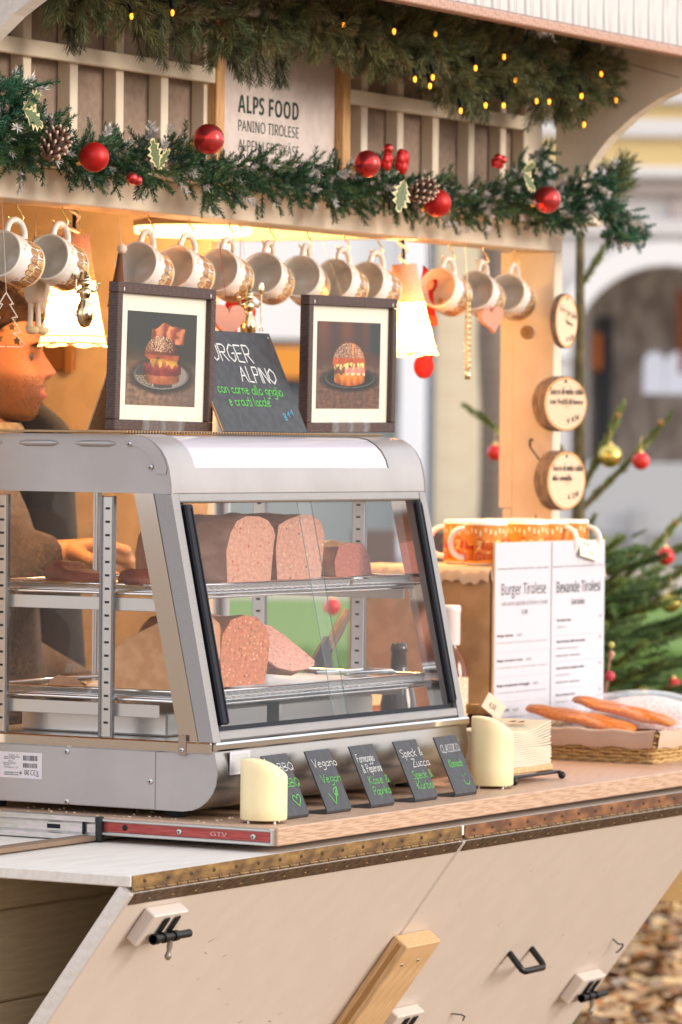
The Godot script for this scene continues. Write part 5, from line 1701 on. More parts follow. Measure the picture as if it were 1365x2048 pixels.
		for k in 4:
			b = MB.new()
			var a := 0.4 + TAU * k / 4
			b.tube([Vector3(cos(a) * 0.028, 0.0, sin(a) * 0.028), Vector3(cos(a) * 0.028, 0.0065, sin(a) * 0.028)], 0.0021, 8)
			part("peg", b, M.ceramic, c)

	# napkin stack in its iron holder
	var np := thing("napkin_holder", "black iron napkin holder with round knob feet under the napkin stack", "napkin holder", Vector3(0.985, 1.05, -0.165))
	var b := MB.new()
	for z in [-0.055, 0.07]:
		b.tube([Vector3(-0.07, 0.012, z), Vector3(0.105, 0.012, z)], 0.003, 8)
	b.tube([Vector3(0.105, 0.012, -0.055), Vector3(0.105, 0.012, 0.078)], 0.003, 8)
	b.tube([Vector3(-0.07, 0.012, -0.055), Vector3(-0.07, 0.012, 0.078)], 0.003, 8)
	part("holder_rod", b, M.black_iron, np)
	for q in [Vector3(0.105, 0.007, 0.08), Vector3(-0.07, 0.007, 0.08), Vector3(0.105, 0.007, -0.055)]:
		b = MB.new()
		b.ball(q, 0.0068, 14)
		part("knob_foot", b, M.black_iron, np)
	part("base_slat", span(Vector3(-0.068, 0.0155, -0.05), Vector3(0.10, 0.0265, 0.066), 0.002), M.pine_x, np)
	var st := thing("napkin_stack", "stack of cream paper napkins with brown print on the top one", "napkins", Vector3(0.985, 1.05, -0.165))
	for k in 17:
		b = MB.new()
		var y := 0.0270 + k * 0.0036
		var lift := 0.0 if k < 9 else (k - 8) * 0.0016
		var off := rng.randf_range(-0.002, 0.002)
		var rows := []
		for j in 4:
			var row := []
			for i in 9:
				var u := i / 8.0
				var x := -0.064 + 0.158 * u + off
				var curl := lift * pow(u, 3.0) + 0.0012 * sin(u * 9.0 + k * 0.4) * (0.3 + k / 20.0)
				row.append(Vector3(x, y + curl + (0.0 if j in [1, 2] else 0.0), -0.048 + 0.112 * j / 3.0 + rng.randf_range(-0.0006, 0.0006)))
			rows.append(row)
		for s in [0.0, 0.0030]:
			var rr := []
			for row in rows:
				var r2 := []
				for v in row:
					r2.append(v + Vector3(0, s, 0))
				rr.append(r2)
			if s > 0.0:
				rr.reverse()
			b.skin(rr)
		for i in 8:   # folded edge towards the viewer and the left
			b.qout(rows[3][i], rows[3][i + 1], rows[3][i + 1] + Vector3(0, 0.003, 0), rows[3][i] + Vector3(0, 0.003, 0), Vector3(0, 0, 1))
		for j in 3:
			b.qout(rows[j][0], rows[j + 1][0], rows[j + 1][0] + Vector3(0, 0.003, 0), rows[j][0] + Vector3(0, 0.003, 0), Vector3(-1, 0, 0))
			b.qout(rows[j][8], rows[j + 1][8], rows[j + 1][8] + Vector3(0, 0.003, 0), rows[j][8] + Vector3(0, 0.003, 0), Vector3(1, 0, 0))
		var m: StandardMaterial3D = mat(lin(0.70, 0.60, 0.47) if k < 16 else lin(0.72, 0.62, 0.44), 0.9)
		part("napkin", b, m, st)
	b = MB.new()
	for f in [[0.038, 0.012, 0.02, 0.010], [0.038, 0.028, -0.012, 0.010], [0.000, 0.006, 0.012, 0.003], [-0.012, 0.006, 0.012, 0.003]]:
		b.q(Vector3(f[0], 0.0985, f[1] + f[3]), Vector3(f[0] + 0.022, 0.1000, f[1] + f[3] * 0.4), Vector3(f[0] + 0.022, 0.1000, f[1] - f[3] * 0.2), Vector3(f[0] + 0.004, 0.0985, f[1] - f[3] * 0.6))
	part("print", b, mat(lin(0.22, 0.06, 0.03), 0.9), st)

	basket()

func basket() -> void:
	# wicker tray: x along the hut, z towards the viewer; corner nearest the viewer at the origin
	var o := Vector3(1.500, 1.05, -0.113)
	var k := thing("wicker_basket", "woven wicker basket with paper lining at the right end of the counter", "basket", o)
	var L := 0.30
	var D := 0.27
	# the walls flare outwards
	var corner := func(i: int, y: float) -> Vector3:
		var f := y * 0.32
		return [Vector3(-f, y, f), Vector3(L + f, y, f), Vector3(L + f, y, -D - f), Vector3(-f, y, -D - f)][i]
	var b := MB.new()
	for row in 6:
		var y := 0.005 + row * 0.0068
		var pts := []
		for i in 4:
			var a: Vector3 = corner.call(i, y)
			var e: Vector3 = corner.call((i + 1) % 4, y)
			var n := 26
			var out := (e - a).normalized().cross(Vector3.UP)
			for j in n:
				pts.append(a.lerp(e, float(j) / n) + out * 0.0028 * sin(j * PI * 0.5 + row * PI) + Vector3(0, rng.randf_range(-0.0012, 0.0012), 0))
		b.tube(pts, 0.0034, 5, 0, true)
	var wv := part("woven_wall", b, M.wicker, k)
	wv.set_meta("kind", "stuff")
	for i in 4:
		b = MB.new()
		for j in 15:
			var a: Vector3 = corner.call(i, 0.0)
			var e: Vector3 = corner.call((i + 1) % 4, 0.0)
			var a2: Vector3 = corner.call(i, 0.05)
			var e2: Vector3 = corner.call((i + 1) % 4, 0.05)
			b.tube([a.lerp(e, (j + 0.5) / 15.0), a2.lerp(e2, (j + 0.5) / 15.0)], 0.0024, 5)
		part("stakes", b, M.wicker, k)
	for y in [0.003, 0.052]:
		b = MB.new()
		for s in 2:
			var pts := []
			for i in 4:
				var a: Vector3 = corner.call(i, y)
				var e: Vector3 = corner.call((i + 1) % 4, y)
				for j in 30:
					pts.append(a.lerp(e, j / 30.0) + Vector3(0, 0.003 * sin(j * 0.9 + s * PI), 0) + (e - a).normalized().cross(Vector3.UP) * 0.003 * cos(j * 0.9 + s * PI))
			b.tube(pts, 0.0035, 5, 0, true)
		part("braided_rim", b, M.wicker, k)
	part("basket_floor", span(Vector3(0.002, 0.002, -D + 0.002), Vector3(L - 0.002, 0.006, -0.002), 0.001), M.wicker, k)
	# paper lining folded over the rim
	b = MB.new()
	for i in 4:
		var rows := []
		for s in 4:
			var row := []
			for j in 15:
				var y: float = [0.028, 0.058, 0.0605, 0.012][s]
				var a: Vector3 = corner.call(i, y)
				var e: Vector3 = corner.call((i + 1) % 4, y)
				var out := (e - a).normalized().cross(Vector3.UP)
				var w := 0.0045 * sin(j * 1.7 + i) * (1.0 if s < 3 else 0.2)
				row.append(a.lerp(e, j / 14.0) + out * ([0.0075, 0.007, 0.0, -0.006][s] + w * 0.4) + Vector3(0, w * 0.5, 0))
			rows.append(row)
		b.skin(rows)
	part("paper_lining", b, mat(lin(0.58, 0.40, 0.29), 0.85), k)
	# packed sausage and bacon lying in it
	var orange := grain(lin(0.56, 0.13, 0.008), lin(0.74, 0.23, 0.02), Vector3(26, 26, 26), 81, 0.35)
	var packs := [["flat orange sausage pack in clear film leaning at the left of the basket", Vector3(0.040, 0.068, -0.165), Vector3(0.16, 0.12, 0.10)], ["longer orange sausage pack lying over the other near the basket middle", Vector3(0.115, 0.080, -0.115), Vector3(0.18, -0.05, 0.02)]]
	for i in 2:
		var p := thing("sausage_pack", packs[i][0], "food pack", o + packs[i][1], packs[i][2], "orange sausage packs in the basket")
		var slab := []
		for layer in 5:
			var row := []
			for j in 33:
				var a := TAU * j / 32
				var w: float = [0.93, 1.0, 0.98, 0.80, 0.0][layer]
				var px := signf(cos(a)) * pow(absf(cos(a)), 0.75) * 0.034 * w * (1.0 + 0.12 * sin(a))
				var pz := signf(sin(a)) * pow(absf(sin(a)), 0.85) * 0.108 * w
				row.append(Vector3(px, [0.0, 0.004, 0.009, 0.013, 0.0145][layer] + 0.0015 * sin(j * 1.3), pz))
			slab.append(row)
		b = MB.new()
		b.skin(slab)
		part("sausage", b, orange, p)
		var rows := []
		for j in 7:
			var row := []
			for q in 9:
				var u := q / 8.0
				var v := j / 6.0
				row.append(Vector3(-0.075 + 0.145 * u, 0.014 * sin(PI * clampf(u * 1.1 - 0.05, 0, 1)) * sin(PI * clampf(v * 1.25 - 0.1, 0, 1)) + rng.randf_range(-0.0025, 0.0025) + 0.004, -0.15 + 0.29 * v))
			rows.append(row)
		b = MB.new()
		b.skin(rows)
		var film := glass(0.01)
		film.metallic_specular = 0.22
		film.roughness = 0.05
		part("clear_film", b, film, p)
	# wrapped bacon behind
	for i in 2:
		var p := thing("bacon_pack", ["pale pink bacon in clear wrap behind the basket, large", "small dark red bacon pack at the right frame edge behind the basket"][i], "food pack", o + [Vector3(0.255, 0.060, -0.13), Vector3(0.36, 0.056, -0.06)][i], Vector3(0.05, 0.3, 0.05), "bacon packs at the counter end")
		var rows := []
		var rows2 := []
		for j in 9:
			var row := []
			var row2 := []
			for q in 11:
				var u := q / 10.0
				var v := j / 8.0
				var y := 0.045 * pow(sin(PI * u), 0.6) * pow(sin(PI * clampf(v, 0.02, 0.98)), 0.5) * (1.0 - 0.6 * i) + rng.randf_range(-0.002, 0.002)
				row.append(Vector3(-0.12 + 0.24 * u, y, -0.11 + 0.22 * v) * (1.0 - 0.35 * i))
				row2.append(Vector3(-0.15 + 0.30 * u, y * 1.12 + 0.004 + rng.randf_range(0, 0.004), -0.14 + 0.28 * v) * (1.0 - 0.35 * i))
			rows.append(row)
			rows2.append(row2)
		b = MB.new()
		b.skin(rows)
		part("bacon", b, [grain(lin(0.62, 0.34, 0.30), lin(0.78, 0.66, 0.62), Vector3(16, 60, 16), 82, 0.4), grain(lin(0.40, 0.08, 0.06), lin(0.60, 0.30, 0.26), Vector3(16, 60, 16), 83, 0.4)][i], p)
		b = MB.new()
		b.skin(rows2)
		var film := glass(0.06)
		film.roughness = 0.14
		part("clear_film", b, film, p)
	part_box_under()

func part_box_under() -> void:
	var t := thing("white_food_tray", "white shallow food tray at the counter end under the bacon packs", "tray", Vector3(1.98, 1.0505, -0.22))
	part("tray_floor", span(Vector3(-0.16, 0.0, -0.2), Vector3(0.25, 0.006, 0.17), 0.002), M.paper, t)
	for s in [[Vector3(-0.165, 0, -0.2), Vector3(-0.16, 0.035, 0.17)], [Vector3(-0.165, 0, 0.17), Vector3(0.25, 0.035, 0.175)], [Vector3(-0.165, 0, -0.205), Vector3(0.25, 0.035, -0.2)]]:
		part("tray_side", span(s[0], s[1], 0.001), M.paper, t)

# ---------------------------------------------------------------- lamps inside the hut
func lamps() -> void:
	var cloth := mat(lin(0.74, 0.62, 0.50), 0.9)
	cloth.albedo_texture = noise_tex(91, 0.05, 4, ramp([[0.0, Color(0.80, 0.72, 0.62)], [0.45, Color(0.96, 0.93, 0.88)], [1.0, Color(1, 1, 1)]]))
	cloth.uv1_triplanar = true
	cloth.uv1_scale = Vector3(14, 14, 14)
	cloth.backlight_enabled = true
	cloth.backlight = Color(1.0, 0.94, 0.86)
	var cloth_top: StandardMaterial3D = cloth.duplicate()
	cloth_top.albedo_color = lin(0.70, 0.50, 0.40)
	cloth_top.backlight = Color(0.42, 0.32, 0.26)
	var lace := mat(lin(0.46, 0.30, 0.17), 0.95)
	var glow := mat(Color(1, 0.9, 0.7), 0.5)
	glow.emission_enabled = true
	glow.emission = Color(1.0, 0.80, 0.50)
	glow.emission_energy_multiplier = 6.0
	var warm := Color(1.0, 0.77, 0.50)
	var spots := [Vector3(0.642, 1.783, -0.80), Vector3(1.545, 1.787, -0.645)]
	for i in 2:
		var l := thing("bell_lamp", ["hanging bell lamp with cloth shade behind the left frame, beside the seller", "hanging bell lamp with cloth shade behind the right frame, before the red doll"][i], "lamp", spots[i], Vector3.ZERO, "bell lamps with cloth shades")
		if i == 1:
			l.basis = Basis(AWAY, -0.075).scaled(Vector3.ONE * 0.90)
		var b := MB.new()
		var H := 0.19
		var nz := FastNoiseLite.new()
		nz.frequency = 9.0
		nz.seed = i
		var rows := []
		for j in 20:
			var f := j / 19.0
			var r := 0.0580 - 0.0327 * pow(f, 0.80)
			if f > 0.94:
				r = 0.0262
			var row := []
			for q in 41:
				var a := TAU * q / 40
				var rr := r * (1.0 + 0.05 * nz.get_noise_2d(cos(a) * 0.3 + 2.0, sin(a) * 0.3 + f * 0.4)) + (0.0022 * sin(a * 8.0) if j == 0 else 0.0)
				row.append(Vector3(cos(a) * rr, f * H + (0.0025 * sin(a * 6.0) if j == 0 else 0.0), sin(a) * rr))
			rows.append(row)
		b.skin(rows.slice(0, 12))
		var sh := part("lamp_shade", b, cloth, l)
		b = MB.new()
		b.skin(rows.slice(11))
		part("shade_top", b, cloth_top, l)
		# seams of the shade, one braid at the hem
		for y in [0.074, 0.112]:
			b = MB.new()
			var pts := []
			var f: float = y / H
			var r := 0.0582 - 0.0327 * pow(f, 0.80)
			for q in 36:
				var a := TAU * q / 36
				pts.append(Vector3(cos(a) * r * 1.02, y + 0.002 * sin(a * 5.0), sin(a) * r * 1.02))
			b.tube(pts, 0.0009, 5, 0, true)
			part("seam", b, lace, sh)
		for q in 9:
			b = MB.new()
			var a := TAU * q / 9 + 0.2
			var pts := []
			for j in 6:
				var f := 0.06 + 0.54 * j / 5.0
				var r := 0.0582 - 0.0327 * pow(f, 0.80)
				pts.append(Vector3(cos(a) * r * 1.02, f * H, sin(a) * r * 1.02))
			b.tube(pts, 0.0007, 5)
			part("seam", b, lace, sh)
		b = MB.new()
		for y in [0.004, 0.016]:
			var pts := []
			for q in 60:
				var a := TAU * q / 60
				pts.append(Vector3(cos(a) * 0.0575, y + 0.0022 * sin(a * 30.0), sin(a) * 0.0575))
			b.tube(pts, 0.0014, 5, 0, true)
		part("hem_braid", b, mat(lin(0.66, 0.50, 0.32), 0.9), sh)
		b = MB.new()
		b.ball(Vector3(0, 0.062, 0), 0.021, 16, Vector3(1, 1.2, 1))
		part("light_bulb", b, glow, l)
		b = MB.new()
		b.tube([Vector3(0, 0.085, 0), Vector3(0, 0.182, 0)], 0.011, 10)
		part("socket", b, M.black, l)
		# black and white twisted cord
		b = MB.new()
		b.tube([Vector3(0, 0.18, 0), Vector3(0.002, 0.26, 0), Vector3(0, 0.355, 0)], 0.0035, 8)
		part("cord", b, M.black, l)
		b = MB.new()
		var pts := []
		for q in 64:
			var f := q / 63.0
			pts.append(Vector3(cos(f * 34.0) * 0.0085, 0.184 + 0.166 * f, sin(f * 34.0) * 0.0085))
		b.tube(pts, 0.0033, 6)
		part("cord_wrap", b, M.ceramic, l)
		var o := OmniLight3D.new()
		o.name = "bulb_light"
		o.position = Vector3(0, 0.062, 0)
		o.light_color = warm
		o.light_energy = 0.21
		o.light_size = 0.02
		o.omni_range = 8.0
		o.omni_attenuation = 2.0
		o.shadow_enabled = true
		l.add_child(o)
	# round ceiling lamp
	var c := thing("ceiling_lamp", "round white ceiling lamp with glowing lower ring inside the hut", "ceiling lamp", Vector3(1.72, 2.075, -1.235))
	var b := MB.new()
	b.lathe([Vector2(0.03, 0.067), Vector2(0.03, 0.0), Vector2(0.075, -0.008), Vector2(0.118, -0.018), Vector2(0.118, -0.030), Vector2(0.108, -0.0302)], 40)
	part("lamp_body", b, mat(lin(0.66, 0.55, 0.42), 0.5), c)
	b = MB.new()
	b.lathe([Vector2(0.117, -0.0305), Vector2(0.115, -0.042), Vector2(0.10, -0.046), Vector2(0.0, -0.048)], 40)
	var disc := glow.duplicate()
	disc.emission_energy_multiplier = 3.0
	part("lamp_glass", b, disc, c)
	b = MB.new()
	b.tube([Vector3(-0.02, -0.02, 0.118), Vector3(-0.02, -0.02, 0.135)], 0.012, 12)
	part("lamp_catch", b, M.black, c)
	var o := OmniLight3D.new()
	o.name = "ceiling_light"
	o.position = Vector3(0, -0.075, 0)
	o.light_color = Color(1.0, 0.78, 0.52)
	o.light_energy = 0.34
	o.light_size = 0.09
	o.omni_range = 8.0
	o.omni_attenuation = 2.0
	o.shadow_enabled = true
	c.add_child(o)

# ---------------------------------------------------------------- garlands and what is tied into them
func path_at(pts: Array, f: float) -> Vector3:
	var k := f * (pts.size() - 1)
	var i := mini(int(k), pts.size() - 2)
	return pts[i].lerp(pts[i + 1], k - i)

func garlands() -> void:
	# the upper one: long dull pine needles under the eaves
	var up := [Vector3(0.12, 2.37, -0.50), Vector3(0.30, 2.345, -0.48), Vector3(0.55, 2.335, -0.48), Vector3(0.80, 2.345, -0.47), Vector3(1.05, 2.36, -0.47), Vector3(1.20, 2.335, -0.46), Vector3(1.40, 2.325, -0.455), Vector3(1.60, 2.33, -0.455), Vector3(1.80, 2.335, -0.455), Vector3(1.91, 2.33, -0.455)]
	var g := thing("pine_garland", "upper dull olive pine garland with fairy lights hanging under the eaves", "garland")
	var b := MB.new()
	b.tube(up, 0.008, 6)
	part("garland_core", b, M.bark, g)
	var xs := []
	var cs := []
	for i in 1500:
		var f := rng.randf() if i < 1150 else rng.randf_range(0.5, 1.0)
		var p := path_at(up, f)
		var a := rng.randf() * TAU
		var d := Vector3(rng.randf_range(-0.7, 0.7), sin(a) - 0.25, cos(a)).normalized()
		var droop := 0.045 * maxf(0.0, sin(f * 31.0)) + 0.02 * sin(f * 53.0)
		xs.append(Transform3D(aim(d, rng.randf() * TAU).scaled(Vector3.ONE * rng.randf_range(0.5, 0.82)), p + Vector3(0, rng.randf_range(-0.03, 0.03) - (droop * 0.5 if d.y < 0 else 0.0), rng.randf_range(-0.03, 0.03))))
		cs.append([Color(0.125, 0.145, 0.055), Color(0.165, 0.170, 0.060), Color(0.100, 0.130, 0.055), Color(0.19, 0.160, 0.068)][rng.randi() % 4] * rng.randf_range(0.75, 1.25))
	# tufts that hang out singly
	for t in [[0.215, 2.285, -0.53, 0.0, -1, 0.1], [0.225, 2.31, -0.53, 0.1, -1, 0.0], [0.64, 2.265, -0.5, 0.5, -0.8, 0.2], [0.72, 2.27, -0.5, 0.4, -0.9, 0.1], [0.80, 2.27, -0.5, -0.2, -1, 0.2], [1.43, 2.27, -0.47, 0.15, -1, 0], [1.46, 2.26, -0.47, 0.05, -1, 0.1], [1.80, 2.285, -0.47, -0.15, -1, 0.2], [1.84, 2.28, -0.47, 0.1, -1, 0.1], [1.96, 2.315, -0.47, 0.5, -0.5, 0.3], [1.97, 2.35, -0.47, 0.9, 0.0, 0.2], [0.45, 2.275, -0.5, 0.3, -1, 0.2], [0.38, 2.285, -0.5, 0.4, -0.8, 0.2]]:
		for q in 4:
			xs.append(Transform3D(aim(Vector3(t[3] + rng.randf_range(-0.2, 0.2), t[4], t[5] + rng.randf_range(-0.2, 0.2)), rng.randf() * TAU).scaled(Vector3.ONE * 0.75), Vector3(t[0], t[1] + 0.018, t[2]) + Vector3(rng.randf_range(-0.015, 0.015), 0, rng.randf_range(-0.015, 0.015))))
			cs.append(Color(0.085, 0.09, 0.038) * rng.randf_range(0.7, 1.3))
	multi("needles", sprig_mesh(0.085, 85, 0.040, 0.0013, 0.62, 0.0016, 92), xs, cs, M.vertex, g)
	# fairy lights in it
	var led := mat(Color(1, 0.75, 0.3), 0.3)
	led.emission_enabled = true
	led.emission = Color(1.0, 0.60, 0.12)
	led.emission_energy_multiplier = 2.0
	var fl := thing("fairy_lights", "string of small warm yellow fairy lights in the upper garland", "fairy lights")
	var spots := [Vector3(0.228, 2.2895, -0.42), Vector3(0.348, 2.306, -0.42), Vector3(0.895, 2.3355, -0.42), Vector3(1.0535, 2.339, -0.41), Vector3(1.185, 2.3465, -0.40), Vector3(1.13, 2.262, -0.41), Vector3(1.195, 2.2705, -0.41), Vector3(1.185, 2.2545, -0.41), Vector3(1.345, 2.299, -0.405), Vector3(1.445, 2.3275, -0.40), Vector3(1.385, 2.235, -0.405), Vector3(1.455, 2.240, -0.405),
		Vector3(1.50, 2.290, -0.405), Vector3(1.585, 2.258, -0.405), Vector3(1.635, 2.2605, -0.405), Vector3(1.78, 2.228, -0.405), Vector3(1.768, 2.281, -0.405), Vector3(1.935, 2.286, -0.415), Vector3(1.30, 2.219, -0.41), Vector3(0.725, 2.40, -0.42), Vector3(1.86, 2.33, -0.41)]
	b = MB.new()
	for i in spots.size() - 1:
		if spots[i].distance_to(spots[i + 1]) < 0.3:
			b.tube([spots[i] + Vector3(0.004, 0.018, -0.012), spots[i] + Vector3(0, 0.03, -0.06), spots[i + 1] + Vector3(0, 0.03, -0.06), spots[i + 1] + Vector3(0.004, 0.018, -0.012)], 0.0010, 5)
	part("cable", b, M.black, fl)
	for p in spots:
		b = MB.new()
		b.lathe([Vector2(0, -0.005), Vector2(0.002, -0.004), Vector2(0.0028, -0.001), Vector2(0.0028, 0.003), Vector2(0.0016, 0.005)], 10, Transform3D(Basis.IDENTITY, p))
		var o := part("light_bulb", b, led, fl)
		b = MB.new()
		b.tube([p + Vector3(0, 0.005, 0), p + Vector3(0.006, 0.022, -0.008)], 0.0034, 8)
		part("bulb_socket", b, M.black, o)
	# the lower one: green with frosted tips, on the ledge
	var lo := [Vector3(-0.10, 2.115, -0.53), Vector3(0.02, 2.10, -0.53), Vector3(0.15, 2.088, -0.53), Vector3(0.37, 2.086, -0.535), Vector3(0.60, 2.085, -0.535), Vector3(0.84, 2.08, -0.53), Vector3(1.09, 2.088, -0.535), Vector3(1.37, 2.082, -0.535), Vector3(1.66, 2.088, -0.53), Vector3(1.85, 2.10, -0.53), Vector3(2.0, 2.085, -0.525)]
	g = thing("frosted_garland", "lower green garland with frosted white tips lying along the ledge", "garland")
	b = MB.new()
	b.tube(lo, 0.010, 6)
	part("garland_core", b, M.bark, g)
	xs = []
	cs = []
	var xt := []
	var ct := []
	for i in 1700:
		var f := rng.randf()
		var p := path_at(lo, f)
		var a := rng.randf() * TAU
		var d := Vector3(rng.randf_range(-0.8, 0.8), sin(a), cos(a)).normalized()
		if d.z < -0.35:
			d.z *= -1.0
		var at := p + Vector3(0, rng.randf_range(-0.026, 0.022), rng.randf_range(-0.02, 0.02)) + d * rng.randf_range(0.0, 0.012)
		at.y += 0.008 * sin(f * 40.0) + 0.006 * sin(f * 71.0)
		var xf := Transform3D(aim(d, rng.randf() * TAU).scaled(Vector3.ONE * rng.randf_range(0.46, 0.70)), at - Vector3(0, 0.009, 0))
		var c: Color = [Color(0.038, 0.115, 0.052), Color(0.052, 0.140, 0.052), Color(0.032, 0.095, 0.052), Color(0.10, 0.17, 0.058)][rng.randi() % 4] * rng.randf_range(0.75, 1.3)
		if rng.randf() < 0.12:
			xt.append(xf)
			ct.append(Color.WHITE * rng.randf_range(0.7, 1.1))
		else:
			xs.append(xf)
			cs.append(c)
	# the bush at the left end, the sprays at the right end, the peak near the right bracket
	for t in [[-0.03, 2.13, -0.50, 60, 0.045, 0], [0.01, 2.15, -0.5, 26, 0.03, 0], [1.80, 2.145, -0.52, 30, 0.028, 0], [1.84, 2.175, -0.53, 18, 0.016, 0], [1.98, 2.12, -0.50, 40, 0.03, 0], [2.02, 2.145, -0.48, 14, 0.012, 0], [2.04, 2.088, -0.48, 40, 0.026, 1], [2.085, 2.070, -0.47, 36, 0.022, 1], [2.125, 2.052, -0.46, 26, 0.016, 1], [2.035, 2.052, -0.47, 20, 0.016, 1], [2.06, 2.036, -0.47, 14, 0.012, 1]]:
		for q in t[3]:
			var r: float = t[4]
			var p := Vector3(t[0], t[1], t[2]) + Vector3(rng.randf_range(-r, r), rng.randf_range(-r, r) * 0.8, rng.randf_range(-r, r))
			var d := Vector3(rng.randf_range(-1, 1), rng.randf_range(-1, 1), rng.randf_range(-0.4, 1)).normalized() if t[5] == 0 else Vector3(rng.randf_range(0.3, 1), rng.randf_range(-0.9, 0.3), rng.randf_range(-0.6, 0.6)).normalized()
			var xf := Transform3D(aim(d, rng.randf() * TAU).scaled(Vector3.ONE * rng.randf_range(0.5, 0.8)), p)
			var c := Color(0.028, 0.115, 0.056) * rng.randf_range(0.75, 1.35)
			if rng.randf() < 0.16:
				xt.append(xf)
				ct.append(Color.WHITE * rng.randf_range(0.8, 1.2))
			else:
				xs.append(xf)
				cs.append(c)
	multi("needles", sprig_mesh(0.060, 66, 0.021, 0.0019, 0.55, 0.0014, 93), xs, cs, M.vertex, g)
	multi("frosted_needles", frosted(94), xt, ct, M.vertex, g)
	# single pine spray sticking out behind the bracket
	var sx := []
	var sc := []
	for q in 16:
		sx.append(Transform3D(aim(Vector3(rng.randf_range(0.2, 0.8), rng.randf_range(0.0, 1), rng.randf_range(-0.3, 0.5)), rng.randf() * TAU), Vector3(2.11, 2.105 + q * 0.0035, -0.51)))
		sc.append(Color(0.12, 0.15, 0.05) * rng.randf_range(0.8, 1.3))
	multi("loose_spray", sprig_mesh(0.06, 60, 0.04, 0.0013, 0.62, 0.0014, 95), sx, sc, M.vertex, g)

	# baubles
	for s in [[Vector3(0.178, 2.066, -0.455), 0.0238, 0, "matt red bauble in the lower garland near its left end"], [Vector3(0.518, 2.117, -0.455), 0.0255, 1, "glossy red bauble on the lower garland left of the sign"], [Vector3(1.052, 2.110, -0.46), 0.024, 1, "dark glossy red bauble right of the sign behind a red ribbon flower"], [Vector3(1.298, 2.055, -0.455), 0.0255, 0, "matt red bauble under the right pine cone in the garland"], [Vector3(1.729, 2.085, -0.455), 0.026, 1, "glossy red bauble on the garland near the right bracket"]]:
		var o := thing("red_bauble", s[3], "bauble", s[0], Vector3(-1.9, 0.4, 0), "red baubles in the lower garland")
		b = MB.new()
		b.ball(Vector3.ZERO, s[1], 36)
		part("ball", b, M.red_gloss if s[2] == 1 else M.red_matt, o)
		b = MB.new()
		b.lathe([Vector2(0.005, s[1] - 0.001), Vector2(0.005, s[1] + 0.006), Vector2(0, s[1] + 0.006)], 12)
		part("cap", b, M.gold, o)
	# red ribbon flowers
	for s in [[Vector3(1.085, 2.116, -0.44), 0.017, "red ribbon knot before the dark bauble right of the sign"], [Vector3(1.139, 2.119, -0.44), 0.0225, "larger red ribbon flower above the holly leaf right of the sign"]]:
		var o := thing("red_ribbon_flower", s[2], "ribbon flower", s[0], Vector3.ZERO, "red ribbon flowers in the lower garland")
		for q in 7:
			b = MB.new()
			var a := TAU * q / 7
			b.ball(Vector3(cos(a) * s[1] * 0.42, sin(a) * s[1] * 0.42, 0.003 * (q % 2)), s[1] * 0.62, 12, Vector3(0.75, 1.0, 0.6))
			part("petal", b, M.red_matt, o)
	# berries
	for s in [[Vector3(0.288, 2.0395, -0.455), 2, "two dark red berries beside the left holly leaf"], [Vector3(1.528, 2.142, -0.46), 4, "cluster of small red berries above the garland before the lattice"], [Vector3(1.108, 2.14, -0.45), 1, "single red berry between the ribbon flowers"]]:
		var o := thing("berry_cluster", s[2], "berries", s[0], Vector3.ZERO, "red berries in the lower garland")
		for q in s[1]:
			b = MB.new()
			b.ball(Vector3(0.009 * (q % 2) - 0.012 * (q / 2) * 0.3, 0.0085 * (q / 2) - 0.003 * (q % 2), 0.004 * q), 0.0085 if q != 0 else 0.0095, 16)
			part("berry", b, M.red_gloss, o)
	# holly leaves
	for s in [[Vector3(0.352, 2.058, -0.45), 0.7, 0.050, "holly sprig with cream edged leaves under the left lattice"], [Vector3(1.142, 2.088, -0.435), -1.95, 0.062, "large cream edged holly leaf hanging right of the sign"], [Vector3(-0.03, 2.125, -0.45), 0.5, 0.055, "cream edged holly leaves at the left end of the garland"], [Vector3(1.615, 2.128, -0.45), 0.35, 0.055, "dull frosted holly leaves near the right end of the garland"]]:
		var o := thing("holly_sprig", s[3], "holly", s[0], Vector3.ZERO, "cream edged holly in the lower garland")
		for q in (1 if s[1] < -1.0 else 2):
			var a: float = s[1] + q * (1.25 if s[1] > 0.6 else -0.9)
			var xf := Transform3D(Basis(Vector3(0, 0, 1), a) * Basis(Vector3.RIGHT, 0.35 - q * 0.5), Vector3(0, 0, 0.003 * q))
			var leaf := part("leaf_margin", holly(s[2], 1.0, 0.0), mat(lin(0.66, 0.56, 0.30), 0.6), o, xf)
			part("leaf_blade", holly(s[2], 0.72, 0.0006), mat(lin(0.10, 0.14, 0.05), 0.55), leaf)
			b = MB.new()
			b.tube([Vector3(0, 0, 0.0012), Vector3(s[2] * 0.9, 0, 0.0012)], 0.0006, 4)
			part("leaf_vein", b, mat(lin(0.24, 0.24, 0.10), 0.6), leaf)
	# pine cones
	for s in [[Vector3(0.068, 2.080, -0.455), 0.0245, 0.4, "pine cone with pale tips near the left end of the garland"], [Vector3(1.236, 2.074, -0.45), 0.0235, 1.0, "pale brown pine cone in the garland above the matt red bauble"]]:
		var o := thing("pine_cone", s[3], "pine cone", s[0], Vector3(s[2], 0.3, -0.5), "pine cones in the lower garland")
		b = MB.new()
		b.ball(Vector3.ZERO, s[1] * 0.72, 12, Vector3(0.8, 1.1, 0.8))
		part("core", b, mat(lin(0.06, 0.03, 0.02), 0.9), o)
		var dark := mat(lin(0.16, 0.075, 0.045), 0.7)
		var pale := mat(lin(0.60, 0.44, 0.33), 0.8)
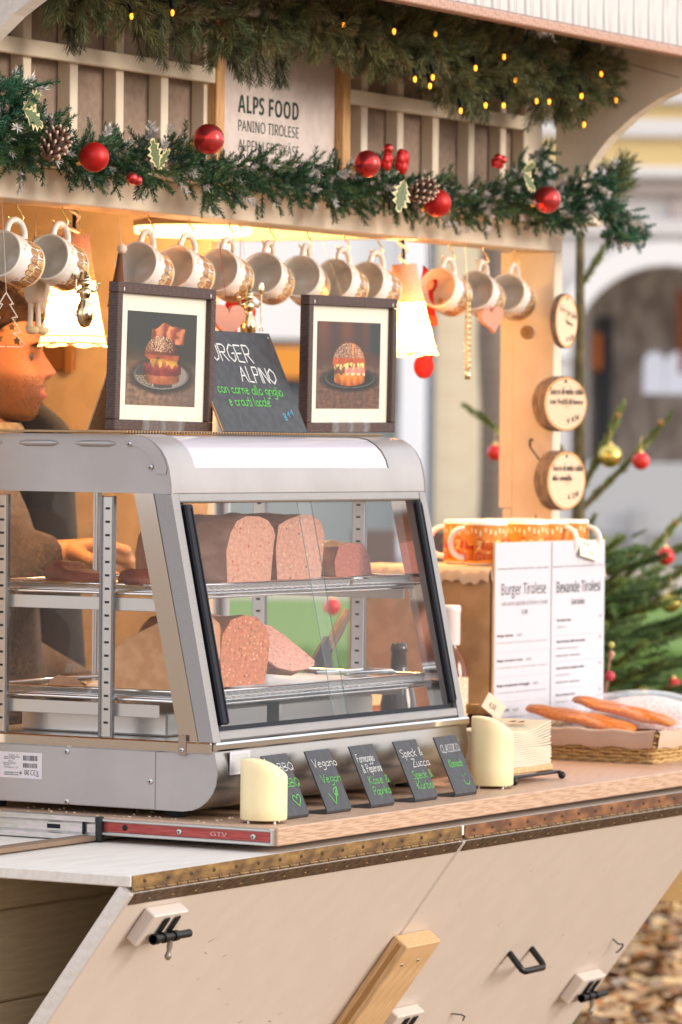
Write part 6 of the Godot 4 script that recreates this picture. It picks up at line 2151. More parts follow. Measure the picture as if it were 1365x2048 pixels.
		for q in 46:
			var f := (q + 0.5) / 46.0
			var y: float = (1.0 - 2.0 * f) * s[1] * 1.1
			var r: float = sqrt(maxf(0.05, 1.0 - pow(1.0 - 2.0 * f, 2.0))) * s[1] * 0.85
			var a := q * 2.39996
			var d := Vector3(cos(a), 0.55, sin(a)).normalized()
			b = MB.new()
			b.ball(Vector3.ZERO, 0.0062, 8, Vector3(0.85, 1.15, 0.42))
			var sc2 := part("scale", b, dark, o, Transform3D(aim(d), Vector3(cos(a) * r * 0.85, y, sin(a) * r * 0.85)))
			b = MB.new()
			b.ball(Vector3(0, 0.0052, 0), 0.0036, 8, Vector3(1.2, 0.8, 0.6))
			part("scale_tip", b, pale, sc2)

func frosted(sd: int) -> ArrayMesh:
	return sprig_mesh(0.058, 66, 0.020, 0.0019, 0.55, 0.0014, sd, 0.0) if false else sprig_frost(sd)

func sprig_frost(sd: int) -> ArrayMesh:
	var r := RandomNumberGenerator.new()
	r.seed = sd
	var b := MB.new()
	for i in 74:
		var f := (i + r.randf()) / 74.0
		var y := 0.058 * (0.06 + 0.94 * f)
		var a := r.randf() * TAU
		var d := (Vector3(cos(a), 0, sin(a)) * 0.5 + Vector3.UP * r.randf_range(0.3, 0.7)).normalized()
		var side := d.cross(Vector3(r.randf_range(-1, 1), r.randf_range(-1, 1), r.randf_range(-1, 1))).normalized() * 0.00115
		var s := Vector3(0, y, 0)
		var l := 0.019 * r.randf_range(0.7, 1.1)
		b.col = Color(0.82, 0.77, 0.72) * r.randf_range(0.6, 1.0) if f > 0.45 else Color(0.10, 0.15, 0.08)
		b.q(s - side, s + side, s + d * l * 0.6 + side * 1.2, s + d * l * 0.6 - side * 1.2)
		b.t(s + d * l * 0.6 - side * 1.2, s + d * l * 0.6 + side * 1.2, s + d * l)
	return b.done()

func holly(len: float, k: float, z: float) -> MB:
	var up := PackedVector2Array()
	var n := 5
	for i in n:
		var f0 := (i + 0.15) / n
		var f1 := (i + 0.62) / n
		var w0 := 0.20 * sin(PI * clampf(f0, 0.03, 1)) * len
		var w1 := (0.34 * sin(PI * clampf(f1, 0.03, 0.97)) + 0.04) * len
		up.append(Vector2(f0 * len, w0 * k))
		up.append(Vector2((f1 + 0.05) * len, w1 * k * (1.0 if k == 1.0 else 0.8)))
	var poly := PackedVector2Array([Vector2(0, -0.0012), Vector2(0, 0.0012)])
	poly.append_array(up)
	poly.append(Vector2(len * (1.04 if k == 1.0 else 0.95), 0))
	for i in range(up.size() - 1, -1, -1):
		poly.append(Vector2(up[i].x, -up[i].y))
	var b := MB.new()
	b.prism(poly, z, z + 0.0006)
	return b

# ---------------------------------------------------------------- mugs and ornaments under the beam
func mug_print(kind: int) -> Image:
	var w := 320
	var h := 110
	var im := Image.create(w, h, false, Image.FORMAT_RGB8)
	var r := RandomNumberGenerator.new()
	r.seed = 30 + kind
	var white := Color(0.93, 0.91, 0.89) if kind == 0 else Color(0.90, 0.56, 0.22)
	im.fill(white)
	var line := Color(0.50, 0.32, 0.20)
	var fill := [Color(0.90, 0.80, 0.62), Color(0.74, 0.54, 0.36), Color(0.86, 0.66, 0.38), Color(0.66, 0.47, 0.34), Color(0.92, 0.84, 0.68)]
	if kind == 1:
		line = Color(0.62, 0.24, 0.10)
		fill = [Color(0.95, 0.70, 0.30), Color(0.80, 0.40, 0.14), Color(0.98, 0.82, 0.50), Color(0.74, 0.20, 0.12), Color(0.93, 0.62, 0.22)]
	# rolling ground
	for x in w:
		var g := int(97 + 4 * sin(x * 0.05) + 2 * sin(x * 0.13))
		for y in range(g, h):
			im.set_pixel(x, y, fill[4] if (y - g) > 2 else line)
	# a row of gabled houses
	var row_at := 0
	var x0 := 2
	while row_at < 2:
		if x0 >= w - 22:
			row_at += 1
			x0 = 2
			continue
		var hw := r.randi_range(13, 24)
		var hh := r.randi_range(14, 30)
		var rh := r.randi_range(7, 14)
		var base := 74 + 28 * row_at + r.randi_range(-4, 4)
		var f: Color = fill[r.randi() % 4]
		var roof: Color = fill[r.randi() % 4]
		for y in range(base - hh - rh, base):
			for x in range(x0, mini(x0 + hw, w)):
				var inside := false
				var edge := false
				if y >= base - hh:
					inside = true
					edge = x - x0 < 2 or x0 + hw - x < 3 or base - y < 2
				else:
					var half := float(y - (base - hh - rh)) / rh * hw * 0.5
					var dx := absf(x - x0 - hw * 0.5)
					inside = dx <= half
					edge = half - dx < 2.0
				if inside:
					im.set_pixel(x, y, line if edge else (f if y >= base - hh else roof))
		for k in 6:
			var wx := x0 + 4 + (k % 2) * int(hw * 0.45)
			var wy := base - hh + 4 + (k / 2) * int(hh * 0.30)
			if wx + 5 < w and k < 4:
				im.fill_rect(Rect2i(wx, wy, 5, 5), line)
				im.fill_rect(Rect2i(wx + 1, wy + 1, 3, 3), fill[4])
		x0 += hw + r.randi_range(-4, 4)
	# small hexagon snowflakes above
	for k in 16:
		var cx := r.randi_range(4, w - 6)
		var cy := r.randi_range(6, 40)
		for a in 6:
			var p := Vector2(cx, cy) + Vector2.from_angle(a * TAU / 6) * 3
			var q := Vector2(cx, cy) + Vector2.from_angle((a + 1) * TAU / 6) * 3
			for t in 4:
				var s := p.lerp(q, t / 4.0)
				im.set_pixel(clampi(int(s.x), 0, w - 1), clampi(int(s.y), 0, h - 1), line)
	if kind == 1:
		for k in 26:
			im.fill_rect(Rect2i(2 + k * 12, 8 + 4 * (k % 3), 5, 12 + 3 * (k % 2)), Color(0.97, 0.88, 0.70))
			im.fill_rect(Rect2i(4 + k * 12, 60 + 3 * (k % 2), 6, 6), Color(0.74, 0.18, 0.10))
	return im

var print_mats := []

func make_mug(called: String, label: String, kind: int, group: String, h := 0.082, r := 0.039) -> Node3D:
	if print_mats.is_empty():
		print_mats = [image_mat(mug_print(0), 0.2), image_mat(mug_print(1), 0.22)]
	var m := thing(called, label, "mug", Vector3.ZERO, Vector3.ZERO, group)
	var b := MB.new()
	b.lathe([Vector2(0, 0.0), Vector2(r - 0.006, 0.0), Vector2(r - 0.002, 0.002), Vector2(r, 0.006), Vector2(r, h - 0.002), Vector2(r - 0.0012, h), Vector2(r - 0.0032, h - 0.001), Vector2(r - 0.0040, h - 0.004), Vector2(r - 0.0042, 0.012), Vector2(r - 0.008, 0.0058), Vector2(0, 0.005)], 40)
	part("body", b, M.ceramic, m)
	b = MB.new()
	b.lathe([Vector2(r + 0.0004, 0.005), Vector2(r + 0.0004, h - 0.007)], 40)
	part("printed_band", b, print_mats[kind], m)
	b = MB.new()
	var pts := []
	for i in 15:
		var a := -PI / 2 + PI * i / 14.0
		pts.append(Vector3(r - 0.003 + 0.029 * pow(maxf(cos(a), 0.0), 0.75), h * 0.5 + 0.0275 * sin(a) * (1.0 if absf(sin(a)) < 0.99 else 1.0), 0))
	b.tube(pts, 0.0052, 10)
	part("handle", b, M.ceramic, m)
	return m

func hanging() -> void:
	var o := Vector3(-0.935, 0.20, 0.09).normalized()       # where the open end points
	var x := (Vector3.UP - o * o.y).normalized()
	var base := Basis(x, o, x.cross(o))
	var proto: Node3D
	for i in hook_x.size():
		var label := "white printed mug hanging from the beam, %s" % ["at the left frame edge", "second from the left edge", "left above bacon burger frame", "right above bacon burger frame", "left of the gold figure", "above the gold figure with shovel", "left above glossy burger frame", "second above glossy burger frame", "rightmost above glossy burger frame", "just right of the right lamp", "second from the corner post", "next to the corner post"][i]
		var m: Node3D
		if i == 0:
			m = make_mug("hanging_mug", label, 0, "mugs hanging from the front beam")
			proto = m
		else:
			m = copy(proto, label, Vector3.ZERO)
		var sw := rng.randf_range(-0.10, 0.10)
		var bs := Basis(Vector3.UP, sw + (0.12 if i in [5, 6] else 0.0)) * base * Basis(Vector3.RIGHT, rng.randf_range(-0.06, 0.06))
		m.transform = Transform3D(bs, Vector3(hook_x[i] - 0.003, 1.9715, -0.658) - bs * Vector3(0.0615, 0.041, 0))
	ornaments()

func chain(b: MB, top: Vector3, bottom: Vector3, r := 0.0004) -> void:
	b.tube([top, top.lerp(bottom, 0.5) + Vector3(0.0006, 0, 0), bottom], r, 4)

func ornaments() -> void:
	var b: MB
	# two shining snow figures with shovels
	for i in 2:
		var p: Vector3 = [Vector3(0.398, 1.805, -0.615), Vector3(0.912, 1.80, -0.615)][i]
		var s := thing("shiny_snow_figure", ["silver gold figure with raised shovel hanging before the left lamp", "pale gold figure with shovel standing out above the chalk board"][i], "ornament", p, Vector3(0, -0.5, 0), "shiny figures with shovels")
		var mt: StandardMaterial3D = mat(lin(0.74, 0.66, 0.48), 0.18, 1.0) if i == 0 else M.gold_pale
		b = MB.new()
		b.lathe([Vector2(0, 0), Vector2(0.008, 0.003), Vector2(0.0135, 0.014), Vector2(0.0145, 0.024), Vector2(0.012, 0.037), Vector2(0.0075, 0.046), Vector2(0.007, 0.048), Vector2(0.0095, 0.053), Vector2(0.0105, 0.058), Vector2(0.009, 0.064), Vector2(0.006, 0.067)], 22)
		part("body", b, mt, s)
		b = MB.new()
		b.ball(Vector3(0, 0.0735, 0), 0.0085, 18)
		b.lathe([Vector2(0.0095, 0.078), Vector2(0.0098, 0.0805), Vector2(0.008, 0.082), Vector2(0.0065, 0.086), Vector2(0.0025, 0.0925), Vector2(0, 0.0935)], 16)
		part("head", b, mt, s)
		var side := -1.0 if i == 0 else 1.0
		b = MB.new()
		b.tube([Vector3(side * 0.008, 0.062, 0), Vector3(side * 0.017, 0.058, 0.004), Vector3(side * 0.021, 0.064, 0.007)], [0.0035, 0.003, 0.0028], 8)
		part("arm", b, mt, s)
		b = MB.new()
		b.tube([Vector3(-side * 0.008, 0.062, 0), Vector3(-side * 0.018, 0.060, 0.002), Vector3(-side * 0.022, 0.071, 0.003)], [0.0035, 0.003, 0.0032], 8)
		b.ball(Vector3(-side * 0.022, 0.073, 0.003), 0.0038, 10)
		part("arm", b, mt, s)
		var sv := MB.new()
		sv.tube([Vector3(side * 0.021, 0.018, 0.008), Vector3(side * 0.021, 0.08, 0.008)], 0.0014, 6)
		sv.tube([Vector3(side * 0.0165, 0.016, 0.008), Vector3(side * 0.0255, 0.016, 0.008), Vector3(side * 0.021, 0.024, 0.008)], 0.0014, 6, 0, true)
		sv.ball(Vector3(side * 0.021, 0.089, 0.008), 0.0105, 14, Vector3(0.62, 1.15, 0.2))
		part("shovel", sv, mt, s)
		b = MB.new()
		chain(b, Vector3(0, 0.093, 0), Vector3(0, 0.20, -0.03))
		part("thread", b, M.gold, s)
	# two more pale gold ones, only their heads over the right frame
	for i in 2:
		b = MB.new()
		b.lathe([Vector2(0, 0), Vector2(0.014, 0.012), Vector2(0.0155, 0.03), Vector2(0.012, 0.046), Vector2(0.004, 0.053), Vector2(0, 0.0535)], 20)
		var s := thing("gold_bell_ornament", ["pale gold ornament peeping over the right picture frame, left one", "pale gold ornament peeping over the right picture frame, right one"][i], "ornament", Vector3(1.155 + i * 0.058, 1.832, -0.60), Vector3.ZERO, "gold ornaments above the right frame")
		part("body", b, M.gold_pale, s)
		b = MB.new()
		chain(b, Vector3(0, 0.053, 0), Vector3(0, 0.17, -0.05))
		part("thread", b, M.gold, s)
	# felt gnome with dangling legs and feather beard at the left
	var g := thing("white_gnome", "white felt gnome ornament with feather beard and dangling booted legs, below the left mugs", "ornament", Vector3(0.405, 1.794, -0.72), Vector3(0, -0.5, 0))
	var felt := mat(lin(0.70, 0.58, 0.45), 0.95)
	b = MB.new()
	b.lathe([Vector2(0, 0.052), Vector2(0.012, 0.054), Vector2(0.017, 0.066), Vector2(0.018, 0.085), Vector2(0.015, 0.11), Vector2(0.010, 0.135), Vector2(0, 0.165)], 18)
	part("body", b, felt, g)
	for s in [-1.0, 1.0]:
		b = MB.new()
		b.tube([Vector3(0.006 * s, 0.056, 0), Vector3(0.007 * s, 0.035, 0.002), Vector3(0.008 * s, 0.014, 0.001)], 0.0046, 8)
		var lg := part("leg", b, felt, g)
		b = MB.new()
		b.ball(Vector3(0.009 * s + 0.004, 0.008, 0.006), 0.0095, 14, Vector3(1.3, 0.75, 0.9))
		b.ball(Vector3(0.008 * s, 0.013, 0.0), 0.007, 12)
		part("boot", b, mat(lin(0.72, 0.55, 0.30), 0.9), lg)
	b = MB.new()
	for q in 70:
		var a := rng.randf_range(-0.6, 0.6)
		var s0 := Vector3(0.012 + rng.randf_range(-0.008, 0.010), 0.105 + rng.randf_range(-0.03, 0.03), 0.014)
		var e := s0 + Vector3(sin(a) * 0.016, -rng.randf_range(0.025, 0.055), 0.006)
		b.q(s0 - Vector3(0.0005, 0, 0), s0 + Vector3(0.0005, 0, 0), e + Vector3(0.0003, 0, 0), e - Vector3(0.0003, 0, 0))
	part("feather_beard", b, mat(lin(0.75, 0.66, 0.56), 0.9), g)
	b = MB.new()
	chain(b, Vector3(0.002, 0.16, 0), Vector3(0.002, 0.218, 0), 0.0006)
	part("cord", b, M.mount, g)
	# beaded tree at the very left
	var t := thing("beaded_tree", "white beaded wire tree ornament with small stars at the left frame edge", "ornament", Vector3(0.150, 1.774, -0.60), Vector3(0, -0.5, 0))
	var outline := [Vector2(0, 0.118), Vector2(0.022, 0.092), Vector2(0.012, 0.090), Vector2(0.036, 0.062), Vector2(0.020, 0.059), Vector2(0.048, 0.026), Vector2(0.024, 0.024), Vector2(0.062, -0.002), Vector2(0.05, -0.008), Vector2(0, -0.008)]
	b = MB.new()
	for sd in [-1.0, 1.0]:
		for i in outline.size() - 1:
			var p: Vector2 = outline[i]
			var q: Vector2 = outline[i + 1]
			var n := maxi(2, int(p.distance_to(q) / 0.0048))
			for k in n:
				var w := p.lerp(q, float(k) / n) * Vector2(0.55, 0.68)
				b.ball(Vector3(w.x * sd, w.y, 0), 0.0013, 6)
	part("bead_outline", b, M.ceramic, t)
	for s in [[0.019, 0.004, 0.0075], [0.010, 0.026, 0.007], [0.015, 0.038, 0.005], [-0.012, 0.008, 0.007]]:
		var poly := PackedVector2Array()
		for k in 10:
			var a := TAU * k / 10 + PI / 2
			poly.append(Vector2(cos(a), sin(a)) * s[2] * (1.0 if k % 2 == 0 else 0.5) + Vector2(s[0], s[1]))
		b = MB.new()
		b.prism(poly, -0.0008, 0.0008)
		part("star", b, M.gold_pale, t)
	b = MB.new()
	chain(b, Vector3(0, 0.080, 0), Vector3(0, 0.235, -0.02))
	part("thread", b, M.mount, t)
	# red felt doll at the right lamp
	var d := thing("red_felt_doll", "red hooded felt doll with round red bag hanging behind the right lamp", "ornament", Vector3(1.700, 1.752, -0.70), Vector3(0, -0.5, -0.05))
	b = MB.new()
	b.ball(Vector3(0, 0.178, 0), 0.017, 20, Vector3(1.0, 1.15, 0.9))
	b.lathe([Vector2(0.0135, 0.188), Vector2(0.006, 0.202), Vector2(0, 0.215)], 12, Transform3D(Basis(Vector3(0, 0, 1), 0.45), Vector3(0.078, 0.018, 0)))
	part("hood", b, M.red_felt, d)
	b = MB.new()
	b.ball(Vector3(-0.005, 0.174, 0.009), 0.0105, 16)
	part("face", b, mat(lin(0.70, 0.42, 0.30), 0.8), d)
	b = MB.new()
	b.lathe([Vector2(0.019, 0.098), Vector2(0.017, 0.115), Vector2(0.011, 0.145), Vector2(0.009, 0.164), Vector2(0, 0.168)], 18)
	part("coat", b, M.red_felt, d)
	b = MB.new()
	b.lathe([Vector2(0, 0.097), Vector2(0.0215, 0.097), Vector2(0.0205, 0.108), Vector2(0.018, 0.115)], 18)
	part("coat_hem", b, mat(lin(0.75, 0.10, 0.02), 0.9), d)
	for s in [-1.0, 1.0]:
		b = MB.new()
		b.tube([Vector3(0.006 * s, 0.098, 0), Vector3(0.010 * s + 0.004, 0.06, 0), Vector3(0.012 * s + 0.002, 0.028, 0)], 0.0038, 8)
		part("leg", b, mat(lin(0.30, 0.02, 0.015), 0.9), d)
	b = MB.new()
	b.ball(Vector3(-0.004, 0.018, 0.004), 0.0235, 22, Vector3(0.92, 1.0, 0.6))
	part("round_bag", b, M.red_felt, d)
	var poly := PackedVector2Array()
	for k in 12:
		var a := TAU * k / 12
		poly.append(Vector2(cos(a), sin(a)) * (0.0075 if k % 2 == 0 else 0.004) + Vector2(0.024, 0.146))
	b = MB.new()
	b.prism(poly, 0.006, 0.0075)
	part("star", b, M.gold, d)
	b = MB.new()
	chain(b, Vector3(-0.002, 0.20, 0), Vector3(-0.02, 0.375, 0), 0.0005)
	part("cord", b, M.red_felt, d)
	# red skirted doll seen below the mugs
	d = thing("red_skirt_doll", "small doll with red skirt and pompom feet showing below the mugs by the gold figure", "ornament", Vector3(1.022, 1.815, -0.70), Vector3(0, -0.5, 0))
	b = MB.new()
	b.lathe([Vector2(0.0, 0.026), Vector2(0.030, 0.030), Vector2(0.031, 0.040), Vector2(0.024, 0.060), Vector2(0.012, 0.085), Vector2(0, 0.09)], 20, Transform3D(Basis.from_scale(Vector3(1, 1, 0.7)), Vector3.ZERO))
	part("skirt", b, M.red_felt, d)
	for s in [-1.0, 1.0]:
		b = MB.new()
		b.tube([Vector3(0.012 * s, 0.029, 0), Vector3(0.012 * s, 0.010, 0)], 0.0024, 8)
		var lg := part("leg", b, M.ceramic, d)
		b = MB.new()
		b.ball(Vector3(0.012 * s, 0.004, 0), 0.0072, 14)
		part("pompom", b, M.red_felt, lg)
	b = MB.new()
	b.ball(Vector3(0, 0.098, 0), 0.0115, 14)
	part("head", b, mat(lin(0.7, 0.45, 0.33), 0.8), d)
	b = MB.new()
	chain(b, Vector3(0, 0.11, 0), Vector3(0, 0.19, 0), 0.0006)
	part("cord", b, M.red_felt, d)
	# gold icicle chain
	d = thing("gold_chain_ornament", "twisted gold glitter chain ornament hanging between the right mugs", "ornament", Vector3(1.708, 1.745, -0.61))
	b = MB.new()
	for s in 2:
		var pts := []
		for k in 40:
			var f := k / 39.0
			pts.append(Vector3(cos(f * 40.0 + s * PI) * 0.0042, 0.02 + 0.135 * f, sin(f * 40.0 + s * PI) * 0.0042))
		b.tube(pts, 0.0026, 6)
	part("twist", b, M.gold_pale, d)
	b = MB.new()
	b.lathe([Vector2(0, 0), Vector2(0.0058, 0.001), Vector2(0.005, 0.012), Vector2(0.002, 0.019), Vector2(0, 0.02)], 12)
	part("drop", b, M.gold_pale, d)
	b = MB.new()
	chain(b, Vector3(0, 0.155, 0), Vector3(0, 0.262, -0.01))
	part("thread", b, M.gold, d)
	# pink felt hearts
	for i in 2:
		var hp := PackedVector2Array()
		for k in 28:
			var a := TAU * k / 28
			hp.append(Vector2(16 * pow(sin(a), 3), 13 * cos(a) - 5 * cos(2 * a) - 2 * cos(3 * a) - cos(4 * a)) * (0.0017 if i == 0 else 0.0021))
		b = MB.new()
		b.prism(hp, -0.006, 0.006, Transform3D(Basis(Vector3(0, 0, 1), 0.2 if i == 0 else 0.0), Vector3.ZERO), 0)
		d = thing("pink_felt_heart", ["pink felt heart hanging under the mugs by the corner post", "pink felt heart hanging right of the bacon burger frame"][i], "ornament", [Vector3(1.82, 1.865, -0.62), Vector3(0.818, 1.832, -0.60)][i], Vector3(0, -0.45, 0), "pink felt hearts under the mugs")
		part("heart", b, mat(lin(0.70, 0.33, 0.24), 0.95), d)
		b = MB.new()
		chain(b, Vector3(0, 0.015, 0), Vector3(0, 0.14, -0.03), 0.0005)
		part("cord", b, M.red_felt, d)
	# brown pompom hat gnome behind the left lamp
	d = thing("pompom_hat_gnome", "brown pointed gnome hat with white pompom right of the left lamp", "ornament", Vector3(0.565, 1.845, -0.66), Vector3(0, -0.5, 0))
	b = MB.new()
	b.tube([Vector3(0.0, 0.0, 0), Vector3(0.0, 0.03, 0), Vector3(0.002, 0.06, 0), Vector3(0.004, 0.09, 0)], [0.018, 0.012, 0.007, 0.004], 12)
	part("hat", b, mat(lin(0.14, 0.06, 0.03), 0.95), d)
	b = MB.new()
	b.ball(Vector3(0.007, 0.098, 0), 0.0088, 16)
	part("pompom", b, mat(lin(0.72, 0.64, 0.55), 0.95), d)
	b = MB.new()
	chain(b, Vector3(0.006, 0.105, 0), Vector3(0.0, 0.158, 0))
	part("thread", b, M.mount, d)

# ---------------------------------------------------------------- menu, mugs on the box, wood slices, bottles
func menu_corner() -> void:
	var bx0 := thing("mug_box", "tall brown wooden box on the counter carrying the row of mugs", "box", Vector3(1.514, 1.0505, -0.452))
	var wood := grain(lin(0.46, 0.27, 0.12), lin(0.54, 0.33, 0.16), Vector3(3, 3, 3), 101, 0.75)
	part("side_panel", span(Vector3(0, 0, -0.30), Vector3(0.012, 0.335, -0.002), 0.001), wood, bx0)
	part("side_panel", span(Vector3(0.45, 0, -0.30), Vector3(0.462, 0.335, -0.002), 0.001), wood, bx0)
	part("front_panel", span(Vector3(0.0125, 0, -0.016), Vector3(0.4495, 0.335, -0.003), 0.001), wood, bx0)
	part("top_panel", span(Vector3(-0.002, 0.3352, -0.302), Vector3(0.464, 0.342, 0.0), 0.001), wood, bx0)
	# torn paper cover with a ragged rim
	var b := MB.new()
	var rows := []
	for j in 4:
		var row := []
		for i in 40:
			var f := i / 39.0
			var p := Vector3(-0.004, 0.3435, -0.30 + 0.30 * f * 1.0)
			var out := Vector3(-1, 0, 0)
			var w := 0.004 * sin(i * 1.9) + 0.003 * sin(i * 0.7)
			row.append(p + out * [-0.12, 0.0, 0.004, 0.006][j] + Vector3(0, [0.0015, 0.002, -0.010, -0.026][j] + (w if j > 1 else 0.0), 0))
		rows.append(row)
	b.skin(rows)
	rows = []
	for j in 4:
		var row := []
		for i in 30:
			var f := i / 29.0
			var w := 0.004 * sin(i * 1.7) + 0.003 * sin(i * 0.9)
			row.append(Vector3(-0.004 + 0.47 * f, 0.3440 + [0.0015, 0.002, -0.010, -0.024][j] + (w if j > 1 else 0.0), [-0.2, 0.001, 0.005, 0.0065][j] - 0.002))
		rows.append(row)
	b.skin(rows)
	part("ragged_paper_cover", b, mat(lin(0.66, 0.48, 0.32), 0.9), bx0)
	# mugs on it
	var spots := [[0.144, -0.138, 2.1], [0.068, -0.053, 2.12], [0.236, -0.053, 2.2], [0.325, -0.055, 4.6], [0.410, -0.055, 4.8], [0.232, -0.145, 4.3], [0.320, -0.148, 4.4], [0.405, -0.148, 4.6]]
	var proto: Node3D
	var names := ["rear row, its handle beside the display case", "front row, nearest the display case", "front row, handle above the menu's left page", "front row, third from the case", "front row, under the lowest wood slice", "rear row, second from the case", "rear row, third from the case", "rear row, at the right end"]
	for i in spots.size():
		var label: String = "golden brown Christmas mug on the box, " + names[i]
		var m: Node3D
		if i == 0:
			m = make_mug("golden_mug", label, 1, "golden mugs on the wooden box", 0.083, 0.040)
			proto = m
		else:
			m = copy(proto, label, Vector3.ZERO)
		m.position = Vector3(1.514 + spots[i][0] + 0.01, 1.0505 + 0.3462, -0.452 + spots[i][1])
		m.rotation = Vector3(0, spots[i][2], 0)
	# the menu board on the front of the box
	var mn := thing("menu_board", "white two page menu board headed Burger Tirolese and Bevande Tirolesi", "menu", Vector3(1.514, 1.058, -0.449))
	part("backing", span(Vector3(-0.001, 0, 0.0), Vector3(0.456, 0.384, 0.004), 0.0008), M.pine_x, mn)
	for s in 2:
		var pg := part("page", span(Vector3(0.0015 + s * 0.2275, 0.001, 0.0042), Vector3(0.2265 + s * 0.2275, 0.383, 0.0052 - 0.0004 * s), 0.0), M.paper, mn)
		pg.transform = Transform3D.IDENTITY
		var z := 0.0056
		if s == 0:
			print_text("Benvenuti! Scegliete il vostro Burger Tirolese - oppure vegano", false, 0.012, 0.333, 0.0036, 0.205, M.ink_grey, pg, z)
			print_text("Burger Tirolese", false, 0.026, 0.286, 0.0200, 0.180, M.ink, pg, z)
			print_text("con carne speziata al forno e crauti", false, 0.028, 0.266, 0.0085, 0.184, M.ink_grey, pg, z)
			print_text("9,00", true, 0.108, 0.249, 0.0085, 0.024, M.ink_grey, pg, z)
			var rows2 := [["Burger classico", "con carne, insalata, cetrioli e crauti della casa, salsa speciale"], ["Burger con speck e zucca", "con speck tirolese, zucca arrostita e formaggio di montagna"], ["Burger con peperoni e formaggio", "con formaggio fuso, peperoni grigliati e cipolla croccante"], ["Burger e BBQ", "con pancetta croccante, cipolla e salsa BBQ fatta in casa"], ["Burger vegano", "con verdure, crauti, insalata e salsa vegana della casa"]]
			for i in 5:
				var y := 0.2085 - i * 0.0462
				var ln: String = rows2[i][0]
				print_text(ln, true, 0.012, y, 0.0048, 0.0042 * ln.length(), M.ink, pg, z)
				print_text(rows2[i][1], false, 0.012, y - 0.0125, 0.0036, 0.20, M.rule, pg, z)
				b = MB.new()
				b.q(Vector3(0.010, y - 0.0285, z), Vector3(0.222, y - 0.0285, z), Vector3(0.222, y - 0.0280, z), Vector3(0.010, y - 0.0280, z))
				var rx := 0.018 + 0.0042 * ln.length()
				if i == 4:
					b.q(Vector3(rx - 0.002, y - 0.001, z), Vector3(rx + 0.006, y - 0.001, z), Vector3(rx + 0.006, y + 0.006, z), Vector3(rx - 0.002, y + 0.006, z))
				part("rule", b, M.rule if i < 4 else M.ink_green, pg)
				for k in 2:
					print_text("[%s]" % ["AG", "CM"][k], false, rx + 0.009 + k * 0.011, y, 0.0040, 0.0095, M.ink_grey, pg, z)
		else:
			print_text("Benvenuti! Tutte le nostre bevande dal Tirolo - Prezzi", false, 0.236, 0.333, 0.0036, 0.21, M.ink_grey, pg, z)
			print_text("Bevande Tirolesi", false, 0.250, 0.285, 0.0200, 0.184, M.ink, pg, z)
			print_text("Getränke", false, 0.312, 0.2615, 0.0105, 0.056, M.ink, pg, z)
			var rows3 := [[0.2305, "Vin brulé rosso", "Glühwein rot", "", "4,00"], [0.190, "Succo di mela caldo con spezie", "Apfelsaft heiss mit Gewürzen", "Bambini 3,00 - senza alcool", "4,50"], [0.1395, "Succo di mela e sambuco caldo", "Holundersaft heiss", "Bambini 3,00 - senza alcool", "4,50"], [0.0885, "Birra tirolese 0,5 l", "Bier Helles 0,5 l - solo in bottiglia", "", "5,00"], [0.048, "Acqua naturale 0,5 l", "Wasser still oder prickelnd", "", "2,00"]]
			for r3 in rows3:
				var ln: String = r3[1]
				var l2: String = r3[2]
				print_text(ln, true, 0.252, r3[0], 0.0046, 0.0040 * ln.length(), M.ink, pg, z)
				print_text(l2, false, 0.252, r3[0] - 0.0125, 0.0036, 0.0032 * l2.length(), M.ink_grey, pg, z)
				if r3[3] != "":
					print_text(r3[3], true, 0.252, r3[0] - 0.0265, 0.0038, 0.098, M.ink_grey, pg, z)
				print_text(r3[4], false, 0.430, r3[0] + 0.004, 0.0050, 0.013, M.ink_grey, pg, z)
				b = MB.new()
				var yy: float = r3[0] - (0.036 if r3[3] != "" else 0.027)
				b.q(Vector3(0.250, yy, z), Vector3(0.448, yy, z), Vector3(0.448, yy + 0.0005, z), Vector3(0.250, yy + 0.0005, z))
				part("rule", b, M.rule, pg)
	# folded film sleeve crease
	b = MB.new()
	b.box(Vector3(0.2285, 0.192, 0.0062), Vector3(0.0016, 0.38, 0.0016), 0.0004)
	part("fold", b, M.paper, mn)
	var tg := thing("price_tag_card", "small cream price card clipped at the top of the menu board", "price tag", Vector3(1.850, 1.4425, -0.4405), Vector3(-0.15, 0, -0.16))
	part("card", span(Vector3(0, -0.031, 0), Vector3(0.080, 0.004, 0.0008), 0.0), mat(lin(0.78, 0.74, 0.62), 0.8), tg)
	b = MB.new()
	hand(b, "Brulé", 0.014, -0.008, 0.008, 0.0009, Transform3D(Basis.IDENTITY, Vector3(0, 0, 0.0011)), 1.2)
	hand(b, "4,50", 0.034, -0.024, 0.008, 0.0009, Transform3D(Basis.IDENTITY, Vector3(0, 0, 0.0011)), 1.3)
	part("lettering", b, M.ink_grey, tg)

	# round wood slices on the post, one under the other
	var sl_text := [["Vin brulé", "bianco", "€ 4,50"], ["Succo di mela caldo", "con frutti di bosco", "€ 4,50"], ["Succo di mela caldo", "alla cannella", "€ 3,50"]]
	var sl_pos := [Vector3(2.012, 1.8655, -0.555), Vector3(2.011, 1.7035, -0.555), Vector3(2.019, 1.554, -0.555)]
	var sl_turn := [0.02, -0.52, -0.40]
	var sl_rad := [Vector2(0.0500, 0.0535), Vector2(0.0510, 0.0540), Vector2(0.0500, 0.0580)]
	var sl_thick := [0.012, 0.042, 0.040]
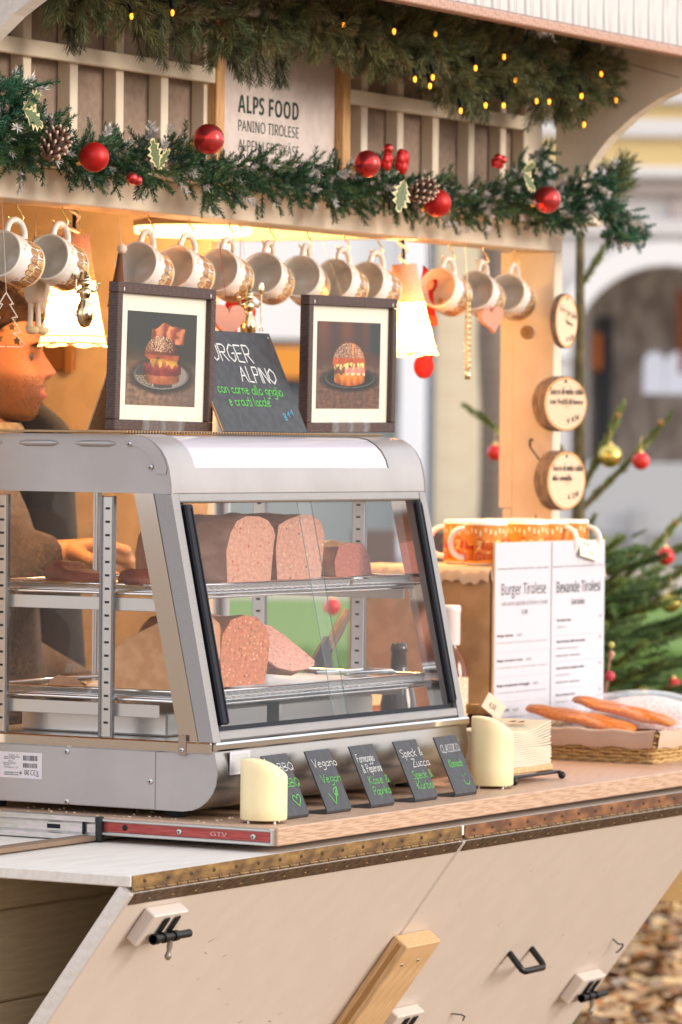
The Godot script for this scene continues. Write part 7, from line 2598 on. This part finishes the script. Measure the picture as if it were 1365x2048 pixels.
	for i in 3:
		var s := thing("wood_slice_sign", "round wood slice sign with handwriting on the post, %s" % ["thin top one", "middle one", "lowest one"][i], "sign", sl_pos[i], Vector3(0, sl_turn[i], [-0.05, 0.0, 0.0][i]), "wood slice signs on the corner post")
		var th: float = sl_thick[i]
		var ra: Vector2 = sl_rad[i]
		var nz := FastNoiseLite.new()
		nz.seed = i + 3
		nz.frequency = 1.2
		var ring := PackedVector2Array()
		for k in 44:
			var a := TAU * k / 44
			var w := 1.0 + 0.035 * nz.get_noise_2d(cos(a), sin(a))
			ring.append(Vector2(cos(a) * ra.x, sin(a) * ra.y) * w)
		b = MB.new()
		b.prism(ring, -th, -0.0008, Transform3D.IDENTITY, 0)
		part("bark_rim", b, M.bark, s)
		var im := Image.create(96, 96, false, Image.FORMAT_RGB8)
		for y in 96:
			for x in 96:
				var v := Vector2(x - 50, y - 46) / 48.0
				var d := v.length() * (1.0 + 0.05 * sin(v.angle() * 3.0))
				var c := Color(0.93, 0.83, 0.71).lerp(Color(0.89, 0.76, 0.63), 0.5 + 0.5 * sin(d * 42.0 + sin(v.angle() * 2.0)))
				c = c.lerp(Color(0.80, 0.64, 0.52), clampf(1.0 - d * 3.4, 0, 1) * 0.7)
				c = c.lerp(Color(0.86, 0.60, 0.33), clampf((Vector2(x - 48, y - 48).length() / 48.0 - 0.88) * 9.0, 0, 1))
				im.set_pixel(x, y, c * rng.randf_range(0.985, 1.01))
		b = MB.new()
		var inner := PackedVector2Array()
		for p in ring:
			inner.append(p * 0.97)
		b.prism(inner, -0.002, 0.0)
		var face := part("cut_face", b, image_mat(im, 0.75), s)
		b = MB.new()
		b.ball(Vector3(0, ra.y * 0.82, 0.0003), 0.0034, 10, Vector3(1, 1, 0.2))
		part("nail_hole", b, M.ink_brown, face)
		b = MB.new()
		var wd := 0.0013
		if i == 0:
			hand(b, sl_text[0][0], -0.034, 0.018, 0.0135, wd, Transform3D(Basis.IDENTITY, Vector3(0, 0, 0.0008)), 1.25, -0.16)
			hand(b, sl_text[0][1], -0.002, -0.004, 0.007, 0.0013, Transform3D(Basis.IDENTITY, Vector3(0, 0, 0.0008)), 1.3, -0.16)
			hand(b, sl_text[0][2], 0.002, -0.041, 0.0095, 0.0013, Transform3D(Basis.IDENTITY, Vector3(0, 0, 0.0008)), 1.0, 0.25)
		else:
			hand(b, sl_text[i][0], -0.036, 0.019, 0.0125, wd, Transform3D(Basis.IDENTITY, Vector3(0, 0, 0.0008)), 0.60, 0.0)
			hand(b, sl_text[i][1], -0.036, 0.000, 0.0105, wd, Transform3D(Basis.IDENTITY, Vector3(0, 0, 0.0008)), 0.72, 0.0)
			hand(b, sl_text[i][2], 0.004, -0.038, 0.0095, 0.0013, Transform3D(Basis.IDENTITY, Vector3(0, 0, 0.0008)), 0.9, 0.3)
		part("handwriting", b, M.ink, face)
	# chain that holds the lowest slice
	b = MB.new()
	for k in 16:
		var f := k / 15.0
		b.tube([Vector3(2.036 - 0.022 * f, 1.62 - 0.045 * f - 0.004, -0.645 + 0.05 * f), Vector3(2.036 - 0.022 * f + (0.002 if k % 2 == 0 else -0.001), 1.62 - 0.045 * f, -0.645 + 0.05 * f)], 0.0014, 5)
	for k in 9:
		b.tube([Vector3(2.015, 1.485 - k * 0.008, -0.62), Vector3(2.0155 + 0.001 * (k % 2), 1.479 - k * 0.008, -0.62)], 0.0014, 5)
	solo("small_chain", "thin dark chain from the post hook to the lowest wood slice", "chain", b, M.black_iron)

	# bottles and boxes between case and box
	var bt := thing("white_capped_bottle", "bottle with white cap and label between the display case and the box", "bottle", Vector3(1.455, 1.0505, -0.505))
	b = MB.new()
	b.lathe([Vector2(0, 0), Vector2(0.034, 0.0), Vector2(0.035, 0.004), Vector2(0.035, 0.15), Vector2(0.030, 0.175), Vector2(0.019, 0.195), Vector2(0.0165, 0.21)], 26)
	part("glass_body", b, mat(lin(0.16, 0.05, 0.02), 0.1), bt)
	b = MB.new()
	b.lathe([Vector2(0.0185, 0.203), Vector2(0.0195, 0.205), Vector2(0.0195, 0.262), Vector2(0.0205, 0.264), Vector2(0.0205, 0.272), Vector2(0.0185, 0.276), Vector2(0, 0.277)], 26)
	part("cap", b, mat(lin(0.78, 0.72, 0.70), 0.35), bt)
	b = MB.new()
	b.lathe([Vector2(0.0354, 0.03), Vector2(0.0354, 0.145)], 26)
	part("label", b, grain(lin(0.74, 0.66, 0.6), lin(0.70, 0.45, 0.25), Vector3(18, 22, 18), 103, 0.6), bt)
	b = MB.new()
	b.ball(Vector3(-0.024, 0.115, 0.025), 0.017, 14, Vector3(0.5, 1, 0.5))
	part("label_emblem", b, mat(lin(0.12, 0.30, 0.05), 0.7), bt)
	var tag2 := thing("hanging_price_tag", "small cream price tag tilted at the foot of the case's right corner", "price tag", Vector3(1.30, 1.155, -0.33), Vector3(0.1, -0.35, -0.55))
	part("card", span(Vector3(-0.026, -0.015, 0), Vector3(0.026, 0.015, 0.001), 0.0005), mat(lin(0.74, 0.62, 0.47), 0.8), tag2)
	b = MB.new()
	hand(b, "4,50", -0.012, -0.006, 0.009, 0.001, Transform3D(Basis.IDENTITY, Vector3(0, 0, 0.0014)), 1.0)
	part("lettering", b, M.ink_brown, tag2)
	var jar := thing("dark_jar", "dark brown jar that carries the price tag behind the case corner", "jar", Vector3(1.325, 1.0505, -0.37))
	b = MB.new()
	b.lathe([Vector2(0, 0), Vector2(0.028, 0), Vector2(0.030, 0.004), Vector2(0.030, 0.075), Vector2(0.024, 0.085), Vector2(0.022, 0.088)], 24)
	part("glass_body", b, mat(lin(0.05, 0.02, 0.015), 0.1), jar)
	b = MB.new()
	b.lathe([Vector2(0.025, 0.0885), Vector2(0.026, 0.09), Vector2(0.026, 0.105), Vector2(0.0, 0.106)], 24)
	part("lid", b, mat(lin(0.25, 0.16, 0.06), 0.4), jar)
	var bb := thing("brown_beer_bottle", "dark brown bottle on the counter seen through the case's right part", "bottle", Vector3(1.10, 1.0505, -0.413))
	b = MB.new()
	b.lathe([Vector2(0, 0), Vector2(0.031, 0.0), Vector2(0.032, 0.004), Vector2(0.032, 0.115), Vector2(0.026, 0.145), Vector2(0.0155, 0.168), Vector2(0.0135, 0.205), Vector2(0.015, 0.207), Vector2(0.015, 0.214), Vector2(0.0125, 0.222), Vector2(0, 0.223)], 24)
	part("glass_body", b, mat(lin(0.035, 0.018, 0.010), 0.12), bb)
	var sb := thing("small_wooden_crate", "small light wooden crate behind the case by the brown bottle", "crate", Vector3(1.16, 1.0505, -0.50))
	var cw := grain(lin(0.62, 0.36, 0.14), lin(0.72, 0.45, 0.2), Vector3(20, 4, 20), 104, 0.7)
	for z in [0.0, -0.12]:
		for k in 3:
			part("slat", span(Vector3(0, 0.005 + k * 0.05, z - 0.006), Vector3(0.15, 0.045 + k * 0.05, z), 0.0015), cw, sb)
	for x in [0.002, 0.142]:
		part("end_board", span(Vector3(x, 0.0, -0.1195), Vector3(x + 0.006, 0.15, -0.0065), 0.001), cw, sb)
	part("crate_floor", span(Vector3(0.009, 0.003, -0.1195), Vector3(0.141, 0.008, -0.0065), 0.0), cw, sb)
	var kb := thing("black_slicing_board", "black board with wooden handle leaning behind the case's lower rack", "board", Vector3(0.96, 1.19, -0.50), Vector3(0, 0.25, 0.42))
	part("board", span(Vector3(-0.10, -0.06, -0.006), Vector3(0.10, 0.06, 0.006), 0.005), M.black, kb)
	b = MB.new()
	b.tube([Vector3(0.10, 0.03, 0), Vector3(0.16, 0.035, 0), Vector3(0.23, 0.04, 0)], [0.008, 0.011, 0.009], 10)
	part("board_handle", b, mat(lin(0.10, 0.055, 0.03), 0.5), kb)
	part("board_rest", span(Vector3(-0.02, -0.16, -0.02), Vector3(0.02, -0.061, -0.007), 0.002), M.black, kb)
	# dry flower bundle at the menu's right edge
	var fb := thing("dried_flower_bundle", "bundle of dried flowers, red berries and twigs behind the menu's right edge", "dried flowers", Vector3(1.995, 1.0505, -0.47))
	for k in 12:
		b = MB.new()
		var a := rng.randf() * TAU
		var e := Vector3(cos(a) * 0.03, rng.randf_range(0.12, 0.26), sin(a) * 0.03)
		b.tube([Vector3(cos(a) * 0.01, 0, sin(a) * 0.01), e * 0.5, e], 0.0018, 5)
		var stq := part("twig", b, mat(lin(0.30, 0.17, 0.10), 0.9), fb)
		b = MB.new()
		b.ball(e, rng.randf_range(0.006, 0.011), 10)
		part("flower_head", b, [mat(lin(0.50, 0.50, 0.14), 0.9), mat(lin(0.58, 0.33, 0.24), 0.9), mat(lin(0.50, 0.04, 0.06), 0.5)][k % 3], stq)
	# neighbour's burlap and a green bin, right edge
	var nb := thing("burlap_cover", "hanging brown burlap cloth with frayed hem at the right edge, next stall", "cloth")
	nb.transform = far_frame(0.715, 0, 9.0)
	b = MB.new()
	var rws := []
	for j in 9:
		var row := []
		for i in 25:
			var f := i / 24.0
			row.append(Vector3(-0.14 + 1.6 * f, 0.66 + 0.36 * j / 8.0, 0.02 * sin(f * 26.0) * (1.0 - 0.06 * j)))
		rws.append(row)
	b.skin(rws)
	var weave := grain(lin(0.40, 0.24, 0.09), lin(0.60, 0.41, 0.18), Vector3(90, 90, 90), 105, 0.95, 0.35, 0.65, 0.06, 2)
	part("cloth", b, weave, nb)
	b = MB.new()
	for k in 240:
		var x := -0.14 + 1.6 * rng.randf()
		b.tube([Vector3(x, 0.665, 0.01), Vector3(x + rng.randf_range(-0.006, 0.006), 0.64 - rng.randf() * 0.02, 0.012)], 0.001, 3)
	part("fringe", b, weave, nb)
	part("table_edge", span(Vector3(-0.14, 1.02, -0.5), Vector3(1.46, 1.05, 0.03), 0.002), M.oak, nb)
	var gb := thing("green_bin", "dark green painted bin standing among the leaves at the right edge", "bin", Vector3(4.195, 0.0, -1.13))
	b = MB.new()
	b.lathe([Vector2(0, 0.0), Vector2(0.105, 0.0), Vector2(0.11, 0.01), Vector2(0.135, 0.44), Vector2(0.14, 0.445), Vector2(0.14, 0.46), Vector2(0.13, 0.462), Vector2(0.12, 0.03), Vector2(0, 0.03)], 28)
	part("bin_body", b, mat(lin(0.03, 0.12, 0.085), 0.4), gb)
	b = MB.new()
	b.lathe([Vector2(0.1305, 0.30), Vector2(0.1345, 0.305), Vector2(0.1350, 0.33), Vector2(0.132, 0.335)], 28)
	part("bin_band", b, mat(lin(0.30, 0.44, 0.40), 0.4), gb)

# ---------------------------------------------------------------- the seller
# bones: [from, to, radius, radius]; a field of rounded cones joined smoothly, meshed by surface nets
func sdf_mesh(b: MB, bones: Array, cell: float, k: float, paint: Callable) -> void:
	var lo: Vector3 = bones[0][0]
	var hi := lo
	for q in bones:
		var r := maxf(q[2], q[3]) + k + cell * 2
		for e in [q[0], q[1]]:
			lo = lo.min(e - Vector3.ONE * r)
			hi = hi.max(e + Vector3.ONE * r)
	var n := Vector3i(((hi - lo) / cell).ceil()) + Vector3i.ONE
	var sx := 1
	var sy := n.x
	var sz := n.x * n.y
	var f := PackedFloat32Array()
	f.resize(n.x * n.y * n.z)
	f.fill(1.0)
	for q in bones:
		var a: Vector3 = q[0]
		var e: Vector3 = q[1]
		var ra: float = q[2]
		var rb: float = q[3]
		var pad := maxf(ra, rb) + k + cell * 1.5
		var c0 := Vector3i(((a.min(e) - Vector3.ONE * pad - lo) / cell).floor()).max(Vector3i.ZERO)
		var c1 := Vector3i(((a.max(e) + Vector3.ONE * pad - lo) / cell).ceil()).min(n - Vector3i.ONE)
		var ab := e - a
		var l2 := maxf(ab.length_squared(), 1e-9)
		for z in range(c0.z, c1.z + 1):
			for y in range(c0.y, c1.y + 1):
				for x in range(c0.x, c1.x + 1):
					var p := lo + Vector3(x, y, z) * cell
					var t := clampf((p - a).dot(ab) / l2, 0.0, 1.0)
					var d := (p - a - ab * t).length() - lerpf(ra, rb, t)
					var i := x + y * sy + z * sz
					var o := f[i]
					var h := maxf(k - absf(o - d), 0.0) / k
					f[i] = minf(o, d) - h * h * k * 0.25
	var at := PackedInt32Array()
	at.resize(f.size())
	at.fill(-1)
	var vs := PackedVector3Array()
	for z in n.z - 1:
		for y in n.y - 1:
			for x in n.x - 1:
				var i := x + y * sy + z * sz
				var c := [f[i], f[i + 1], f[i + sy], f[i + sy + 1], f[i + sz], f[i + sz + 1], f[i + sz + sy], f[i + sz + sy + 1]]
				var neg := 0
				for v in c:
					if v < 0.0:
						neg += 1
				if neg == 0 or neg == 8:
					continue
				var sum := Vector3.ZERO
				var m := 0
				for pr in [[0, 1], [2, 3], [4, 5], [6, 7], [0, 2], [1, 3], [4, 6], [5, 7], [0, 4], [1, 5], [2, 6], [3, 7]]:
					var va: float = c[pr[0]]
					var vb: float = c[pr[1]]
					if (va < 0.0) != (vb < 0.0):
						var t := va / (va - vb)
						var pa := Vector3(pr[0] & 1, (pr[0] >> 1) & 1, (pr[0] >> 2) & 1)
						var pb := Vector3(pr[1] & 1, (pr[1] >> 1) & 1, (pr[1] >> 2) & 1)
						sum += pa.lerp(pb, t)
						m += 1
				at[i] = vs.size()
				vs.append(lo + (Vector3(x, y, z) + sum / m) * cell)
	var steps := [sx, sy, sz]
	for z in range(1, n.z - 1):
		for y in range(1, n.y - 1):
			for x in range(1, n.x - 1):
				var i := x + y * sy + z * sz
				for ax in 3:
					var inside := f[i] < 0.0
					if inside == (f[i + steps[ax]] < 0.0):
						continue
					var u: int = steps[(ax + 1) % 3]
					var w: int = steps[(ax + 2) % 3]
					var q := [at[i], at[i - u], at[i - u - w], at[i - w]]
					if q[0] < 0 or q[1] < 0 or q[2] < 0 or q[3] < 0:
						continue
					if not inside:
						q = [q[3], q[2], q[1], q[0]]
					b.col = paint.call(vs[q[0]])
					b.q(vs[q[0]], vs[q[1]], vs[q[2]], vs[q[3]], 0)

func seller() -> void:
	var p := thing("person", "person in profile behind the counter with dark hair, stubble and dark jacket, reaching forward", "person", Vector3(0.737, 0.0, -1.037), Vector3.ZERO)
	p.transform = Transform3D(Basis(AWAY, Vector3.UP, ACROSS), Vector3(0.757, 0.0, -1.037))
	var skin := Color(0.47, 0.215, 0.085)
	var b := MB.new()
	# the head is lofted from level outlines; z is forwards
	var lev := [[1.655, 0.060, -0.02, 0.030], [1.6595, 0.0675, -0.035, 0.040], [1.667, 0.0735, -0.05, 0.048], [1.676, 0.0765, -0.06, 0.053], [1.684, 0.0780, -0.066, 0.056], [1.6905, 0.0790, -0.070, 0.058], [1.698, 0.0810, -0.074, 0.060], [1.706, 0.0815, -0.078, 0.062], [1.716, 0.0825, -0.082, 0.064], [1.725, 0.0820, -0.085, 0.0655], [1.733, 0.0800, -0.088, 0.067], [1.741, 0.0785, -0.090, 0.068],
		[1.750, 0.0775, -0.093, 0.069], [1.760, 0.0770, -0.096, 0.070], [1.769, 0.0770, -0.098, 0.0705], [1.778, 0.0785, -0.099, 0.071], [1.786, 0.0815, -0.100, 0.072], [1.795, 0.0830, -0.100, 0.073], [1.808, 0.0810, -0.100, 0.074], [1.825, 0.0755, -0.099, 0.0745], [1.845, 0.064, -0.094, 0.072], [1.865, 0.046, -0.083, 0.064], [1.885, 0.022, -0.062, 0.048], [1.897, 0.0, -0.035, 0.027], [1.901, -0.012, -0.018, 0.004]]
	var rows := []
	var cols := []
	var seg := 72
	for l in lev:
		var y: float = l[0]
		var row := []
		var rc := []
		for j in seg + 1:
			var a := TAU * j / seg
			var cz := cos(a)
			var sx := sin(a)
			var front: float = l[1]
			var back: float = -l[2]
			var z := (front if cz > 0 else back) * signf(cz) * pow(absf(cz), 0.85)
			var x: float = l[3] * signf(sx) * pow(absf(sx), 0.92)
			if cz > 0.0:
				# nose
				var ny := 0.0
				if y >= 1.727 and y <= 1.787:
					ny = 0.0245 * exp(-pow((y - 1.7405) / 0.0125, 2.0)) + 0.013 * exp(-pow((y - 1.760) / 0.014, 2.0))
				z += ny * exp(-pow(x / (0.0125 if y < 1.75 else 0.0085), 2.0))
				z += 0.007 * exp(-pow((absf(x) - 0.0125) / 0.006, 2.0) - pow((y - 1.734) / 0.007, 2.0))
				# eye hollows, cheeks, lips
				z -= 0.0085 * exp(-pow((absf(x) - 0.032) / 0.015, 2.0) - pow((y - 1.767) / 0.011, 2.0))
				z += 0.0035 * exp(-pow((absf(x) - 0.034) / 0.014, 2.0) - pow((y - 1.787) / 0.006, 2.0))
				z += 0.0105 * exp(-pow(x / 0.021, 2.0) - pow((y - 1.6985) / 0.0055, 2.0))
				z += 0.0075 * exp(-pow(x / 0.022, 2.0) - pow((y - 1.7115) / 0.006, 2.0))
				z -= 0.004 * exp(-pow(x / 0.03, 2.0) - pow((y - 1.7045) / 0.0022, 2.0))
			row.append(Vector3(x, y, z))
			var c := skin
			var n := rng.randf_range(0.96, 1.04)
			var beard := smoothstep(1.738, 1.712, y - 0.35 * maxf(0.0, absf(x) - 0.035)) * smoothstep(-0.055, -0.03, z) * (1.0 - 0.75 * exp(-pow(x / 0.012, 2.0) - pow((y - 1.687) / 0.004, 2.0)))
			c = c.lerp(Color(0.11, 0.05, 0.02), 0.80 * beard * rng.randf_range(0.94, 1.05))
			c = c.lerp(Color(0.50, 0.12, 0.09), exp(-pow(x / 0.021, 4.0) - pow((y - 1.704) / 0.0085, 4.0)) if z > 0.06 else 0.0)
			c = c.lerp(Color(0.06, 0.03, 0.018), 0.85 * exp(-pow((absf(x) - 0.033) / 0.019, 4.0) - pow((y - 1.7885 - 0.05 * (0.03 - absf(x))) / 0.0048, 4.0)) if z > 0.02 else 0.0)
			c = c.lerp(Color(0.07, 0.035, 0.022), 0.8 * exp(-pow((absf(x) - 0.033) / 0.013, 4.0) - pow((y - 1.768) / 0.0042, 4.0)) if z > 0.02 else 0.0)
			c = c.lerp(Color(0.05, 0.02, 0.012), 0.8 * exp(-pow((absf(x) - 0.010) / 0.006, 2.0) - pow((y - 1.7315) / 0.0038, 2.0)) if z > 0.07 else 0.0)
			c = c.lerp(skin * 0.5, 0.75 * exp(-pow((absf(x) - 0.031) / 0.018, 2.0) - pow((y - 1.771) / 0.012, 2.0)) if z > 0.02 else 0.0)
			c = c.lerp(Color(0.60, 0.22, 0.12), 0.35 * exp(-pow(x / 0.016, 2.0) - pow((y - 1.742) / 0.014, 2.0)) if z > 0.06 else 0.0)
			rc.append(c * n)
		rows.append(row)
		cols.append(rc)
	for i in rows.size() - 1:
		for j in seg:
			b.st.set_smooth_group(0)
			for k in [[i, j + 1], [i + 1, j], [i, j], [i, j + 1], [i + 1, j + 1], [i + 1, j]]:
				b.col = cols[k[0]][k[1]]
				b.v(rows[k[0]][k[1]])
	# neck
	b.col = skin
	b.tube([Vector3(0, 1.53, -0.045), Vector3(0, 1.60, -0.038), Vector3(0, 1.70, -0.02)], [0.064, 0.056, 0.054], 24)
	# ears
	for s in [-1.0, 1.0]:
		b.ball(Vector3(0.072 * s, 1.755, -0.012), 0.026, 14, Vector3(0.35, 1.15, 0.75))
	# the hand: palm, four bent fingers, thumb
	var hb := []
	var w := Vector3(-0.055, 1.420, 0.115)       # wrist
	var pal := Vector3(-0.045, 1.418, 0.195)      # knuckles
	hb.append([w - Vector3(0.006, -0.004, 0.06), w, 0.028, 0.026])
	for k in 4:
		var off := Vector3(-0.012 + 0.008 * k, 0.024 - 0.017 * k, 0.0)
		var kn: Vector3 = pal + off + Vector3(0, 0, [0.0, 0.004, 0.001, -0.008][k])
		hb.append([w + off * 0.55, kn, 0.0145, 0.0115])
		var l: float = [0.040, 0.044, 0.041, 0.032][k]
		var m1 := kn + Vector3(0.012, -0.012 - 0.002 * k, l * 0.92)
		var m2 := m1 + Vector3(0.014, -l * 0.55, l * 0.16)
		var m3 := m2 + Vector3(0.006, -l * 0.30, -l * 0.36)
		hb.append([kn, m1, 0.0102, 0.0092])
		hb.append([m1, m2, 0.0092, 0.0084])
		hb.append([m2, m3, 0.0084, 0.0074])
	var tb := w + Vector3(-0.014, 0.008, 0.028)
	hb.append([tb, tb + Vector3(-0.022, -0.014, 0.03), 0.015, 0.0115])
	hb.append([tb + Vector3(-0.022, -0.014, 0.03), tb + Vector3(-0.022, -0.030, 0.058), 0.0112, 0.0098])
	hb.append([tb + Vector3(-0.022, -0.030, 0.058), tb + Vector3(-0.010, -0.044, 0.078), 0.0098, 0.0080])
	sdf_mesh(b, hb, 0.0036, 0.006, func(v: Vector3) -> Color: return skin * (0.94 + 0.12 * fposmod(v.x * 913.0 + v.z * 517.0, 1.0)))
	part("body", b, M.skin_v, p)
	# stubble, eyebrows and hair, strand by strand
	var strand := func(bb: MB, at: Vector3, d: Vector3, l: float, w: float) -> void:
		var sd := d.cross(Vector3(rng.randf_range(-1, 1), rng.randf_range(-1, 1), rng.randf_range(-1, 1))).normalized() * w
		bb.t(at - sd, at + sd, at + d * l)
	var sb := MB.new()
	var eb := MB.new()
	for k in 5200:
		var i := rng.randi_range(1, 16)
		var j := rng.randi_range(0, seg - 1)
		var f := rng.randf()
		var q: Vector3 = rows[i][j].lerp(rows[i + 1][j + 1], f)
		if q.z < -0.03 or q.y > 1.737 - 0.1 * maxf(0.0, 0.04 - absf(q.x)) + 0.2 * maxf(0.0, absf(q.x) - 0.05):
			continue
		if q.z > 0.07 and absf(q.x) < 0.022 and q.y > 1.692 and q.y < 1.7155:
			continue
		var out := Vector3(q.x, 0, q.z).normalized()
		strand.call(sb, q - out * 0.0005, (out + Vector3(0, -1.1, 0) + Vector3(rng.randf_range(-0.4, 0.4), 0, rng.randf_range(-0.4, 0.4))).normalized(), rng.randf_range(0.002, 0.0055), 0.00045)
	part("stubble", sb, mat(lin(0.07, 0.032, 0.014), 0.8), p)
	for s in [-1.0, 1.0]:
		for k in 150:
			var u := rng.randf()
			var q := Vector3(s * (0.013 + 0.036 * u), 1.7865 + 0.006 * sin(PI * minf(u * 1.3, 1.0)) + rng.randf_range(-0.0025, 0.0025), 0.0905 - 0.0035 * u - 0.024 * u * u)
			strand.call(eb, q, Vector3(s * 0.8, 0.35, -0.35).normalized(), 0.008, 0.0006)
	part("eyebrows", eb, mat(lin(0.03, 0.014, 0.008), 0.8), p)
	# eyes
	for s in [-1.0, 1.0]:
		b = MB.new()
		b.ball(Vector3(0.031 * s, 1.7675, 0.0558), 0.0118, 16)
		part("eye", b, mat(lin(0.06, 0.04, 0.03), 0.2), p)
	# cap and hair
	b = MB.new()
	var crow := []
	for l in [[1.77, -0.03, -0.108, 0.078], [1.80, -0.005, -0.108, 0.080], [1.822, 0.055, -0.108, 0.081], [1.830, 0.0775, -0.108, 0.081], [1.842, 0.0745, -0.107, 0.081], [1.86, 0.060, -0.099, 0.075], [1.885, 0.032, -0.080, 0.060], [1.903, 0.008, -0.05, 0.036], [1.909, -0.015, -0.02, 0.004]]:
		var row := []
		for j in 49:
			var a := TAU * j / 48
			row.append(Vector3(l[3] * sin(a), l[0], (l[1] if cos(a) > 0 else -l[2]) * cos(a)))
		crow.append(row)
	b.skin(crow)
	for k in 1500:
		var i := rng.randi_range(0, crow.size() - 2)
		var j := rng.randi_range(0, 47)
		var q: Vector3 = crow[i][j].lerp(crow[i + 1][j + 1], rng.randf())
		var out := Vector3(q.x, (q.y - 1.80) * 1.2, q.z + 0.02).normalized()
		strand.call(b, q - out * 0.001, (out * 0.5 + Vector3(rng.randf_range(-0.3, 0.3), rng.randf_range(-0.2, 0.5), 0.6)).normalized(), rng.randf_range(0.008, 0.018), 0.0008)
	part("hair", b, grain(lin(0.012, 0.007, 0.005), lin(0.035, 0.02, 0.013), Vector3(60, 10, 60), 111, 0.95), p)
	# jacket with sleeves
	b = MB.new()
	var jb := [
		[Vector3(0.0, 1.44, -0.06), Vector3(0.0, 1.02, -0.05), 0.125, 0.135], [Vector3(0.07, 1.43, -0.05), Vector3(0.07, 1.02, -0.03), 0.115, 0.125], [Vector3(-0.07, 1.43, -0.05), Vector3(-0.07, 1.02, -0.03), 0.115, 0.125],
		[Vector3(-0.13, 1.47, -0.06), Vector3(0.13, 1.47, -0.06), 0.085, 0.085], [Vector3(0, 1.50, -0.05), Vector3(0, 1.545, -0.045), 0.095, 0.078],
		[Vector3(-0.185, 1.455, -0.06), Vector3(-0.22, 1.285, -0.045), 0.074, 0.062], [Vector3(-0.22, 1.285, -0.045), Vector3(-0.10, 1.385, 0.04), 0.060, 0.050], [Vector3(-0.10, 1.385, 0.04), Vector3(-0.062, 1.418, 0.088), 0.048, 0.042],
		[Vector3(0.185, 1.455, -0.06), Vector3(0.22, 1.25, -0.04), 0.074, 0.062], [Vector3(0.22, 1.25, -0.04), Vector3(0.13, 1.16, 0.16), 0.060, 0.045],
		[Vector3(0, 1.0, -0.05), Vector3(0, 0.62, -0.05), 0.14, 0.135]]
	sdf_mesh(b, jb, 0.014, 0.035, func(_v: Vector3) -> Color: return Color.WHITE)
	part("jacket", b, grain(lin(0.040, 0.028, 0.024), lin(0.07, 0.05, 0.042), Vector3(12, 5, 12), 112, 0.85, 0.3, 0.7, 0.03, 4, 6.0), p)
	b = MB.new()
	for k in 3:
		b.lathe([Vector2(0.070 - 0.004 * k, 1.540 + 0.018 * k), Vector2(0.082 - 0.004 * k, 1.552 + 0.018 * k), Vector2(0.074 - 0.004 * k, 1.566 + 0.018 * k)], 28, Transform3D(Basis.IDENTITY, Vector3(0, 0.050, -0.022)))
	part("scarf", b, grain(lin(0.16, 0.13, 0.085), lin(0.26, 0.22, 0.15), Vector3(30, 8, 30), 113, 0.95), p)
	# trousers down to the hut floor
	b = MB.new()
	for s in [-1.0, 1.0]:
		b.tube([Vector3(0.08 * s, 0.70, -0.05), Vector3(0.085 * s, 0.40, -0.03), Vector3(0.09 * s, 0.075, -0.05)], [0.095, 0.070, 0.055], 16)
		b.ball(Vector3(0.09 * s, 0.095, 0.0), 0.05, 14, Vector3(0.9, 0.75, 2.2))
	part("trousers_and_shoes", b, mat(lin(0.03, 0.03, 0.04), 0.9), p)
	# black jacket shape behind the face
	var k := thing("black_coat", "black coat with rounded shoulder hanging behind the seller's face", "coat", Vector3(1.30, 0, -1.29))
	k.transform = Transform3D(Basis(AWAY, Vector3.UP, ACROSS), Vector3(1.27, 0.0, -1.33))
	b = MB.new()
	sdf_mesh(b, [[Vector3(0, 1.715, -0.06), Vector3(0, 1.60, 0.02), 0.055, 0.07], [Vector3(0, 1.60, 0.02), Vector3(0, 1.10, 0.04), 0.075, 0.09], [Vector3(0, 1.66, -0.12), Vector3(0, 1.10, -0.12), 0.07, 0.1]], 0.014, 0.04, func(_v: Vector3) -> Color: return Color.WHITE)
	part("coat_body", b, mat(lin(0.010, 0.010, 0.012), 0.9), k)
	b = MB.new()
	b.tube([Vector3(0, 1.74, -0.07), Vector3(0, 1.80, -0.07), Vector3(0, 2.13, -0.07)], 0.003, 6)
	part("hanging_cord", b, M.black, k)
